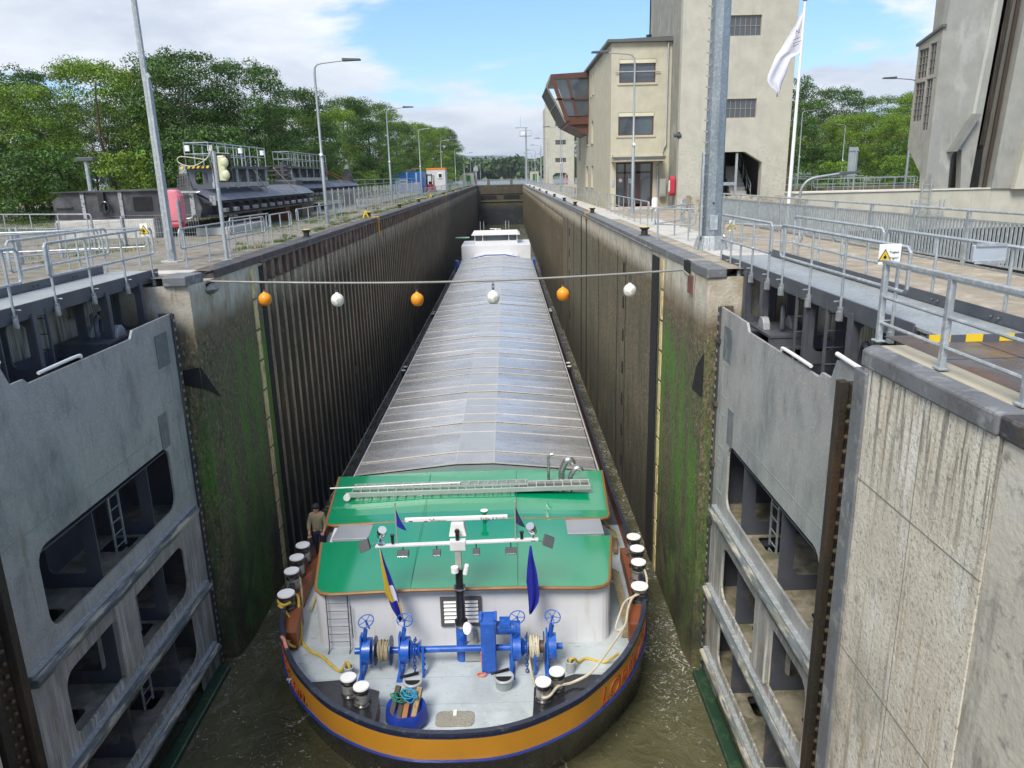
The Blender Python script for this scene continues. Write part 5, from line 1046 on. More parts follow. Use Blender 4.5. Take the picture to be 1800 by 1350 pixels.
# foreground railing on the pier (flat section steel)
fr = thing('railing', 'foreground flat bar railing on the pale pier at right', 'railing', (6.05, 7, 0))
b = MB(); b.bar((6.05, 9.2, 1.02), (6.05, 1.0, 1.02), .06, .06); b.build('handrail', galv_w, fr, bevel=.012)
b = MB(); b.cyl((6.05, 9.2, .60), (6.05, 1, .60), .022, n=8); b.cyl((6.05, 9.2, .28), (6.05, 1, .28), .022, n=8); b.build('mid_rail', galv_w, fr, smooth=True)
for y in (9.15, 7.75, 6.42, 5.1): MB().box(6.02, 6.085, y-.035, y+.035, .05, 1.0).box(5.99, 6.11, y-.07, y+.07, .04, .065).build('post', galv_w, fr, bevel=.008)
# side pipe behind the blank plate
tag(MB().tube(cat([(8.55, 9.9, .0), (8.55, 9.9, .62), (8.6, 9.9, .8), (8.75, 9.9, .86)], 4), .05, 10).build('vent_pipe', galv_w, smooth=True), 'short galvanised pipe bend behind the blank blue grey plate', 'pipe')
# picket fence along the second chamber
pf = thing('picket_fence', 'galvanised picket fence along the far side of the right quay', 'fence', (11.2, 22, 0))
A = (11.75, 10.5); B = (10.7, 34.5); L = math.hypot(B[0]-A[0], B[1]-A[1]); at = lambda s: (A[0]+(B[0]-A[0])*s/L, A[1]+(B[1]-A[1])*s/L)
b = MB(); b.tube([(*A, 1.18), (*B, 1.18)], .03, 8); b.bar((*A, .98), (*B, .98), .04, .04); b.bar((*A, .12), (*B, .12), .04, .04); b.build('fence_rail', galv, pf)
b = MB()
for k in range(int(L/.125)): x, y = at(k*.125); b.box(x-.012, x+.012, y-.03, y+.03, .12, .98)
b.build('picket', galv, pf)['kind'] = 'stuff'
for k in range(int(L/2.05)+1): x, y = at(min(L, k*2.05)); MB().box(x-.03, x+.03, y-.05, y+.05, 0, 1.16).build('post', galv, pf)
b = MB()
# mesh fences on the left
def meshfence(pts, h, label, cell=.1, post=1.9, z=0):
    t = thing('mesh_fence', label, 'fence', (*pts[0], z))
    b = MB(); pb = []
    for (x0, y0_), (x1, y1_) in zip(pts[:-1], pts[1:]):
        L = math.hypot(x1-x0, y1_-y0_); n = int(L/cell); w = .0035
        for k in range(n+1):
            s = k/n; x, y = x0+(x1-x0)*s, y0_+(y1_-y0_)*s; b.box(x-w, x+w, y-w, y+w, z+.06, z+h)
        for k in range(int(h/(cell*2))+1): b.bar((x0, y0_, z+.08+k*cell*2), (x1, y1_, z+.08+k*cell*2), .007, .007)
        for k in range(int(L/post)+1): s = min(1, k*post/L); MB().box(x0+(x1-x0)*s-.03, x0+(x1-x0)*s+.03, y0_+(y1_-y0_)*s-.03, y0_+(y1_-y0_)*s+.03, z, z+h+.06).build('post', galv_w, t)
    o = b.build('mesh_panel', galv_w, t); return t
meshfence([(-14.6, 16.5), (-12.5, 22.0), (-12.3, 27.8), (-9.3, 27.0)], 1.0, 'low wire mesh fence behind the left gate walkway')
meshfence([(-30, 36), (-19, 31.0)], 1.0, 'wire mesh fence in the grass at the far left')
meshfence([(-9.4, 47), (-9.7, 70), (-10.4, 108)], 1.55, 'wire mesh fence beside the spare gates on the left quay', .16)
railing((-12.9, 74, 0), (-11.2, 112, 0), 'pale rail line behind the mesh fence by the blue container', h=2.1, n=9, ends=(0, 0), mid=.8)
# yellow topped bollards
bolm = simple('cast_black', (.022, .022, .022), .5, bump=.3)
def qboll(x, y, lab, grp):
    t = thing('bollard', lab, 'bollard', (x, y, 0), grp)
    MB().lathe((x, y, 0), [(.22, 0), (.20, .03), (.12, .05), (.11, .20), (.17, .25), (.17, .30)], 18).build('bollard_body', bolm, t, smooth=True)
    MB().lathe((x, y, .30), [(.17, 0), (.155, .015)], 18).build('yellow_top', mat('bollard_yellow', (.62, .50, .12), .6, 0, [((.3,.28,.2), 5, (1,1,1), .5, .62, None, .7)], space='obj'), t)
    return t
qb = qboll(-6.35, 30.0, 'yellow topped black bollard nearest on the left quay', None)
ds = ['first', 'second', 'third', 'fourth', 'fifth', 'sixth', 'seventh', 'eighth']
for k, y in enumerate((44.8, 58, 71, 84, 100, 118, 140, 165)): dup(qb, (-6.5, y, 0), label='yellow topped bollard on the left quay, %s beyond the nearest one' % ds[k])
for k, y in enumerate((26.8, 43.2, 54, 64, 77, 92, 110, 132, 155)): dup(qb, (6.28, y, 0), label='yellow topped bollard nearest on the right quay' if k == 0 else 'yellow topped bollard on the right quay, %s beyond the nearest one' % ds[k-1])
for y, w in ((44.3, 'beside the second bollard on the left quay'), (83.5, 'far along the left quay edge')):
    tag(MB().bar((-6.75, y, 0), (-6.6, y, .36), .07, .07).bar((-6.6, y, .36), (-6.45, y+.05, .03), .07, .07).bar((-6.68, y, .36), (-6.5, y, .36), .08, .06).build('grab_bar', yellow), 'yellow ladder grab bar %s' % w, 'grab bar')
# street lamps
def lamp(x, y, h, armdir, label, group=None, head=1.0, r=.075, fix=True):
    t = thing('street_lamp', label, 'street lamp', (x, y, 0), group)
    P = [(x, y, 0), (x, y, h*.45), (x, y, h*.455), (x, y, h-.5), (x+.03*armdir, y, h-.2), (x+.15*armdir, y, h-.05), (x+.38*armdir, y, h+.0), (x+1.0*armdir, y, h+.06), (x+1.5*armdir, y, h+.10)]
    MB().tube(P, [r*1.15, r*1.1, r*.8, r*.7, r*.6, r*.5, r*.45, r*.42, r*.4], 10).build('pole', lampm, t, smooth=True)
    MB().lathe((x, y, 0), [(r*2.2, 0), (r*2.2, .03), (r*1.3, .05), (r*1.2, .5)], 12).build('pole_base', lampm, t, smooth=True)
    a, c = sorted((x+1.35*armdir, x+(1.35+.85*head)*armdir))
    MB().prism([(a, h+.06), (c, h+.08), (c, h+.16), (a, h+.20)] if armdir > 0 else [(a, h+.08), (c, h+.06), (c, h+.20), (a, h+.16)], 'y', y-.13, y+.13).build('lamp_head', lamph, t, bevel=.02)
    if fix: MB().obox((x, y-.1, h*.45), (.05, 0, .04), (0, .06, 0), (-.04, 0, .05)).build('fixing', capw, t)
    return t
lm = lamp(-7.35, 38, 7.4, 1, 'nearest curved street lamp on the left quay in front of the spare gates')
dup(lm, (-8.8, 70, 0), scale=1.08, label='curved street lamp left of the blue container on the left quay')
dup(lm, (-9.0, 97, 0), scale=1.06, label='curved street lamp between the blue container and the white cabin')
dup(lm, (-8.9, 128, 0), scale=1.06, label='curved street lamp just behind the white cabin on the left quay')
for y in (165, 200, 238, 280, 330): dup(lm, (-9.0, y, 0), scale=1.06, label='distant curved lamp in the row at the end of the left quay', group='distant lamps on the left quay')
lr = lamp(8.15, 41, 7.9, -1, 'curved street lamp in front of the office building entrance')
for y, l in ((101, 'curved lamp in front of the far tower, nearest of its row'), (131, 'curved lamp at the left edge of the far tower')): dup(lr, (8.6, y, 0), label=l)
for y in (160, 190, 215, 250, 290): dup(lr, (8.8, y, 0), label='distant curved lamp in the row at the end of the right quay', group='distant lamps on the right quay')
l2 = lamp(11.0, 131, 9.2, 1, 'lamp with its arm to the right between far tower and office building')
for y in (215, 262): dup(l2, (11.2, y, 0), scale=.95, label='distant right armed lamp beside the river', group='distant right armed lamps')
dup(l2, (27.7, 70, 0), scale=.76, label='slim lamp behind the white flag pole')
dup(lr, (35.9, 80, 0), scale=.80, label='slim grey lamp in front of the right hand trees')
dup(lr, (24.6, 45, 0), scale=.86, label='lamp sticking out left of the right hand pier tower')
dup(l2, (46, 62, 0), scale=.5, label='dark post at the left foot of the right hand pier tower')
# tall lamp column near left
t = thing('tall_pole', 'tall galvanised lamp column cut off by the top of the picture at left', 'pole', (-8.06, 21.7, 0))
MB().tube([(-8.06, 21.7, 0), (-8.06, 21.7, 4.8), (-8.10, 21.7, 4.9), (-8.11, 21.7, 12)], [.135, .115, .085, .06], 8).build('shaft', galv_w, t, smooth=False)
MB().lathe((-8.06, 21.7, 0), [(.32, 0), (.32, .03)], 8).build('base_plate', slab, t)
MB().box(-8.02, -7.96, 21.55, 21.6, .35, 4.9).obox((-7.98, 21.6, 4.9), (.05, 0, .05), (0, .05, 0), (-.03, 0, .05)).build('service_strip', galv, t)
# lower post and life buoy cabinet
t = thing('lifebuoy_box', 'pink octagonal lifebuoy box on a post behind the left railing', 'lifebuoy box', (-8.0, 22.6, 0))
ht = [(-.21, 1.03), (-.12, .98), (.10, .98), (.21, 1.12), (.21, 1.80), (.12, 1.96), (-.12, 1.98), (-.21, 1.85)]
MB().prism([(-8.13+u, v) for u, v in ht], 'y', 22.45, 22.75).build('box_shell', pink, t, bevel=.03)
MB().prism([(-8.13+u*.8, v) for u, v in [(-.2, 1.10), (.2, 1.10), (.2, 1.82), (.12, 1.92), (-.12, 1.92), (-.2, 1.82)]], 'y', 22.42, 22.45).build('lid_panel', pink, t, bevel=.01)
MB().box(-8.13-.2, -8.13+.2, 22.46, 22.7, .90, 1.02).build('box_base', red, t, bevel=.03)
MB().tube([(-7.98, 22.38, 0), (-7.98, 22.38, 1.70)], .045, 8).build('post', galv_w, t)
t = thing('lifebuoy_box', 'red octagonal lifebuoy box on the grey wall by the office entrance', 'lifebuoy box', (11.35, 45.9, 1.3))
MB().prism([(45.6+u*.95, 1.32+v*.95) for u, v in [(-.28, -.4), (-.12, -.58), (.16, -.58), (.3, -.4), (.3, .4), (.16, .58), (-.12, .58), (-.28, .4)]], 'x', 11.05, 11.35).build('box_shell', red, t, bevel=.04)
MB().prism([(45.6+u*.6, 1.32+v*.6) for u, v in [(-.28, -.4), (-.12, -.58), (.16, -.58), (.3, -.4), (.3, .4), (.16, .58), (-.12, .58), (-.28, .4)]], 'x', 11.03, 11.05).build('buoy_picture', capw, t)
tag(MB().box(10.8, 11.2, 47.2, 47.44, .7, 1.75).box(10.85, 11.15, 47.17, 47.2, .8, 1.65).build('switch_cabinet', grey_b, bevel=.02), 'grey switch cabinet on the wall beside the red lifebuoy box', 'cabinet')
tag(MB().lathe((10.5, 47.0, 0), [(.19, 0), (.20, .5), (.17, .62), (.16, .66)], 18).build('waste_bin', capw, smooth=True), 'white round bin right of the office door', 'bin')
# signal light
t = thing('signal_light', 'twin lens ship signal on a slim pole seen from behind', 'signal', (-6.55, 21.8, 0))
MB().tube([(-6.55, 21.8, 0), (-6.55, 21.8, 2.98)], [.06, .05], 10).lathe((-6.55, 21.8, 0), [(.16, 0), (.16, .02)], 14).build('pole', galv_w, t, smooth=True)
MB().prism([(-6.70, 2.15), (-6.18, 2.15), (-6.18, 2.92), (-6.62, 2.95), (-6.72, 2.6)], 'y', 22.0, 22.05).build('backboard', black, t, bevel=.01)
hs = simple('housing_cream', (.55, .56, .36), .5)
MB().box(-6.50, -6.30, 21.82, 22.0, 2.18, 2.86).build('lamp_housing', hs, t, bevel=.03)
for z in (2.34, 2.68): MB().sphere((-6.33, 21.88, z), .15, 14, (.85,.6,1)).build('lamp_back', hs, t, smooth=True)
# small floodlight post behind the spare gate
t = thing('flood_light_post', 'small grey floodlight post standing left of the tall column behind the spare gate', 'floodlight', (-17.1, 35, 0))
MB().tube([(-17.1, 35, 0), (-17.1, 35, 3.2)], [.11, .08], 8).build('post', galv_w, t); MB().box(-17.45, -16.7, 34.85, 35.1, 3.2, 3.36).build('lamp_head', lamph, t, bevel=.02)
# big steel mast right
t = thing('steel_mast', 'thick octagonal galvanised steel mast on the right quay', 'mast', (7.2, 21.5, 0))
MB().lathe((7.2, 21.5, 0), [(.28, .0), (.28, .1), (.27, 3), (.262, 6), (.24, 12)], 8).build('shaft', mat('mast_galv', (.235, .275, .305), .45, .5, [((.36, .40, .42), 16, (1,1,1), .48, .62, None, .7), ((.16, .19, .21), 1.2, (2,2,.3), .5, .66, None, .6)]), t, smooth=False)
MB().lathe((7.2, 21.5, 0), [(.44, 0), (.37, .36), (.36, .38), (.27, .38)], 8).build('base_collar', galv_w, t)
b = MB()
for k in range(16): a = k*math.pi/8; b.bar((7.2+.46*math.cos(a), 21.5+.46*math.sin(a), .0), (7.2+.35*math.cos(a), 21.5+.35*math.sin(a), .37), .02, .06)
b.build('gusset', galv_w, t)
b = MB()
for k in range(40): b.cyl((6.95, 21.4, .9+k*.28), (6.85, 21.4, .94+k*.28), .018, n=6)
b.build('step_bolt', galv, t)
MB().box(7.08, 7.30, 21.215, 21.235, .55, .95).build('access_door', galv, t, bevel=.01); MB().box(7.14, 7.18, 21.22, 21.235, 1.25, 1.30).build('slot', darkhole, t)
tag(MB().box(6.80, 6.86, 21.2, 21.3, .4, 2.6).build('guide_channel', galv), 'vertical galvanised channel post left of the big mast', 'channel post')
# flag pole with white flag
t = thing('flagpole', 'white flagpole with dark cap on the right quay', 'flagpole', (12.42, 30, 0))
MB().tube([(12.42, 30, 0), (12.50, 30, 8.0)], [.075, .045], 10).build('pole', capw, t, smooth=True); MB().lathe((12.5, 30, 8.0), [(.06, 0), (.09, .03), (.09, .08), (.05, .1)], 12).build('finial', black, t, smooth=True)
b = MB(); rows = []
Lp = [(7.70, 12.46, 12.50), (7.25, 12.24, 12.53), (6.75, 11.94, 12.52), (6.3, 11.68, 12.50), (6.24, 11.62, 12.45), (6.1, 11.54, 12.15), (5.8, 11.42, 12.05), (5.5, 11.30, 11.98), (5.3, 11.28, 11.9), (5.1, 11.42, 11.85), (4.95, 11.62, 11.84), (4.75, 11.70, 11.75)]
for k, (z, a, c) in enumerate(Lp): rows.append([(a+(c-a)*j/14, 30+.055*math.sin(j/14*9+k*.5)*(.5+k*.06), z-.02*math.sin(j*.7)) for j in range(15)])
b.grid(rows); fo = b.build('white_flag', flagw, smooth=True); tag(fo, 'limp white flag hanging from the right quay flagpole', 'flag'); s = fo.modifiers.new('t', 'SOLIDIFY'); s.thickness = .006
m = MB()
vs, fs = text('N', .22, .002); m.add([(12.18+v.x*.9, 29.86-v.z, 6.85+v.y+v.x*.35) for v in vs], fs)
for k, (z, w) in enumerate(((6.72, .26), (6.60, .30), (6.50, .22))): m.bar((12.12, 29.86, z-.05), (12.12+w, 29.86, z+.05), .004, .022)
m.build('flag_print', mat('print_grey', (.12, .12, .16), .8), fo)
# curved low lamp and sign back
t = thing('street_lamp', 'low curved lamp bending right behind the picket fence', 'street lamp', (12.9, 30, 0))
MB().tube(cat([(12.85, 30, -.2), (12.85, 30, 1.1), (12.95, 30, 1.5), (13.25, 30, 1.75), (13.9, 30, 1.86), (14.4, 30, 1.92)], 5), .05, 10).build('pole', lampm, t, smooth=True); MB().prism([(14.25, 1.83), (15.1, 1.93), (15.1, 2.0), (14.3, 1.98)], 'y', 29.9, 30.1).build('lamp_head', lamph, t, bevel=.02)
t = thing('sign_post', 'tall narrow sign seen from behind on a post above the cream wall', 'sign', (19.6, 41, .9))
MB().cyl((19.75, 40.9, .9), (19.75, 40.9, 3.0), .05, n=8).build('post', lampm, t); MB().box(19.42, 19.88, 40.96, 41.06, 1.6, 3.15).box(19.40, 19.90, 40.93, 40.97, 2.95, 3.05).box(19.40, 19.90, 40.93, 40.97, 1.7, 1.78).build('sign_panel', mat('sign_backgrey', (.30, .36, .40), .5, .2), t, bevel=.01)
# ================================================================ BUILDINGS
def window(t, c, u, w, h, nx, nz, fm, gm, depth=.12, name='window', bar=.05, nrm=None):
    """c lower-left corner, u unit right vector, recessed pane with glazing bars"""
    c = Vector(c); u = Vector(u); n = Vector(nrm) if nrm else Vector((u.y, -u.x, 0)); up = Vector((0,0,1)); cc = c+u*w/2+up*h/2
    f = MB()
    for k in range(2): f.obox(c+u*(w*k)+up*h/2+n*.0, u*bar*.7, up*h/2+up*bar*.7, n*.035)
    for k in range(2): f.obox(c+u*w/2+up*(h*k), u*w/2-u*bar*.7, up*bar*.7, n*.035)
    for k in range(1, nx): f.obox(c+u*(w*k/nx)+up*h/2, u*bar*.35, up*(h/2-bar*.7), n*.025)
    for k in range(1, nz): f.obox(c+u*w/2+up*(h*k/nz), u*(w/2-bar*.7), up*bar*.3, n*.02)
    o = f.build(name, fm, t)
    MB().obox(cc-n*.02, u*w/2, up*h/2, n*.004).build('pane', gm, o)
    return o
of = thing('office_building', 'three storey cream lock office with brown glazed lookout bay', 'building', (9.6, 57, 0))
# walls with real openings: front (y=47.5) and side (x=8)
yo = 47.6
win1 = [(8.32, 10.46, 7.25, 8.55), (8.30, 10.42, 4.30, 5.6)]
MB().add(*holed([(7.85, -.05), (11.45, -.05), (11.45, 9.45), (7.85, 9.45)], [[(a, c), (b_, c), (b_, d), (a, d)] for a, b_, c, d in win1]+[[(8.2, .12), (10.45, .12), (10.45, 2.75), (8.2, 2.75)]], .3, lambda u, v, w: (u, yo+.15+w, v))).build('front_wall', plaster, of)
sw = [(57.0, 58.4), (60.4, 62.2)]
hs = []
for z0_, z1_ in ((1.2, 2.7), (4.3, 5.8)):
    for a, b_ in sw: hs.append([(a, z0_), (b_-.2, z0_), (b_-.2, z1_), (a, z1_)])
hs += [[(a, 7.6), (a+.5, 7.6), (a+.5, 9.0), (a, 9.0)] for a in (56.8, 58.3, 61.2)]
hs += [[(55.5, .12), (56.0, .12), (56.0, .5), (55.5, .5)], [(58, .12), (58.5, .12), (58.5, .5), (58, .5)]]
MB().add(*holed([(yo+.3, -.05), (70, -.05), (70, 9.45), (yo+.3, 9.45)], hs, .3, lambda u, v, w: (7.85+.15+w, u, v))).build('side_wall', plaster, of)
for h_ in hs:
    a, b_, z0_, z1_ = h_[0][0], h_[1][0], h_[0][1], h_[2][1]
    if z1_ < .6: MB().box(8.06, 8.1, a, b_, z0_, z1_).build('vent_grille', darkhole, of); continue
    MB().box(8.06, 8.12, a, b_, z0_, z1_).build('blind', mat('blind_cream', (.50, .45, .33), .7), of); MB().box(7.78, 8.0, a-.06, b_+.06, z0_-.09, z0_-.005).build('sill', plaster, of)
MB().box(8.15, 11.4, yo+.3, 69.8, 0, 9.3).build('inner_volume', darkhole, of)
for a, b_, c, d in win1:
    w_ = window(of, (a, yo+.12, c), (1,0,0), b_-a, d-c, 1, 1, frame_b, glass_l, bar=.09)
    MB().box(a+(b_-a)*.45, a+(b_-a)*.45+.08, yo+.08, yo+.12, c, d).build('mullion', frame_b, w_); MB().box(a+(b_-a)*.72, b_-.06, yo+.16, yo+.18, c+.06, d-.06).build('dark_pane', glass, w_)
    MB().box(a-.12, b_+.12, yo-.06, yo+.0, c-.12, c-.03).build('sill', plaster, of); MB().box(a-.02, b_+.02, yo+.0, yo+.13, d-.22, d-.02).build('shutter_box', mat('shutter_box_c', (.60, .57, .42), .6), of)
MB().cyl((8.1, yo-.1, 7.85), (10.7, yo-.1, 7.85), .03, n=8).build('window_rail', galv_w, of)
# entrance
dr = MB().box(8.2, 8.3, yo+.1, yo+.18, .12, 2.75).box(10.35, 10.45, yo+.1, yo+.18, .12, 2.75).box(8.3, 10.35, yo+.1, yo+.18, 2.65, 2.75).box(8.3, 10.35, yo+.1, yo+.18, 2.1, 2.2).box(8.72, 8.82, yo+.1, yo+.18, .12, 2.65).box(9.45, 9.70, yo+.1, yo+.18, .12, 2.65).box(8.3, 10.35, yo+.1, yo+.18, .12, .3).build('entrance_door', doorb, of)
MB().box(8.2, 10.45, yo+.2, yo+.22, .12, 2.75).build('door_glass', glass, dr); MB().cyl((8.95, yo+.04, .5), (8.95, yo+.04, 2.0), .02, n=8).build('door_handle', stainless, dr)
MB().box(9.0, 9.32, yo+.17, yo+.19, 1.52, 1.80).build('notice', mat('notice_green', (.50, .58, .45), .6), dr)
MB().lathe((8.50, yo+.17, 1.70), [(.13, 0), (.13, .01)], 20, (0,-1,0)).build('round_sign', signw, dr)
MB().tube([(8.50+.115*math.cos(q), yo+.155, 1.70+.115*math.sin(q)) for q in np.linspace(0, 6.28, 21)[:-1]], .012, 5, closed=True).bar((8.42, yo+.152, 1.62), (8.58, yo+.152, 1.78), .01, .02).build('round_sign_ring', red, dr)
MB().box(7.9, 10.95, yo-1.05, yo-.0, 2.78, 3.02).box(7.95, 10.95, yo-.5, yo, 3.02, 3.2).build('canopy', plaster, of, bevel=.01); MB().box(7.80, 10.98, yo-1.12, yo-1.06, 2.93, 3.05).build('canopy_gutter', roofdark, of)
MB().box(7.75, 10.7, yo-1.0, yo-.01, -.02, .12).build('doorstep', slab, of)
MB().box(7.95, 8.1, yo-.03, yo, 1.35, 1.75).build('intercom', stainless, of)
MB().prism([(7.6, 9.46), (11.5, 9.46), (11.5, 9.62), (7.6, 9.62)], 'y', yo-.25, 70.2).build('roof', roofdark, of); MB().prism([(7.7, 9.62), (11.5, 9.62), (11.5, 9.75)], 'y', yo-.1, 70).build('roof_slope', roofdark, of)
dp = lambda pts, r=.055: MB().tube(pts, r, 8).build('downpipe', galv_w, of, smooth=True)
dp([(11.15, yo-.1, 9.4), (11.15, yo-.1, 3.7), (11.0, yo-.1, 3.45), (11.0, yo-.1, 3.25)]); dp([(11.0, yo-.1, 2.75), (10.72, yo-.1, 2.5), (10.72, yo-.1, .1)]); dp([(7.78, 66.6, 9.4), (7.78, 66.6, 3.2)])
tag(MB().cyl((10.8, 52, 9.6), (10.8, 52, 10.4), .14, n=10).cyl((10.8, 52, 10.4), (10.8, 52, 10.55), .18, n=10).build('chimney_pipe', black), 'black flue standing on the office roof', 'flue')
# lookout bay (glazed, leaning outwards)
by0, by1 = 60.0, 67.0
A_ = [(7.86, 9.15), (5.05, 9.15), (4.75, 8.45), (6.15, 5.95), (7.86, 5.95)]
MB().prism([(7.86, 9.42), (5.0, 9.30), (4.98, 9.02), (7.86, 9.02)], 'y', by0-.1, by1).build('bay_roof', brownm, of)
MB().prism([(7.86, 6.35), (6.0, 6.35), (6.22, 5.75), (7.86, 5.75)], 'y', by0, by1).build('bay_parapet', brownm, of)
for k, (f_) in enumerate(((7.86, 5.75, 5.2), )):
    for y in np.arange(by0+.2, by1-.2, 1.05): MB().prism([(7.86, 5.75), (6.3, 5.75), (6.9, 5.45), (7.86, 5.0)], 'y', y, y+.45).build('bay_corbel', brownm, of)
f = MB(); yy = by0-.04
for (x0, z0_, x1, z1_, w) in ((5.0, 9.1, 6.15, 6.0, .30), (7.75, 9.1, 7.75, 6.3, .14), (6.15, 9.0, 6.85, 6.3, .16), (5.3, 7.55, 7.86, 7.55, .12)): f.bar((x0+.1, yy, z0_), (x1+.1, yy, z1_), .10, w, up=(0,1,0)) if False else f.bar((x0+.1, yy, z0_), (x1+.1, yy, z1_), w, .10, up=(0,1,0))
f.build('bay_frame', brownm, of)
MB().prism([(7.8, 9.0), (5.35, 9.0), (6.3, 6.3), (7.8, 6.3)], 'y', by0, by0+.03).build('bay_side_glass', glass_l, of)
MB().prism([(5.05, 9.05), (4.99, 9.05), (4.72, 8.42), (6.10, 5.9), (6.16, 5.93), (4.8, 8.43)], 'y', by0, by1).build('bay_front_glass', glass, of)
f = MB()
for y in np.linspace(by0, by1, 9): f.bar((4.98, y, 9.08), (4.70, y, 8.42), .05, .07); f.bar((4.70, y, 8.42), (6.10, y, 5.88), .05, .07)
f.bar((4.68, by0, 8.42), (4.68, by1, 8.42), .06, .06); f.bar((5.35, by0, 7.2), (5.35, by1, 7.2), .05, .05)
f.build('bay_mullion', mat('mullion_grey', (.20, .20, .18), .5), of)
# lifting gate tower left of the second chamber
tw = thing('gate_tower', 'tall cream gate tower with barred windows and an arched passage', 'tower', (14.6, 50, 0))
arch = [(12.75, .05), (16.2, .05), (16.2, 2.55), (15.2, 3.15), (13.4, 3.15), (12.75, 2.8)]
wz = [(14.0, 15.72, 9.25, 10.3), (13.95, 15.7, 4.98, 6.0)]
MB().add(*holed([(11.4, -.1), (17.65, -.1), (17.75, 16), (11.4, 16)], [arch]+[[(a, c), (b_, c), (b_, d), (a, d)] for a, b_, c, d in wz], .5, lambda u, v, w: (u, 45.25+w, v))).build('front_wall', towerp, tw)
MB().add(*holed([(45.5, -.1), (55.2, -.1), (55.2, 16), (45.5, 16)], [], .5, lambda u, v, w: (11.65+w, u, v))).build('side_wall', towerp_shade, tw)
MB().add(*holed([(45.5, -.1), (55.2, -.1), (55.2, 16), (45.5, 16)], [], .4, lambda u, v, w: (17.45+w, u, v))).build('side_wall', towerp, tw)
MB().add(*holed([(11.4, -.1), (17.6, -.1), (17.6, 16), (11.4, 16)], [[(16.1, .9), (16.5, .9), (16.5, 2.6), (16.1, 2.6)]], .4, lambda u, v, w: (u, 55.0+w, v))).build('rear_wall', towerp, tw)
MB().box(11.9, 17.2, 45.55, 54.7, 3.3, 15.5).box(11.95, 14.6, 46.6, 47.0, 0, 3.3).build('inner_volume', darkhole, tw)
for a, b_, c, d in wz: window(tw, (a, 45.12, c), (1,0,0), b_-a, d-c, 6, 2, frame_g, glass, bar=.05)
b = MB(); b.box(14.72, 14.85, 45.1, 45.2, 0, 3.1); b.box(12.76, 14.72, 45.1, 45.2, 1.30, 1.48); b.build('passage_frame', galv_w, tw)
st_ = MB()
for k in range(9): st_.box(14.95, 15.9, 46+k*.3, 46.3+k*.3, 0, .45+k*.24)
st_.build('stair', slab, tw); b = MB(); b.tube([(15.95, 46, 1.3), (15.95, 48.7, 3.4)], .025, 6); b.tube([(15.95, 46, .9), (15.95, 48.7, 3.0)], .02, 6)
for k in range(4): b.cyl((15.95, 46+k*.8, .4+k*.64), (15.95, 46+k*.8, 1.3+k*.64), .02, n=6)
b.build('stair_rail', galv, tw)
MB().box(11.28, 11.45, 45.0, 45.1, 3.95, 4.3).cyl((11.1, 44.98, 4.12), (11.5, 44.98, 4.12), .1, n=10).build('wall_lamp', lamph, tw)
tag(MB().box(12.5, 17.9, 43.6, 44.1, -.5, .72).box(11.6, 12.3, 42.4, 43.6, 0, .85).build('old_plinth', rough_w, bevel=.03), 'old rough stone plinth in front of the arched tower passage', 'wall')
# far twin tower
ft = thing('gate_tower', 'distant cream gate tower with three small barred windows', 'tower', (13.9, 180, 0))
arch = [(12.1, 0), (15.45, 0), (15.45, 1.9), (14.9, 2.5), (12.7, 2.5), (12.1, 1.9)]
ws = [(12.7, 15.0, 12.35, 13.1), (12.7, 15.05, 8.5, 9.5), (12.65, 15.05, 4.75, 5.7)]
MB().add(*holed([(10.6, 0), (16.85, 0), (16.95, 18.2), (11.0, 18.2), (10.5, 16.4)], [arch]+[[(a, c), (b_, c), (b_, d), (a, d)] for a, b_, c, d in ws], .5, lambda u, v, w: (u, 175.25+w, v))).build('front_wall', towerp, ft)
MB().box(11.0, 16.6, 175.6, 185, 2.8, 18).box(10.5, 11, 175.5, 185, 0, 16.3).box(16.4, 16.9, 175.5, 185, 0, 18).build('tower_body', towerp, ft)
for a, b_, c, d in ws: window(ft, (a, 175.1, c), (1,0,0), b_-a, d-c, 6, 2, frame_g, glass, bar=.09)
MB().cyl((14.9, 174.5, 0), (14.9, 174.5, 2.2), .15).build('red_post', pink, ft)
tag(MB().box(16.9, 18.2, 178, 183, 15.2, 18).build('bridge_cabin', mat('cabin_grey', (.30, .33, .36), .6)), 'grey machine cabin stuck to the distant tower', 'cabin')
# right pier tower with counterweight groove
rt = thing('pier_tower', 'grey concrete pier tower with tall dark timber groove at right', 'tower', (23, 38, 1))
Y0 = 36.0
face = [(20.72, 1.08), (20.66, 1.8), (19.86, 3.0), (19.82, 7.25), (20.95, 7.95), (21.35, 16), (24.7, 16), (24.2, 9), (23.86, 2.8), (23.3, 1.08)]
door = [(21.98, 1.1), (22.56, 1.1), (22.40, 2.78), (22.15, 2.85), (21.92, 2.5)]
MB().add(*holed([(20.92, 1.08), (20.92, 2.0), (20.90, 7.98), (21.0, 8.1), (21.45, 16), (23.75, 16), (22.98, 1.08)], [door], .4, lambda u, v, w: (u, Y0+.2+w, v))).build('front_face', towerg, rt)
sdw = [(36.10, 36.90, 6.1, 7.45), (37.02, 37.84, 6.05, 7.32), (36.10, 36.90, 3.7, 5.95), (37.02, 37.84, 4.15, 5.88)]
MB().add(*holed([(36.0, 1.08), (36.45, 1.08), (36.55, 1.8), (37.95, 3.0), (37.95, 7.55), (36.0, 8.0)], [[(a, c), (b_, c), (b_, d), (a, d)] for a, b_, c, d in sdw], .3, lambda u, v, w: (21.04+w, u+.001, v))).build('side_face', towerg, rt)
MB().box(21.2, 22.5, Y0+1.5, Y0+1.9, 3.1, 7.4).box(21.7, 23.9, Y0+1.6, Y0+2.4, 7.9, 16).build('tower_body', towerg, rt)
MB().box(22.75, 23.9, Y0+1.35, Y0+2.1, 1.08, 16).build('rear_pier', towerg, rt)
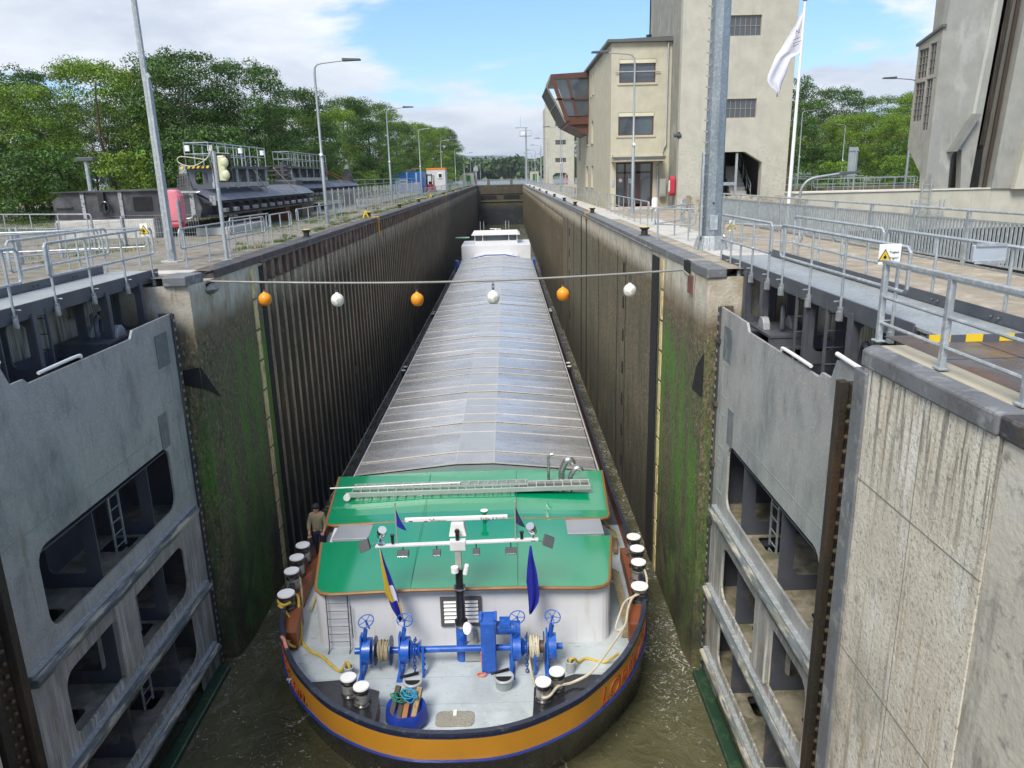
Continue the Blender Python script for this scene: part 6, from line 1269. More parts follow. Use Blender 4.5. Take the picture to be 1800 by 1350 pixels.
for a, b_, c, d in sdw: window(rt, (20.96, b_, c), (0,-1,0), b_-a, d-c, 3, 4 if d-c < 1.4 else 6, frame_g, glass_l, bar=.04)
MB().prism([(22.84, 1.08), (23.82, 1.08), (24.6, 16), (23.6, 16)], 'y', Y0+1.2, Y0+1.3).build('groove_back', greywood, rt)
b = MB()
for k, (w, c) in enumerate(((.05, 0), (.32, 0), (.55, 0), (.80, 0))): b.bar((22.92+w, Y0+.95, 3.0), (23.68+w*1.05, Y0+.95, 16), .10, .5)
b.build('groove_timber', greywood, rt)
b = MB(); b.bar((22.90, Y0+.25, 1.0), (23.66, Y0+.25, 16), .09, .16); b.bar((23.80, Y0+.25, 1.0), (24.55, Y0+.25, 16), .09, .16); b.build('groove_rail', simple('groove_rail', (.05, .035, .025), .6), rt)
MB().box(23.1, 23.75, Y0+.6, Y0+.66, 1.08, 2.8).build('groove_opening', darkhole, rt)
MB().prism([(23.95, 1.05), (24.9, 1.02), (26.8, 1.0), (28, 16), (24.75, 16)], 'y', Y0-.1, Y0+2.5).build('right_buttress', towerg, rt)
MB().prism([(24.85, 1.0), (26.8, 1.0), (27.2, 8), (25.6, 8)], 'y', Y0-.35, Y0-.1).build('pilaster', cream, rt)
MB().prism([(21.70, 2.72), (22.0, 2.72), (22.90, 4.30), (22.62, 4.34)], 'y', Y0-.35, Y0).build('diagonal_rib', mat('rib_dark', (.20, .205, .19), .9, bump=.4), rt)
MB().prism([(22.64, 4.34), (22.78, 4.34), (23.15, 9), (22.98, 9)], 'y', Y0-.05, Y0).build('pale_band', mat('pale_band', (.42, .42, .385), .85, bump=.4), rt)
MB().prism([(35.9, 7.98), (38.05, 7.50), (38.05, 7.62), (35.9, 8.10)], 'x', 20.80, 20.98).build('roof', roofdark, rt)
# cream wall and second chamber
cw = thing('lock_wall', 'cream painted head wall of the second chamber right of the flagpole', 'wall', (25, 37, -9))
MB().box(14.9, 45, 36.0-.0, 37.4, -.75, 1.02).box(14.9, 17.6, 36.05, 37.4, -9, -.75).build('wall_body', cream, cw)
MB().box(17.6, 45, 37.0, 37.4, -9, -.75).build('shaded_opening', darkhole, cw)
MB().box(14.85, 45, 35.94, 37.45, 1.02, 1.08).build('wall_cap', mat('cap_pale', (.60, .59, .52), .8), cw)
tag(MB().box(11.5, 14.9, 35.6, 37.0, -9, .0).box(14.9, 15.2, 35.5, 36.0, -9, .75).build('quay_return_wall', rough_w), 'rough wall corner below the flagpole behind the picket fence', 'wall')
tag(MB().box(11.45, 11.9, 8, 35.6, -9, -.03).build('second_chamber_wall', oldcon), 'inner edge wall of the second chamber under the picket fence', 'wall')
sheet_mesh('second_chamber_water', [[(11.9, 0), (45, 0), (45, 37), (11.9, 37)]], -8.2, water)
tag(MB().box(45, 46, 0, 60, -9, .6).build('outer_lock_wall', cream), 'outer wall of the second chamber at the right', 'wall')
lf = thing('steel_ladder', 'galvanised caged ladder head mounted on the cream wall', 'ladder', (20.9, 35.6, -.8))
b = MB()
for x in (20.65, 21.05): b.bar((x, 35.75, -.9), (x, 35.75, 1.55), .05, .05)
for k in range(8): b.cyl((20.65, 35.75, -.8+k*.3), (21.05, 35.75, -.8+k*.3), .018, n=6)
b.build('ladder_rungs', galv_w, lf)
b = MB()
for x in (20.1, 20.3, 21.4, 21.6): b.bar((x, 35.5, -.6), (x+.02, 35.5, .62), .04, .04)
for z in (-.5, .1, .45): b.bar((20.1, 35.5, z), (21.65, 35.5, z+.02), .04, .04)
b.bar((20.3, 35.5, -.5), (20.7, 35.5, .1), .04, .04); b.bar((21.4, 35.5, -.5), (21.0, 35.5, .1), .04, .04)
b.build('ladder_guard', galv_w, lf)
for k, (y, x0, x1, z) in enumerate(((50, 21.5, 27.5, .45), (56, 20, 27, .55), (62, 24.5, 34, .35))):
    railing((x0, y, z), (x1, y, z), ['railing row right behind the cream wall', 'second railing row behind the cream wall', 'back railing row in front of the bushes'][k], n=7, legs=.4)
tag(MB().box(17.9, 60, 63, 63.4, 0, .55).build('low_brown_wall', mat('brown_wall', (.16, .11, .085), .9, bump=.5)), 'low brown wall behind the railings at right', 'wall')
meshfence([(30, 78), (48, 78)], 1.3, 'grey fence in the meadow behind the slim lamp', .25)
# ================================================================ SPARE GATES ON THE LEFT QUAY
def spare(x1, ya, yb, zb, label, endplate, lug):
    w = 6.4; x0 = x1-w; zt = zb+1.15
    t = thing('spare_lock_gate', label, 'spare gate', ((x0+x1)/2, (ya+yb)/2, zb))
    cyl_ = [(x1-1.9, zt), (x1-1.3, zt-.02), (x1-.8, zt-.12), (x1-.35, zt-.32), (x1, zt-.55)]
    MB().prism([(x0, zb), (x1-.3, zb), (x1-.3, zb+.55)]+[(a, c-.05) for a, c in cyl_[::-1]]+[(x0+.6, zt), (x0, zt-.35)], 'y', ya, yb).build('gate_body', leafsteel, t)
    b = MB(); b.grid([[(x, y, z+.02) for x, z in cyl_] for y in np.linspace(ya+.4, yb-.2, 8)]); b.build('curved_skin', leafskin, t, smooth=True)
    n = int((yb-ya-1.5)/1.35)
    for k in range(n):
        y = ya+1.2+k*1.35
        o = MB().prism([(x1-.3, zb+.50), (x1+.12, zb+.28), (x1+.12, zb+.16), (x1-.3, zb+.12)], 'y', y, y+.05).prism([(x1-.3, zb+.50), (x1+.12, zb+.28), (x1+.12, zb+.16), (x1-.3, zb+.12)], 'y', y+.3, y+.35).box(x1-.05, x1+.1, y+.04, y+.31, zb+.15, zb+.18).build('bracket', leafsteel, t)
        MB().box(x1+.06, x1+.24, y-.03, y+.38, zb+.13, zb+.30).build('bracket_pad', mat('pad_grey', (.20, .20, .20), .6), o, bevel=.02)
    MB().box(x1-.3, x1+.02, ya, yb, zb-.02, zb+.06).build('lower_flange', leafsteel, t)
    if endplate:
        pale = mat('brace_pale', (.33, .35, .36), .6, .2, [((.06,.06,.07), 12, (1,1,1), .54, .58, None, .8)])
        for x in (x0+1.2, x0+2.75): MB().box(x, x+.14, ya-.06, ya, zb+.05, zt-.03).build('brace_strip', pale, t)
        for a, c in ((x0+3.3, x0+4.1), (x0+4.95, x0+5.6)): MB().prism(rr(a, c, zb+.30, zb+.88, .06), 'y', ya-.012, ya-.004).build('end_opening', darkhole, t)
        MB().lathe((x0+4.52, ya-.004, zb+.52), [(.17, 0), (.17, .01)], 18, (0,-1,0)).build('end_opening', darkhole, t)
        MB().box(x0, x1-.4, ya-.12, ya, zt-.05, zt).box(x0, x1-.3, ya-.10, ya, zb-.02, zb+.05).box(x0+.1, x0+.8, ya-.10, ya, zb+.5, zb+.54).build('end_flange', leafsteel, t)
        MB().tube([(x0+2.2+.16*math.cos(q), ya-.15, zb+.5+.2*math.sin(q)) for q in np.linspace(0, 6.28, 20)[:-1]], .05, 8, closed=True).box(x0+1.95, x0+2.2, ya-.16, ya, zb+.3, zt-.05).build('hose_coil', black, t, smooth=True)
        MB().prism([(x1-1.15, zb), (x1-.30, zb), (x1-.18, zb+.4), (x1-.42, zb+1.0), (x1-.62, zb+1.75), (x1-.94, zb+1.75), (x1-1.12, zb+1.05)], 'y', ya-.35, ya-.2).build('pylon_plate', mat('pylon_steel', (.07, .07, .075), .55, .2, [((.15,.15,.15), 2, (1,1,1), .5, .6, None, .6)]), t)
        MB().prism([(x1-.92, zb+1.72), (x1-.62, zb+1.72), (x1-.66, zb+2.0), (x1-.72, zb+2.08), (x1-.83, zb+2.08), (x1-.89, zb+2.0)], 'y', ya-.34, ya-.21).build('lifting_lug', pale, t)
        MB().lathe((x1-.77, ya-.345, zb+1.96), [(.055, 0), (.055, .01)], 14, (0,-1,0)).build('lug_hole', yellow, t)
        b = MB()
        for r_ in range(5):
            for c_ in range(6-r_ % 2): b.box(x1-1.06+c_*.115-.00+r_*.012, x1-1.0+c_*.10+r_*.012, ya-.385, ya-.35, zb+1.15+r_*.12, zb+1.20+r_*.12) if c_ < 5 else None
        b.build('rivet_plate', simple('rivet_grey', (.11, .11, .11), .5, .3), t)
        MB().box(x1-.62, x1-.45, ya-.37, ya-.35, zb+.1, zb+.95).build('perforated_strip', pale, t)
        MB().tube(cat([(x1-1.2, ya-.5, zb-.02), (x1-.7, ya-.5, zb-.02), (x1-.55, ya-.5, zb+.05), (x1-.52, ya-.5, zb+.15)], 4), .035, 8).bar((x1-1.5, ya-.5, zb+1.05), (x1-.25, ya-.5, zb+1.02), .05, .07).cyl((x1-.25, ya-.5, zb+1.0), (x1-.1, ya-.5, zb+1.02), .04, n=8).build('piston_rod', galv, t, smooth=True)
        MB().prism(rr(x1-.1, x1+.15, zb+.45, zb+.85, .03), 'y', ya+.35, ya+.4).build('pale_gusset', pale, t)
    if lug:
        MB().prism([(x1-1.5, zt-.1), (x1-.2, zt-.5), (x1-.75, zt+1.0), (x1-1.15, zt+1.0)], 'y', yb-1.1, yb-.9).build('pylon_plate', leafsteel, t)
        MB().prism([(x1-1.15, zt+.95), (x1-.75, zt+.95), (x1-.80, zt+1.25), (x1-.95, zt+1.38), (x1-1.10, zt+1.25)], 'y', yb-1.12, yb-.88).build('lifting_lug', MATS['brace_pale'], t)
    # walkway frame
    wx0, wx1 = x1-1.5, x1-.45; wy0, wy1 = (ya+1.9, ya+9.7) if endplate else (ya-1.5, ya+9); wz = zt+.95
    for y in np.linspace(wy0+.2, wy1-.2, 6):
        MB().add(*holed([(wx0, zt-.05), (wx1, zt-.05), (wx1, wz-.1), (wx0, wz-.1)], [rr(wx0+.25, wx1-.25, zt+.15, wz-.25, .15)], .04, lambda u, v, w, y=y: (u, y+w, v))).build('walkway_frame', navy_hi, t)
        MB().box(wx1-.03, wx1+.05, y-.05, y+.05, zt-.05, wz-.1).build('frame_column', galv_w, t)
    MB().box(wx0-.05, wx1+.08, wy0, wy1, wz-.12, wz).build('walkway_deck', mat('deck_dark', (.10, .105, .11), .6, .2), t); MB().box(wx1-.02, wx1+.06, wy0, wy1, zt+.0, zt+.22).build('pale_side_plate', skin, t)
    def rp(p0, p1):
        p0, p1 = Vector(p0), Vector(p1); up = Vector((0,0,1)); b = MB(); b.tube([p0+up*.45, p0+up*.93, p1+up*.93, p1+up*.45], .026, 6); b.tube([p0+up*.47, p1+up*.47], .022, 6)
        for k in range(max(2, int((p1-p0).length/.95)+1)): q = p0+(p1-p0)*k/max(1, int((p1-p0).length/.95)); b.tube([q, q+up*.93], .022, 6)
        b.build('gate_railing', galv, t, smooth=True)
    ym = wy0+(wy1-wy0)*.52
    rp((wx1, wy0, wz), (wx1, ym, wz)); rp((wx1, ym+.1, wz), (wx1, wy1, wz)); rp((wx0, wy0, wz), (wx0, ym-1, wz)); rp((wx0, ym, wz), (wx0, wy1, wz)); rp((wx0, wy0, wz), (wx1, wy0, wz))
    if endplate:
        MB().box(wx0, wx1, wy0-.04, wy0, wz-.13, wz-.02).build('edge_plate', black, t)
        for k in range(5): MB().prism([(wx0+.05+k*.2, wz-.125), (wx0+.15+k*.2, wz-.125), (wx0+.2+k*.2, wz-.025), (wx0+.1+k*.2, wz-.025)], 'y', wy0-.05, wy0-.042).build('hazard_stripe', yellow, t)
        for (x, y) in ((wx0+.15, wy0), (wx1-.0, wy0+.2), (wx1, ym), (wx1, wy1-.4)): MB().box(x-.1, x+.1, y-.08, y+.02, wz+.58, wz+.82).build('lamp_box', capw, t, bevel=.02)
    return t
spare(-10.75, 32.0, 50.0, .78, 'dark spare lock gate lying on blocks, the nearer one with the riveted lug plate', True, False)
spare(-12.3, 53.5, 74.0, .98, 'dark spare lock gate further back with a lifting lug at its far end', False, True)
mat('wood_block', (.20, .15, .10), .9, 0, bump=.6)
for (x0, x1, y0_, y1_, z1_, lab) in ((-11.6, -10.2, 32.4, 37.5, .32, 'long pale concrete block under the near end of the spare gate'), (-17, -13, 31.7, 32.6, .78, 'concrete beam under the left part of the nearer spare gate'), (-12, -11, 47.5, 49.5, .8, 'block stack under the far end of the nearer spare gate'), (-13.4, -12.4, 54.5, 56, 1.0, 'block stack under the near end of the further spare gate'), (-13.4, -12.4, 71, 72.5, 1.0, 'block stack under the far end of the further spare gate')):
    tag(MB().box(x0, x1, y0_, y1_, 0, z1_).build('support_block', slab if y0_ < 33 else MATS['wood_block'], bevel=.03), lab, 'support block', 'blocks under the spare gates')
for y in (38.5, 43.5): tag(MB().box(-11.9, -10.8, y, y+.9, 0, .42).box(-11.8, -10.9, y+.1, y+.8, .42, .77).build('timber_stack', simple('rust_brown', (.17, .075, .035), .85, bump=.6), bevel=.02), 'rusty brown bearer stack under the nearer spare gate, %s one' % ('near' if y < 40 else 'far'), 'bearer')
for p, q, m_, lab in (((-11.3, 39.6, 2.9), (-11.0, 41.0, 1.65), rope_w, 'white lashing strap left of the two on the nearer spare gate'), ((-11.25, 43.2, 2.85), (-10.85, 46.0, 1.55), rope_w, 'white lashing strap right of the two on the nearer spare gate'), ((-12.7, 60.0, 3.0), (-12.4, 68, 1.9), rope_o, 'orange lashing strap on the further spare gate'), ((-12.7, 60.4, 3.05), (-12.3, 70, 1.95), rope_o, 'second orange lashing strap on the further spare gate')):
    tag(MB().bar(p, q, .06, .02).build('lashing_strap', m_), lab, 'strap')
tag(MB().tube(cat([(-11.35, 33.9, 3.1), (-12.4, 33.8, 3.25), (-12.5, 33.8, 3.0), (-11.9, 33.7, 2.85), (-11.3, 33.8, 3.15), (-11.0, 33.8, 3.6)], 6), .02, 6).build('white_cable', rope_w), 'loose white cable hanging off the gate railing', 'cable')
for k in range(4): tag(MB().box(-15.4, -12.6, 50.6, 51.6, 2.2+k*.28, 2.3+k*.28).box(-15.2, -15, 50.6, 51.6, 2.3+k*.28, 2.48+k*.28).box(-13, -12.8, 50.6, 51.6, 2.3+k*.28, 2.48+k*.28).build('steel_pallet', leafsteel), 'dark steel frame stacked between the two spare gates, %s from the bottom' % ['first', 'second', 'third', 'fourth'][k], 'steel frame', 'stacked steel frames')
tag(MB().box(-16, -12, 50.4, 52, 0, 2.2).build('machine_block', leafsteel, bevel=.05), 'dark steel block between the two spare gates', 'steel block')
# ================================================================ CONTAINERS, CABINS, FORKLIFT
ct = thing('container', 'bright blue steel container behind the lamps on the left quay', 'container', (-14.5, 118, 0))
ribs = MB(); ribs.box(-15.6, -11.0, 117, 123, .1, 3.0); ribs.build('container_body', contb, ct)
b = MB()
for k in range(15): b.box(-15.5+k*.3, -15.35+k*.3, 116.95, 117, .25, 2.85)
b.box(-15.65, -10.95, 116.93, 117.0, 2.88, 3.05); b.box(-15.65, -10.95, 116.93, 117, .05, .22); b.build('container_ribs', contb, ct)
MB().box(-15.0, -13.2, 116.88, 116.94, 1.35, 2.0).build('container_logo', capw, ct); MB().tube([(-14.6+.2*math.cos(q), 116.86, 1.67+.2*math.sin(q)) for q in np.linspace(0, 6.28, 15)], .04, 5).box(-14.25, -13.4, 116.86, 116.88, 1.55, 1.75).build('logo_mark', contb, ct)
MB().box(-13.3, -13.15, 116.9, 116.95, .2, 3.0).build('door_bar', capw, ct); MB().box(-11.95, -11.75, 116.9, 116.95, 1.2, 2.9).build('white_plate', capw, ct)
for k in range(3): tag(MB().box(-14.2+k*.7, -12.6+k*.6, 117.5+k, 118.4+k, 3.02+k*.22, 3.16+k*.22).box(-14.1+k*.7, -13.9+k*.7, 117.5+k, 118.4+k, 3.16+k*.22, 3.24+k*.22).build('pallet', MATS['wood_block']), 'brown wooden pallet on the blue container, %s of three' % ['lowest', 'middle', 'top'][k], 'pallet', 'pallets on the blue container')
cb_ = thing('site_cabin', 'white site cabin with orange roof edge and a small square window', 'cabin', (-9.9, 128, 0))
MB().box(-11.2, -8.2, 126, 130, .1, 3.35).build('cabin_body', contw, cb_, bevel=.03); MB().box(-11.25, -8.15, 125.95, 130.05, 3.35, 3.62).build('roof_edge', orange_m, cb_)
w_ = MB().box(-9.4, -8.6, 125.9, 126, 2.0, 2.85).build('window', capw, cb_); MB().box(-9.25, -8.75, 125.87, 125.9, 2.15, 2.7).build('pane', signk, w_)
fk = thing('forklift', 'small red and black forklift parked in front of the white cabin', 'forklift', (-10.1, 119, 0))
MB().prism([(-10.7, .25), (-9.3, .25), (-9.3, .95), (-9.6, 1.15), (-10.5, 1.15), (-10.7, .95)], 'y', 118.3, 120.3).build('truck_body', red, fk, bevel=.06)
b = MB()
for x in (-10.6, -9.45): b.bar((x, 118.6, 1.1), (x+.1*(1 if x < -10 else -1), 118.8, 2.4), .08, .08); b.bar((x, 119.9, 1.1), (x, 119.9, 2.4), .08, .08)
b.box(-10.6, -9.4, 118.7, 120, 2.38, 2.46); b.build('overhead_guard', black, fk)
b = MB(); b.box(-10.4, -10.28, 118.15, 118.28, .2, 2.7); b.box(-9.75, -9.63, 118.15, 118.28, .2, 2.7); b.box(-10.4, -9.63, 118.15, 118.25, 2.5, 2.62); b.build('lift_mast', black, fk)
MB().box(-10.25, -9.75, 119, 119.5, 1.15, 1.6).build('seat', black, fk, bevel=.05)
for x in (-10.75, -9.35): 
    for y in (118.6, 120.0): MB().lathe((x, y, .28), [(.28, 0), (.28, .16)], 16, (1,0,0)).build('wheel', blackr, fk)
def hut(x0, x1, y, lab):
    t = thing('control_hut', lab, 'hut', ((x0+x1)/2, y, 0)); MB().box(x0, x1, y, y+4, 0, 3.2).build('hut_body', plaster, t); MB().box(x0-.1, x1+.1, y-.1, y+4.1, 3.2, 3.35).build('roof', roofdark, t)
    d = MB().box((x0+x1)/2-.5, (x0+x1)/2+.6, y-.05, y, .05, 2.5).build('door', simple('door_green', (.02, .16, .06), .5), t); MB().box((x0+x1)/2+.4, (x0+x1)/2+.46, y-.09, y-.05, 1.2, 1.35).build('handle', galv, d)
hut(-10.1, -7.1, 212, 'small cream hut with green door at the far end of the left quay'); hut(8.2, 10.5, 212, 'small cream hut with green door at the far end of the right quay')
tag(MB().box(-13.5, -11.5, 190, 193, 0, 2.4).box(-13.6, -11.4, 189.9, 193.1, 2.4, 2.5).build('grey_hut', mat('cabin_grey', (.3,.33,.36))), 'grey hut left of the far cream hut', 'hut')
rm = thing('radar_mast', 'slim radar mast with platform at the end of the right quay', 'mast', (6.9, 200, 0))
MB().tube([(6.9, 200, 0), (6.9, 200, 13.8)], [.28, .16], 8).build('shaft', galv_w, rm); b = MB(); b.box(5.3, 8.2, 199.4, 200.6, 11.6, 11.75)
for x in (5.3, 6.2, 8.2): b.box(x, x+.07, 199.4, 199.5, 11.75, 13)
b.box(5.3, 8.2, 199.4, 199.47, 12.9, 13); b.build('platform', galv_w, rm); MB().box(4.2, 7.4, 199.9, 200.1, 13.6, 13.8).cyl((5.6, 200, 13.8), (5.6, 200, 16.5), .04, n=5).build('antenna_arm', galv_w, rm); MB().box(5.7, 6.7, 199.3, 199.4, 12, 12.8).build('mast_sign', capw, rm)
tag(MB().box(-6.9, -6.3, 214, 214.6, 0, 5).box(-7.2, -6.0, 213.8, 214, 3.5, 4.6).build('signal_mast', galv_w), 'ship signal lattice post beside the far left hut', 'signal')
# ================================================================ VEGETATION
def leaf_cloud(name, centres, per, size, m, seed=0, flat=.55):
    """many small leaf quads spread on the shells of clump spheres"""
    rg = np.random.default_rng(seed); C_ = np.array([c[:3] for c in centres]); R_ = np.array([c[3] for c in centres]); n = len(C_)
    cnt = np.maximum(8, (per*R_**2).astype(int)); idx = np.repeat(np.arange(n), cnt); M_ = len(idx)
    d = rg.normal(size=(M_, 3)); d /= np.linalg.norm(d, axis=1)[:, None]; d[:, 2] = np.where(d[:, 2] < -.3, -d[:, 2]*.6, d[:, 2]); rad = R_[idx]*(.55+.5*rg.random(M_)**.6)
    p = C_[idx]+d*rad[:, None]*np.array([1, 1, .8])
    nr = d+rg.normal(size=(M_, 3))*flat; nr /= np.linalg.norm(nr, axis=1)[:, None]
    a = np.cross(nr, rg.normal(size=(M_, 3))); a /= np.linalg.norm(a, axis=1)[:, None]; b_ = np.cross(nr, a); s = size*(.6+.8*rg.random(M_))[:, None]
    V_ = np.stack([p-a*s*.6, p-b_*s*.33, p+a*s*.6, p+b_*s*.33], 1).reshape(-1, 3)
    me = bpy.data.meshes.new(name); me.vertices.add(len(V_)); me.vertices.foreach_set('co', V_.ravel()); me.loops.add(len(V_)); me.loops.foreach_set('vertex_index', np.arange(len(V_))); me.polygons.add(M_); me.polygons.foreach_set('loop_start', np.arange(0, M_*4, 4)); me.update(); me.validate(); me.materials.append(m); return me
def crown_mesh(seed, m, h, r, base=.15, n=70, per=95, size=.24, shape=0.0):
    rg = np.random.default_rng(seed); cs = []
    for i in range(n):
        t = rg.random()**.8; z = h*(base+(1-base)*t); env = math.sin(math.pi*min(1, .12+.80*(t*.9+.05)))**.6*(1-shape*t)
        rr_ = r*env*math.sqrt(rg.uniform(.25, 1)); a = rg.uniform(0, 6.283); cr = rg.uniform(.55, 1.25)*r*.27
        cs.append((rr_*math.cos(a), rr_*math.sin(a), min(z, h-cr*.6), cr))
    for i in range(8): a = rg.uniform(0, 6.283); q = r*rg.uniform(.2, .7); cs.append((q*math.cos(a), q*math.sin(a), h*rg.uniform(.88, 1.0), r*.16))
    return leaf_cloud('crown', cs, per, size, m, seed)
def trunk_mesh(seed, h, r0):
    rg = np.random.default_rng(seed); b = MB(); P = [(0, 0, -.1), (.05, .03, h*.2), (rg.normal()*.2, rg.normal()*.2, h*.5), (rg.normal()*.4, rg.normal()*.4, h*.85)]; b.tube(P, [r0, r0*.8, r0*.55, r0*.15], 8)
    for k in range(7):
        z = h*rg.uniform(.2, .7); a = rg.uniform(0, 6.28); L = h*rg.uniform(.2, .35); b.tube([(0, 0, z), (L*.5*math.cos(a), L*.5*math.sin(a), z+L*.35), (L*math.cos(a), L*math.sin(a), z+L*.85)], [r0*.4, r0*.25, r0*.06], 6)
    me = bpy.data.meshes.new('trunk'); me.from_pydata([tuple(v) for v in b.v], [], b.f); me.materials.append(bark); bmn(me); return me
CM = {}
specs = {'broad': (11, leaf[0], 12, 5.0, .04, 95, .0), 'bright': (12, leaf[1], 11.5, 4.6, .03, 90, .0), 'dark': (13, leaf[2], 12.5, 4.6, .04, 95, .15), 'tall': (14, leaf[2], 12, 3.6, .04, 70, .25), 'olive': (15, leaf[3], 9, 4.6, .02, 80, .0), 'bush': (16, leaf[1], 3.2, 2.2, .0, 34, .1), 'darkbush': (17, leaf[2], 4.0, 2.8, .0, 40, .1)}
TM = trunk_mesh(3, 12, .22); TM2 = trunk_mesh(5, 12, .17)
for k, (sd_, m_, h, r, ba, n, sh) in specs.items(): CM[k] = crown_mesh(sd_, m_, h, r, ba, n, 210 if 'bush' not in k else 260, .145, sh)
words = {'broad': 'mid green broad tree', 'bright': 'bright yellow green tree', 'dark': 'dark green dense tree', 'tall': 'dark slender tree', 'olive': 'olive green rounded tree', 'bush': 'bright green bush', 'darkbush': 'dark green bush'}
def tree(kind, x, y, s, rz_, label=None, group=None, z=0):
    nm = {'broad': 'broadleaf_tree', 'bright': 'broadleaf_tree', 'dark': 'broadleaf_tree', 'tall': 'slender_tree', 'olive': 'broadleaf_tree', 'bush': 'bush', 'darkbush': 'bush'}[kind]
    t = bpy.data.objects.new(nm, None); SC.collection.objects.link(t); t.location = (x, y, z); t.rotation_euler = (0, 0, rz_); t.scale = (s, s, s*(1+.08*math.sin(x*3+y)))
    tag(t, label or words[kind], 'bush' if 'bush' in kind else 'tree', group)
    for n_, me in (('crown', CM[kind]), ('trunk', TM if kind in ('broad', 'bright') else TM2)):
        if 'bush' in kind and n_ == 'trunk': continue
        o = bpy.data.objects.new(n_, me); SC.collection.objects.link(o); o.parent = t
    return t
near = [('broad', -43, 50, .84), ('bright', -37.5, 52, .76), ('dark', -35, 60, .90), ('bright', -30.5, 52, .80), ('bright', -27, 57, .84), ('dark', -25.0, 62, .86), ('dark', -21.3, 57, .91), ('dark', -17.8, 60, .82), ('dark', -15.6, 66, .72), ('tall', -15.6, 76, .64)]
ll = ['leftmost big mid green tree at the picture edge', 'bright tree second from the left edge', 'dark tree rising behind the bright trees at far left', 'bright yellow green tree left of the tall column', 'bright yellow green tree directly behind the tall column', 'dark tree just right of the tall column', 'highest dark tree of the left group', 'dark tree right of the highest one', 'dark tree at the right end of the near left group', 'slender dark tree in the gap behind the second lamp']
for i, (k, x, y, s) in enumerate(near): tree(k, x, y, s, i*1.3, ll[i])
for i in range(9): tree(('dark', 'broad')[i % 2], -52+i*3.4, 68+i*1.9+(i % 3), .84-.02*(i % 4), i*2.1, 'tree in the second row behind the near left trees', 'second row of trees at left')
mid = [('bright', -21.0, 84, .76), ('bright', -18.5, 90, .84), ('dark', -19.5, 106, 1.02), ('broad', -17.5, 110, .94), ('broad', -19.0, 128, .98), ('dark', -17.5, 138, .96), ('bright', -15.8, 150, .98), ('bright', -14.2, 168, 1.06), ('dark', -13.2, 186, .98), ('broad', -13.5, 205, .9), ('broad', -15.5, 222, .9)]
ml = ['bright tree left of the second lamp head on the left quay', 'bright rounded tree above the further spare gate', 'dark spiky topped tree behind the bright ones', 'mid green tree left of the third lamp', 'mid green tree behind the blue container', 'dark tree above the pallets on the blue container', 'bright tree above the white cabin', 'large bright tree right of the white cabin', 'dark tree beyond the white cabin', 'tree at the far end of the left row', 'last tree of the left row by the river']
for i, (k, x, y, s) in enumerate(mid): tree(k, x, y, s, i*1.9+.4, ml[i])
for i in range(10): tree(('darkbush', 'bush', 'darkbush')[i % 3], -46+i*3.3, 47+(i % 3)*1.5+ (3 if i > 6 else 0), 1.05+.15*(i % 3), i*1.1, 'undergrowth bush at the foot of the near left trees', 'undergrowth at left')
for i in range(10): tree(('darkbush', 'bush')[i % 2], -17.5+.25*i, 79+i*7, 1.0, i*1.7, 'undergrowth bush along the middle left trees', 'undergrowth along the row')
tree('bush', -9.6, 148, .9, .5, 'round yellowish bush right of the white cabin')
rt_ = [('tall', 32.2, 85, .98), ('dark', 29.5, 90, .85), ('olive', 40, 98, .88), ('olive', 46, 100, .98), ('bright', 52, 96, .86), ('olive', 55, 90, .95), ('bright', 44, 84, .62), ('broad', 60, 95, .78), ('dark', 36.5, 102, .62)]
rl = ['tall dark slender tree right of the cream tower', 'dark tree half hidden by the cream tower', 'olive tree behind the slim grey lamp', 'broad olive tree left of the pier tower', 'bright tree beside the pier tower', 'olive tree partly behind the pier tower', 'low bright tree behind the sign post', 'tree behind the pier tower windows', 'small dark tree between slender tree and olive trees']
for i, (k, x, y, s) in enumerate(rt_): tree(k, x, y, s, i*1.4+.9, rl[i])
for i, (x, y, s) in enumerate(((43.5, 80, 1.2), (40, 76, .9), (47.5, 76, 1.25), (51, 80, 1.2), (36, 84, 1.1), (33.5, 76, .8), (26, 60, .5))): tree(('darkbush', 'bush')[i % 2], x, y, s, i, ['round dark bush right of the sign post', 'bright bush below the sign post', 'dark bush near the foot of the pier tower', 'bright bush behind the pier tower foot', 'dark bush left of the sign post', 'bright bush by the meadow fence', 'small dark bush by the railings'][i])
for i, (x, y) in enumerate(((31, 55), (36, 58), (27, 70))): tree('dark', x, y, .0001, 0) if False else None
for i, (k, x, y, s) in enumerate((('broad', 42, 112, 1.0), ('dark', 49, 114, 1.05), ('olive', 37, 110, 1.0), ('broad', 56, 112, 1.0), ('bright', 63, 108, .95), ('dark', 33, 116, .85), ('olive', 48, 92, .85), ('bright', 41, 90, .72), ('broad', 53, 88, .8))): tree(k, x, y, s, i*2.2, 'tree in the dense mass behind the right hand trees', 'dense trees behind the right hand trees')
# far wood across the river (one mass) and far bank trees
rg = np.random.default_rng(4)
cs = [(rg.uniform(-330, 330), rg.uniform(575, 640), rg.uniform(1.5, 12.5)-(2.5 if abs(i % 7) < 2 else 0), rg.uniform(3, 6)) for i in range(900)]
me = leaf_cloud('far_wood', cs, 1.6, 3.4, leafm('far_leaves', (.055, .10, .03)), 9)
fw = bpy.data.objects.new('far_wood', me); SC.collection.objects.link(fw); stuff(fw, 'far wood on the opposite river bank', 'wood')
for i, (x, y, s) in enumerate(((-24, 262, .95), (-34, 258, 1.0), (-46, 256, 1.1), (-60, 254, 1.1))): tree('broad', x, y, s, i, 'tree on the river bank beyond the left row', 'river bank trees')
for i in range(9): tree('dark', 22+i*9, 232+(i % 3)*4, 1.0, i, 'tree on the right river bank behind the far tower', 'right river bank trees')
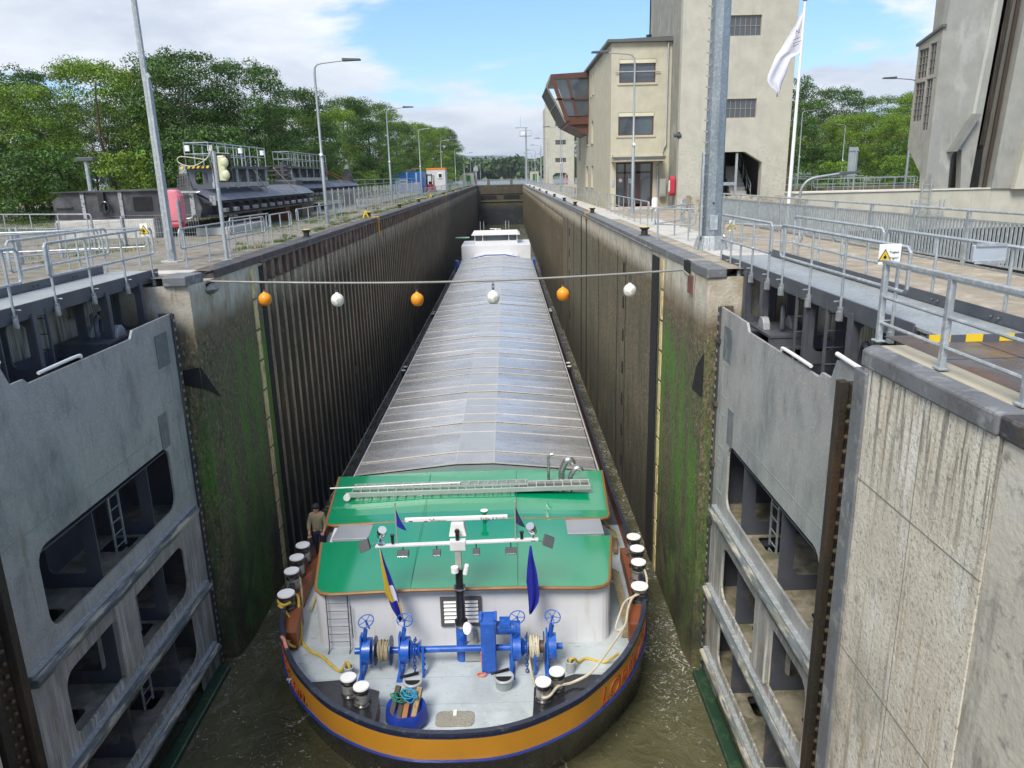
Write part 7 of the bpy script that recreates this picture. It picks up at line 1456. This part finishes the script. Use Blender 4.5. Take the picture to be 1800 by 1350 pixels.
# grass tufts and weeds on the left quay
def tufts(name, pts, h, n, label):
    rg = np.random.default_rng(5); V_ = []; F_ = []
    for (x, y, s) in pts:
        for k in range(n):
            a = rg.uniform(0, 6.283); q = rg.uniform(0, s); bx, by = x+q*math.cos(a), y+q*math.sin(a); hh = h*rg.uniform(.4, 1.2); t = rg.uniform(0, 6.283); lx, ly = .4*hh*math.cos(t), .4*hh*math.sin(t); w = .008+.004*hh
            k0 = len(V_); V_ += [(bx-w*math.sin(t), by+w*math.cos(t), 0), (bx+w*math.sin(t), by-w*math.cos(t), 0), (bx+lx, by+ly, hh)]; F_.append((k0, k0+1, k0+2))
    me = bpy.data.meshes.new(name); me.from_pydata(V_, [], F_); me.materials.append(grass); o = bpy.data.objects.new(name, me); SC.collection.objects.link(o); stuff(o, label, 'grass')
rg = np.random.default_rng(8)
P1 = [(-6.75-rg.exponential(.45), rg.uniform(24, 200), rg.uniform(.1, .4)) for i in range(420)]+[(rg.uniform(-10.4, -8.3), rg.uniform(33, 52), rg.uniform(.3, .7)) for i in range(90)]+[(rg.uniform(-10.6, -8.0), rg.uniform(52, 110), rg.uniform(.3, .8)) for i in range(120)]+[(rg.uniform(-16, -11), rg.uniform(22, 31), rg.uniform(.2, .6)) for i in range(36)]
tufts('quay_grass', P1, .12, 46, 'tufts of grass and weeds growing on the left quay')
P2 = [(rg.uniform(-50, -14), rg.uniform(33, 50), .8) for i in range(260)]
tufts('bank_grass', P2, .30, 60, 'rough grass in front of the near left trees')
P3 = [(rg.uniform(22, 44), rg.uniform(50, 78), .9) for i in range(220)]
tufts('meadow_grass', P3, .35, 50, 'meadow grass behind the right hand railings')

# ================================================================ AIR
hz_b = MB(); hz_b.box(-3500, 3500, -60, 7600, -12.5, 330); hz_o = hz_b.build('haze', [bpy.data.materials.new('haze_air')])
hm = hz_o.data.materials[0]; hm.use_nodes = True; hm.node_tree.nodes.clear(); _o = N(hm.node_tree, 'ShaderNodeOutputMaterial'); _v = N(hm.node_tree, 'ShaderNodeVolumePrincipled')
_v.inputs['Color'].default_value = (.80, .88, 1, 1); _v.inputs['Density'].default_value = .00013; _v.inputs['Anisotropy'].default_value = .2; hm.node_tree.links.new(_v.outputs[0], _o.inputs['Volume'])
stuff(hz_o, 'thin bluish haze in the air over the distant hills', 'haze')
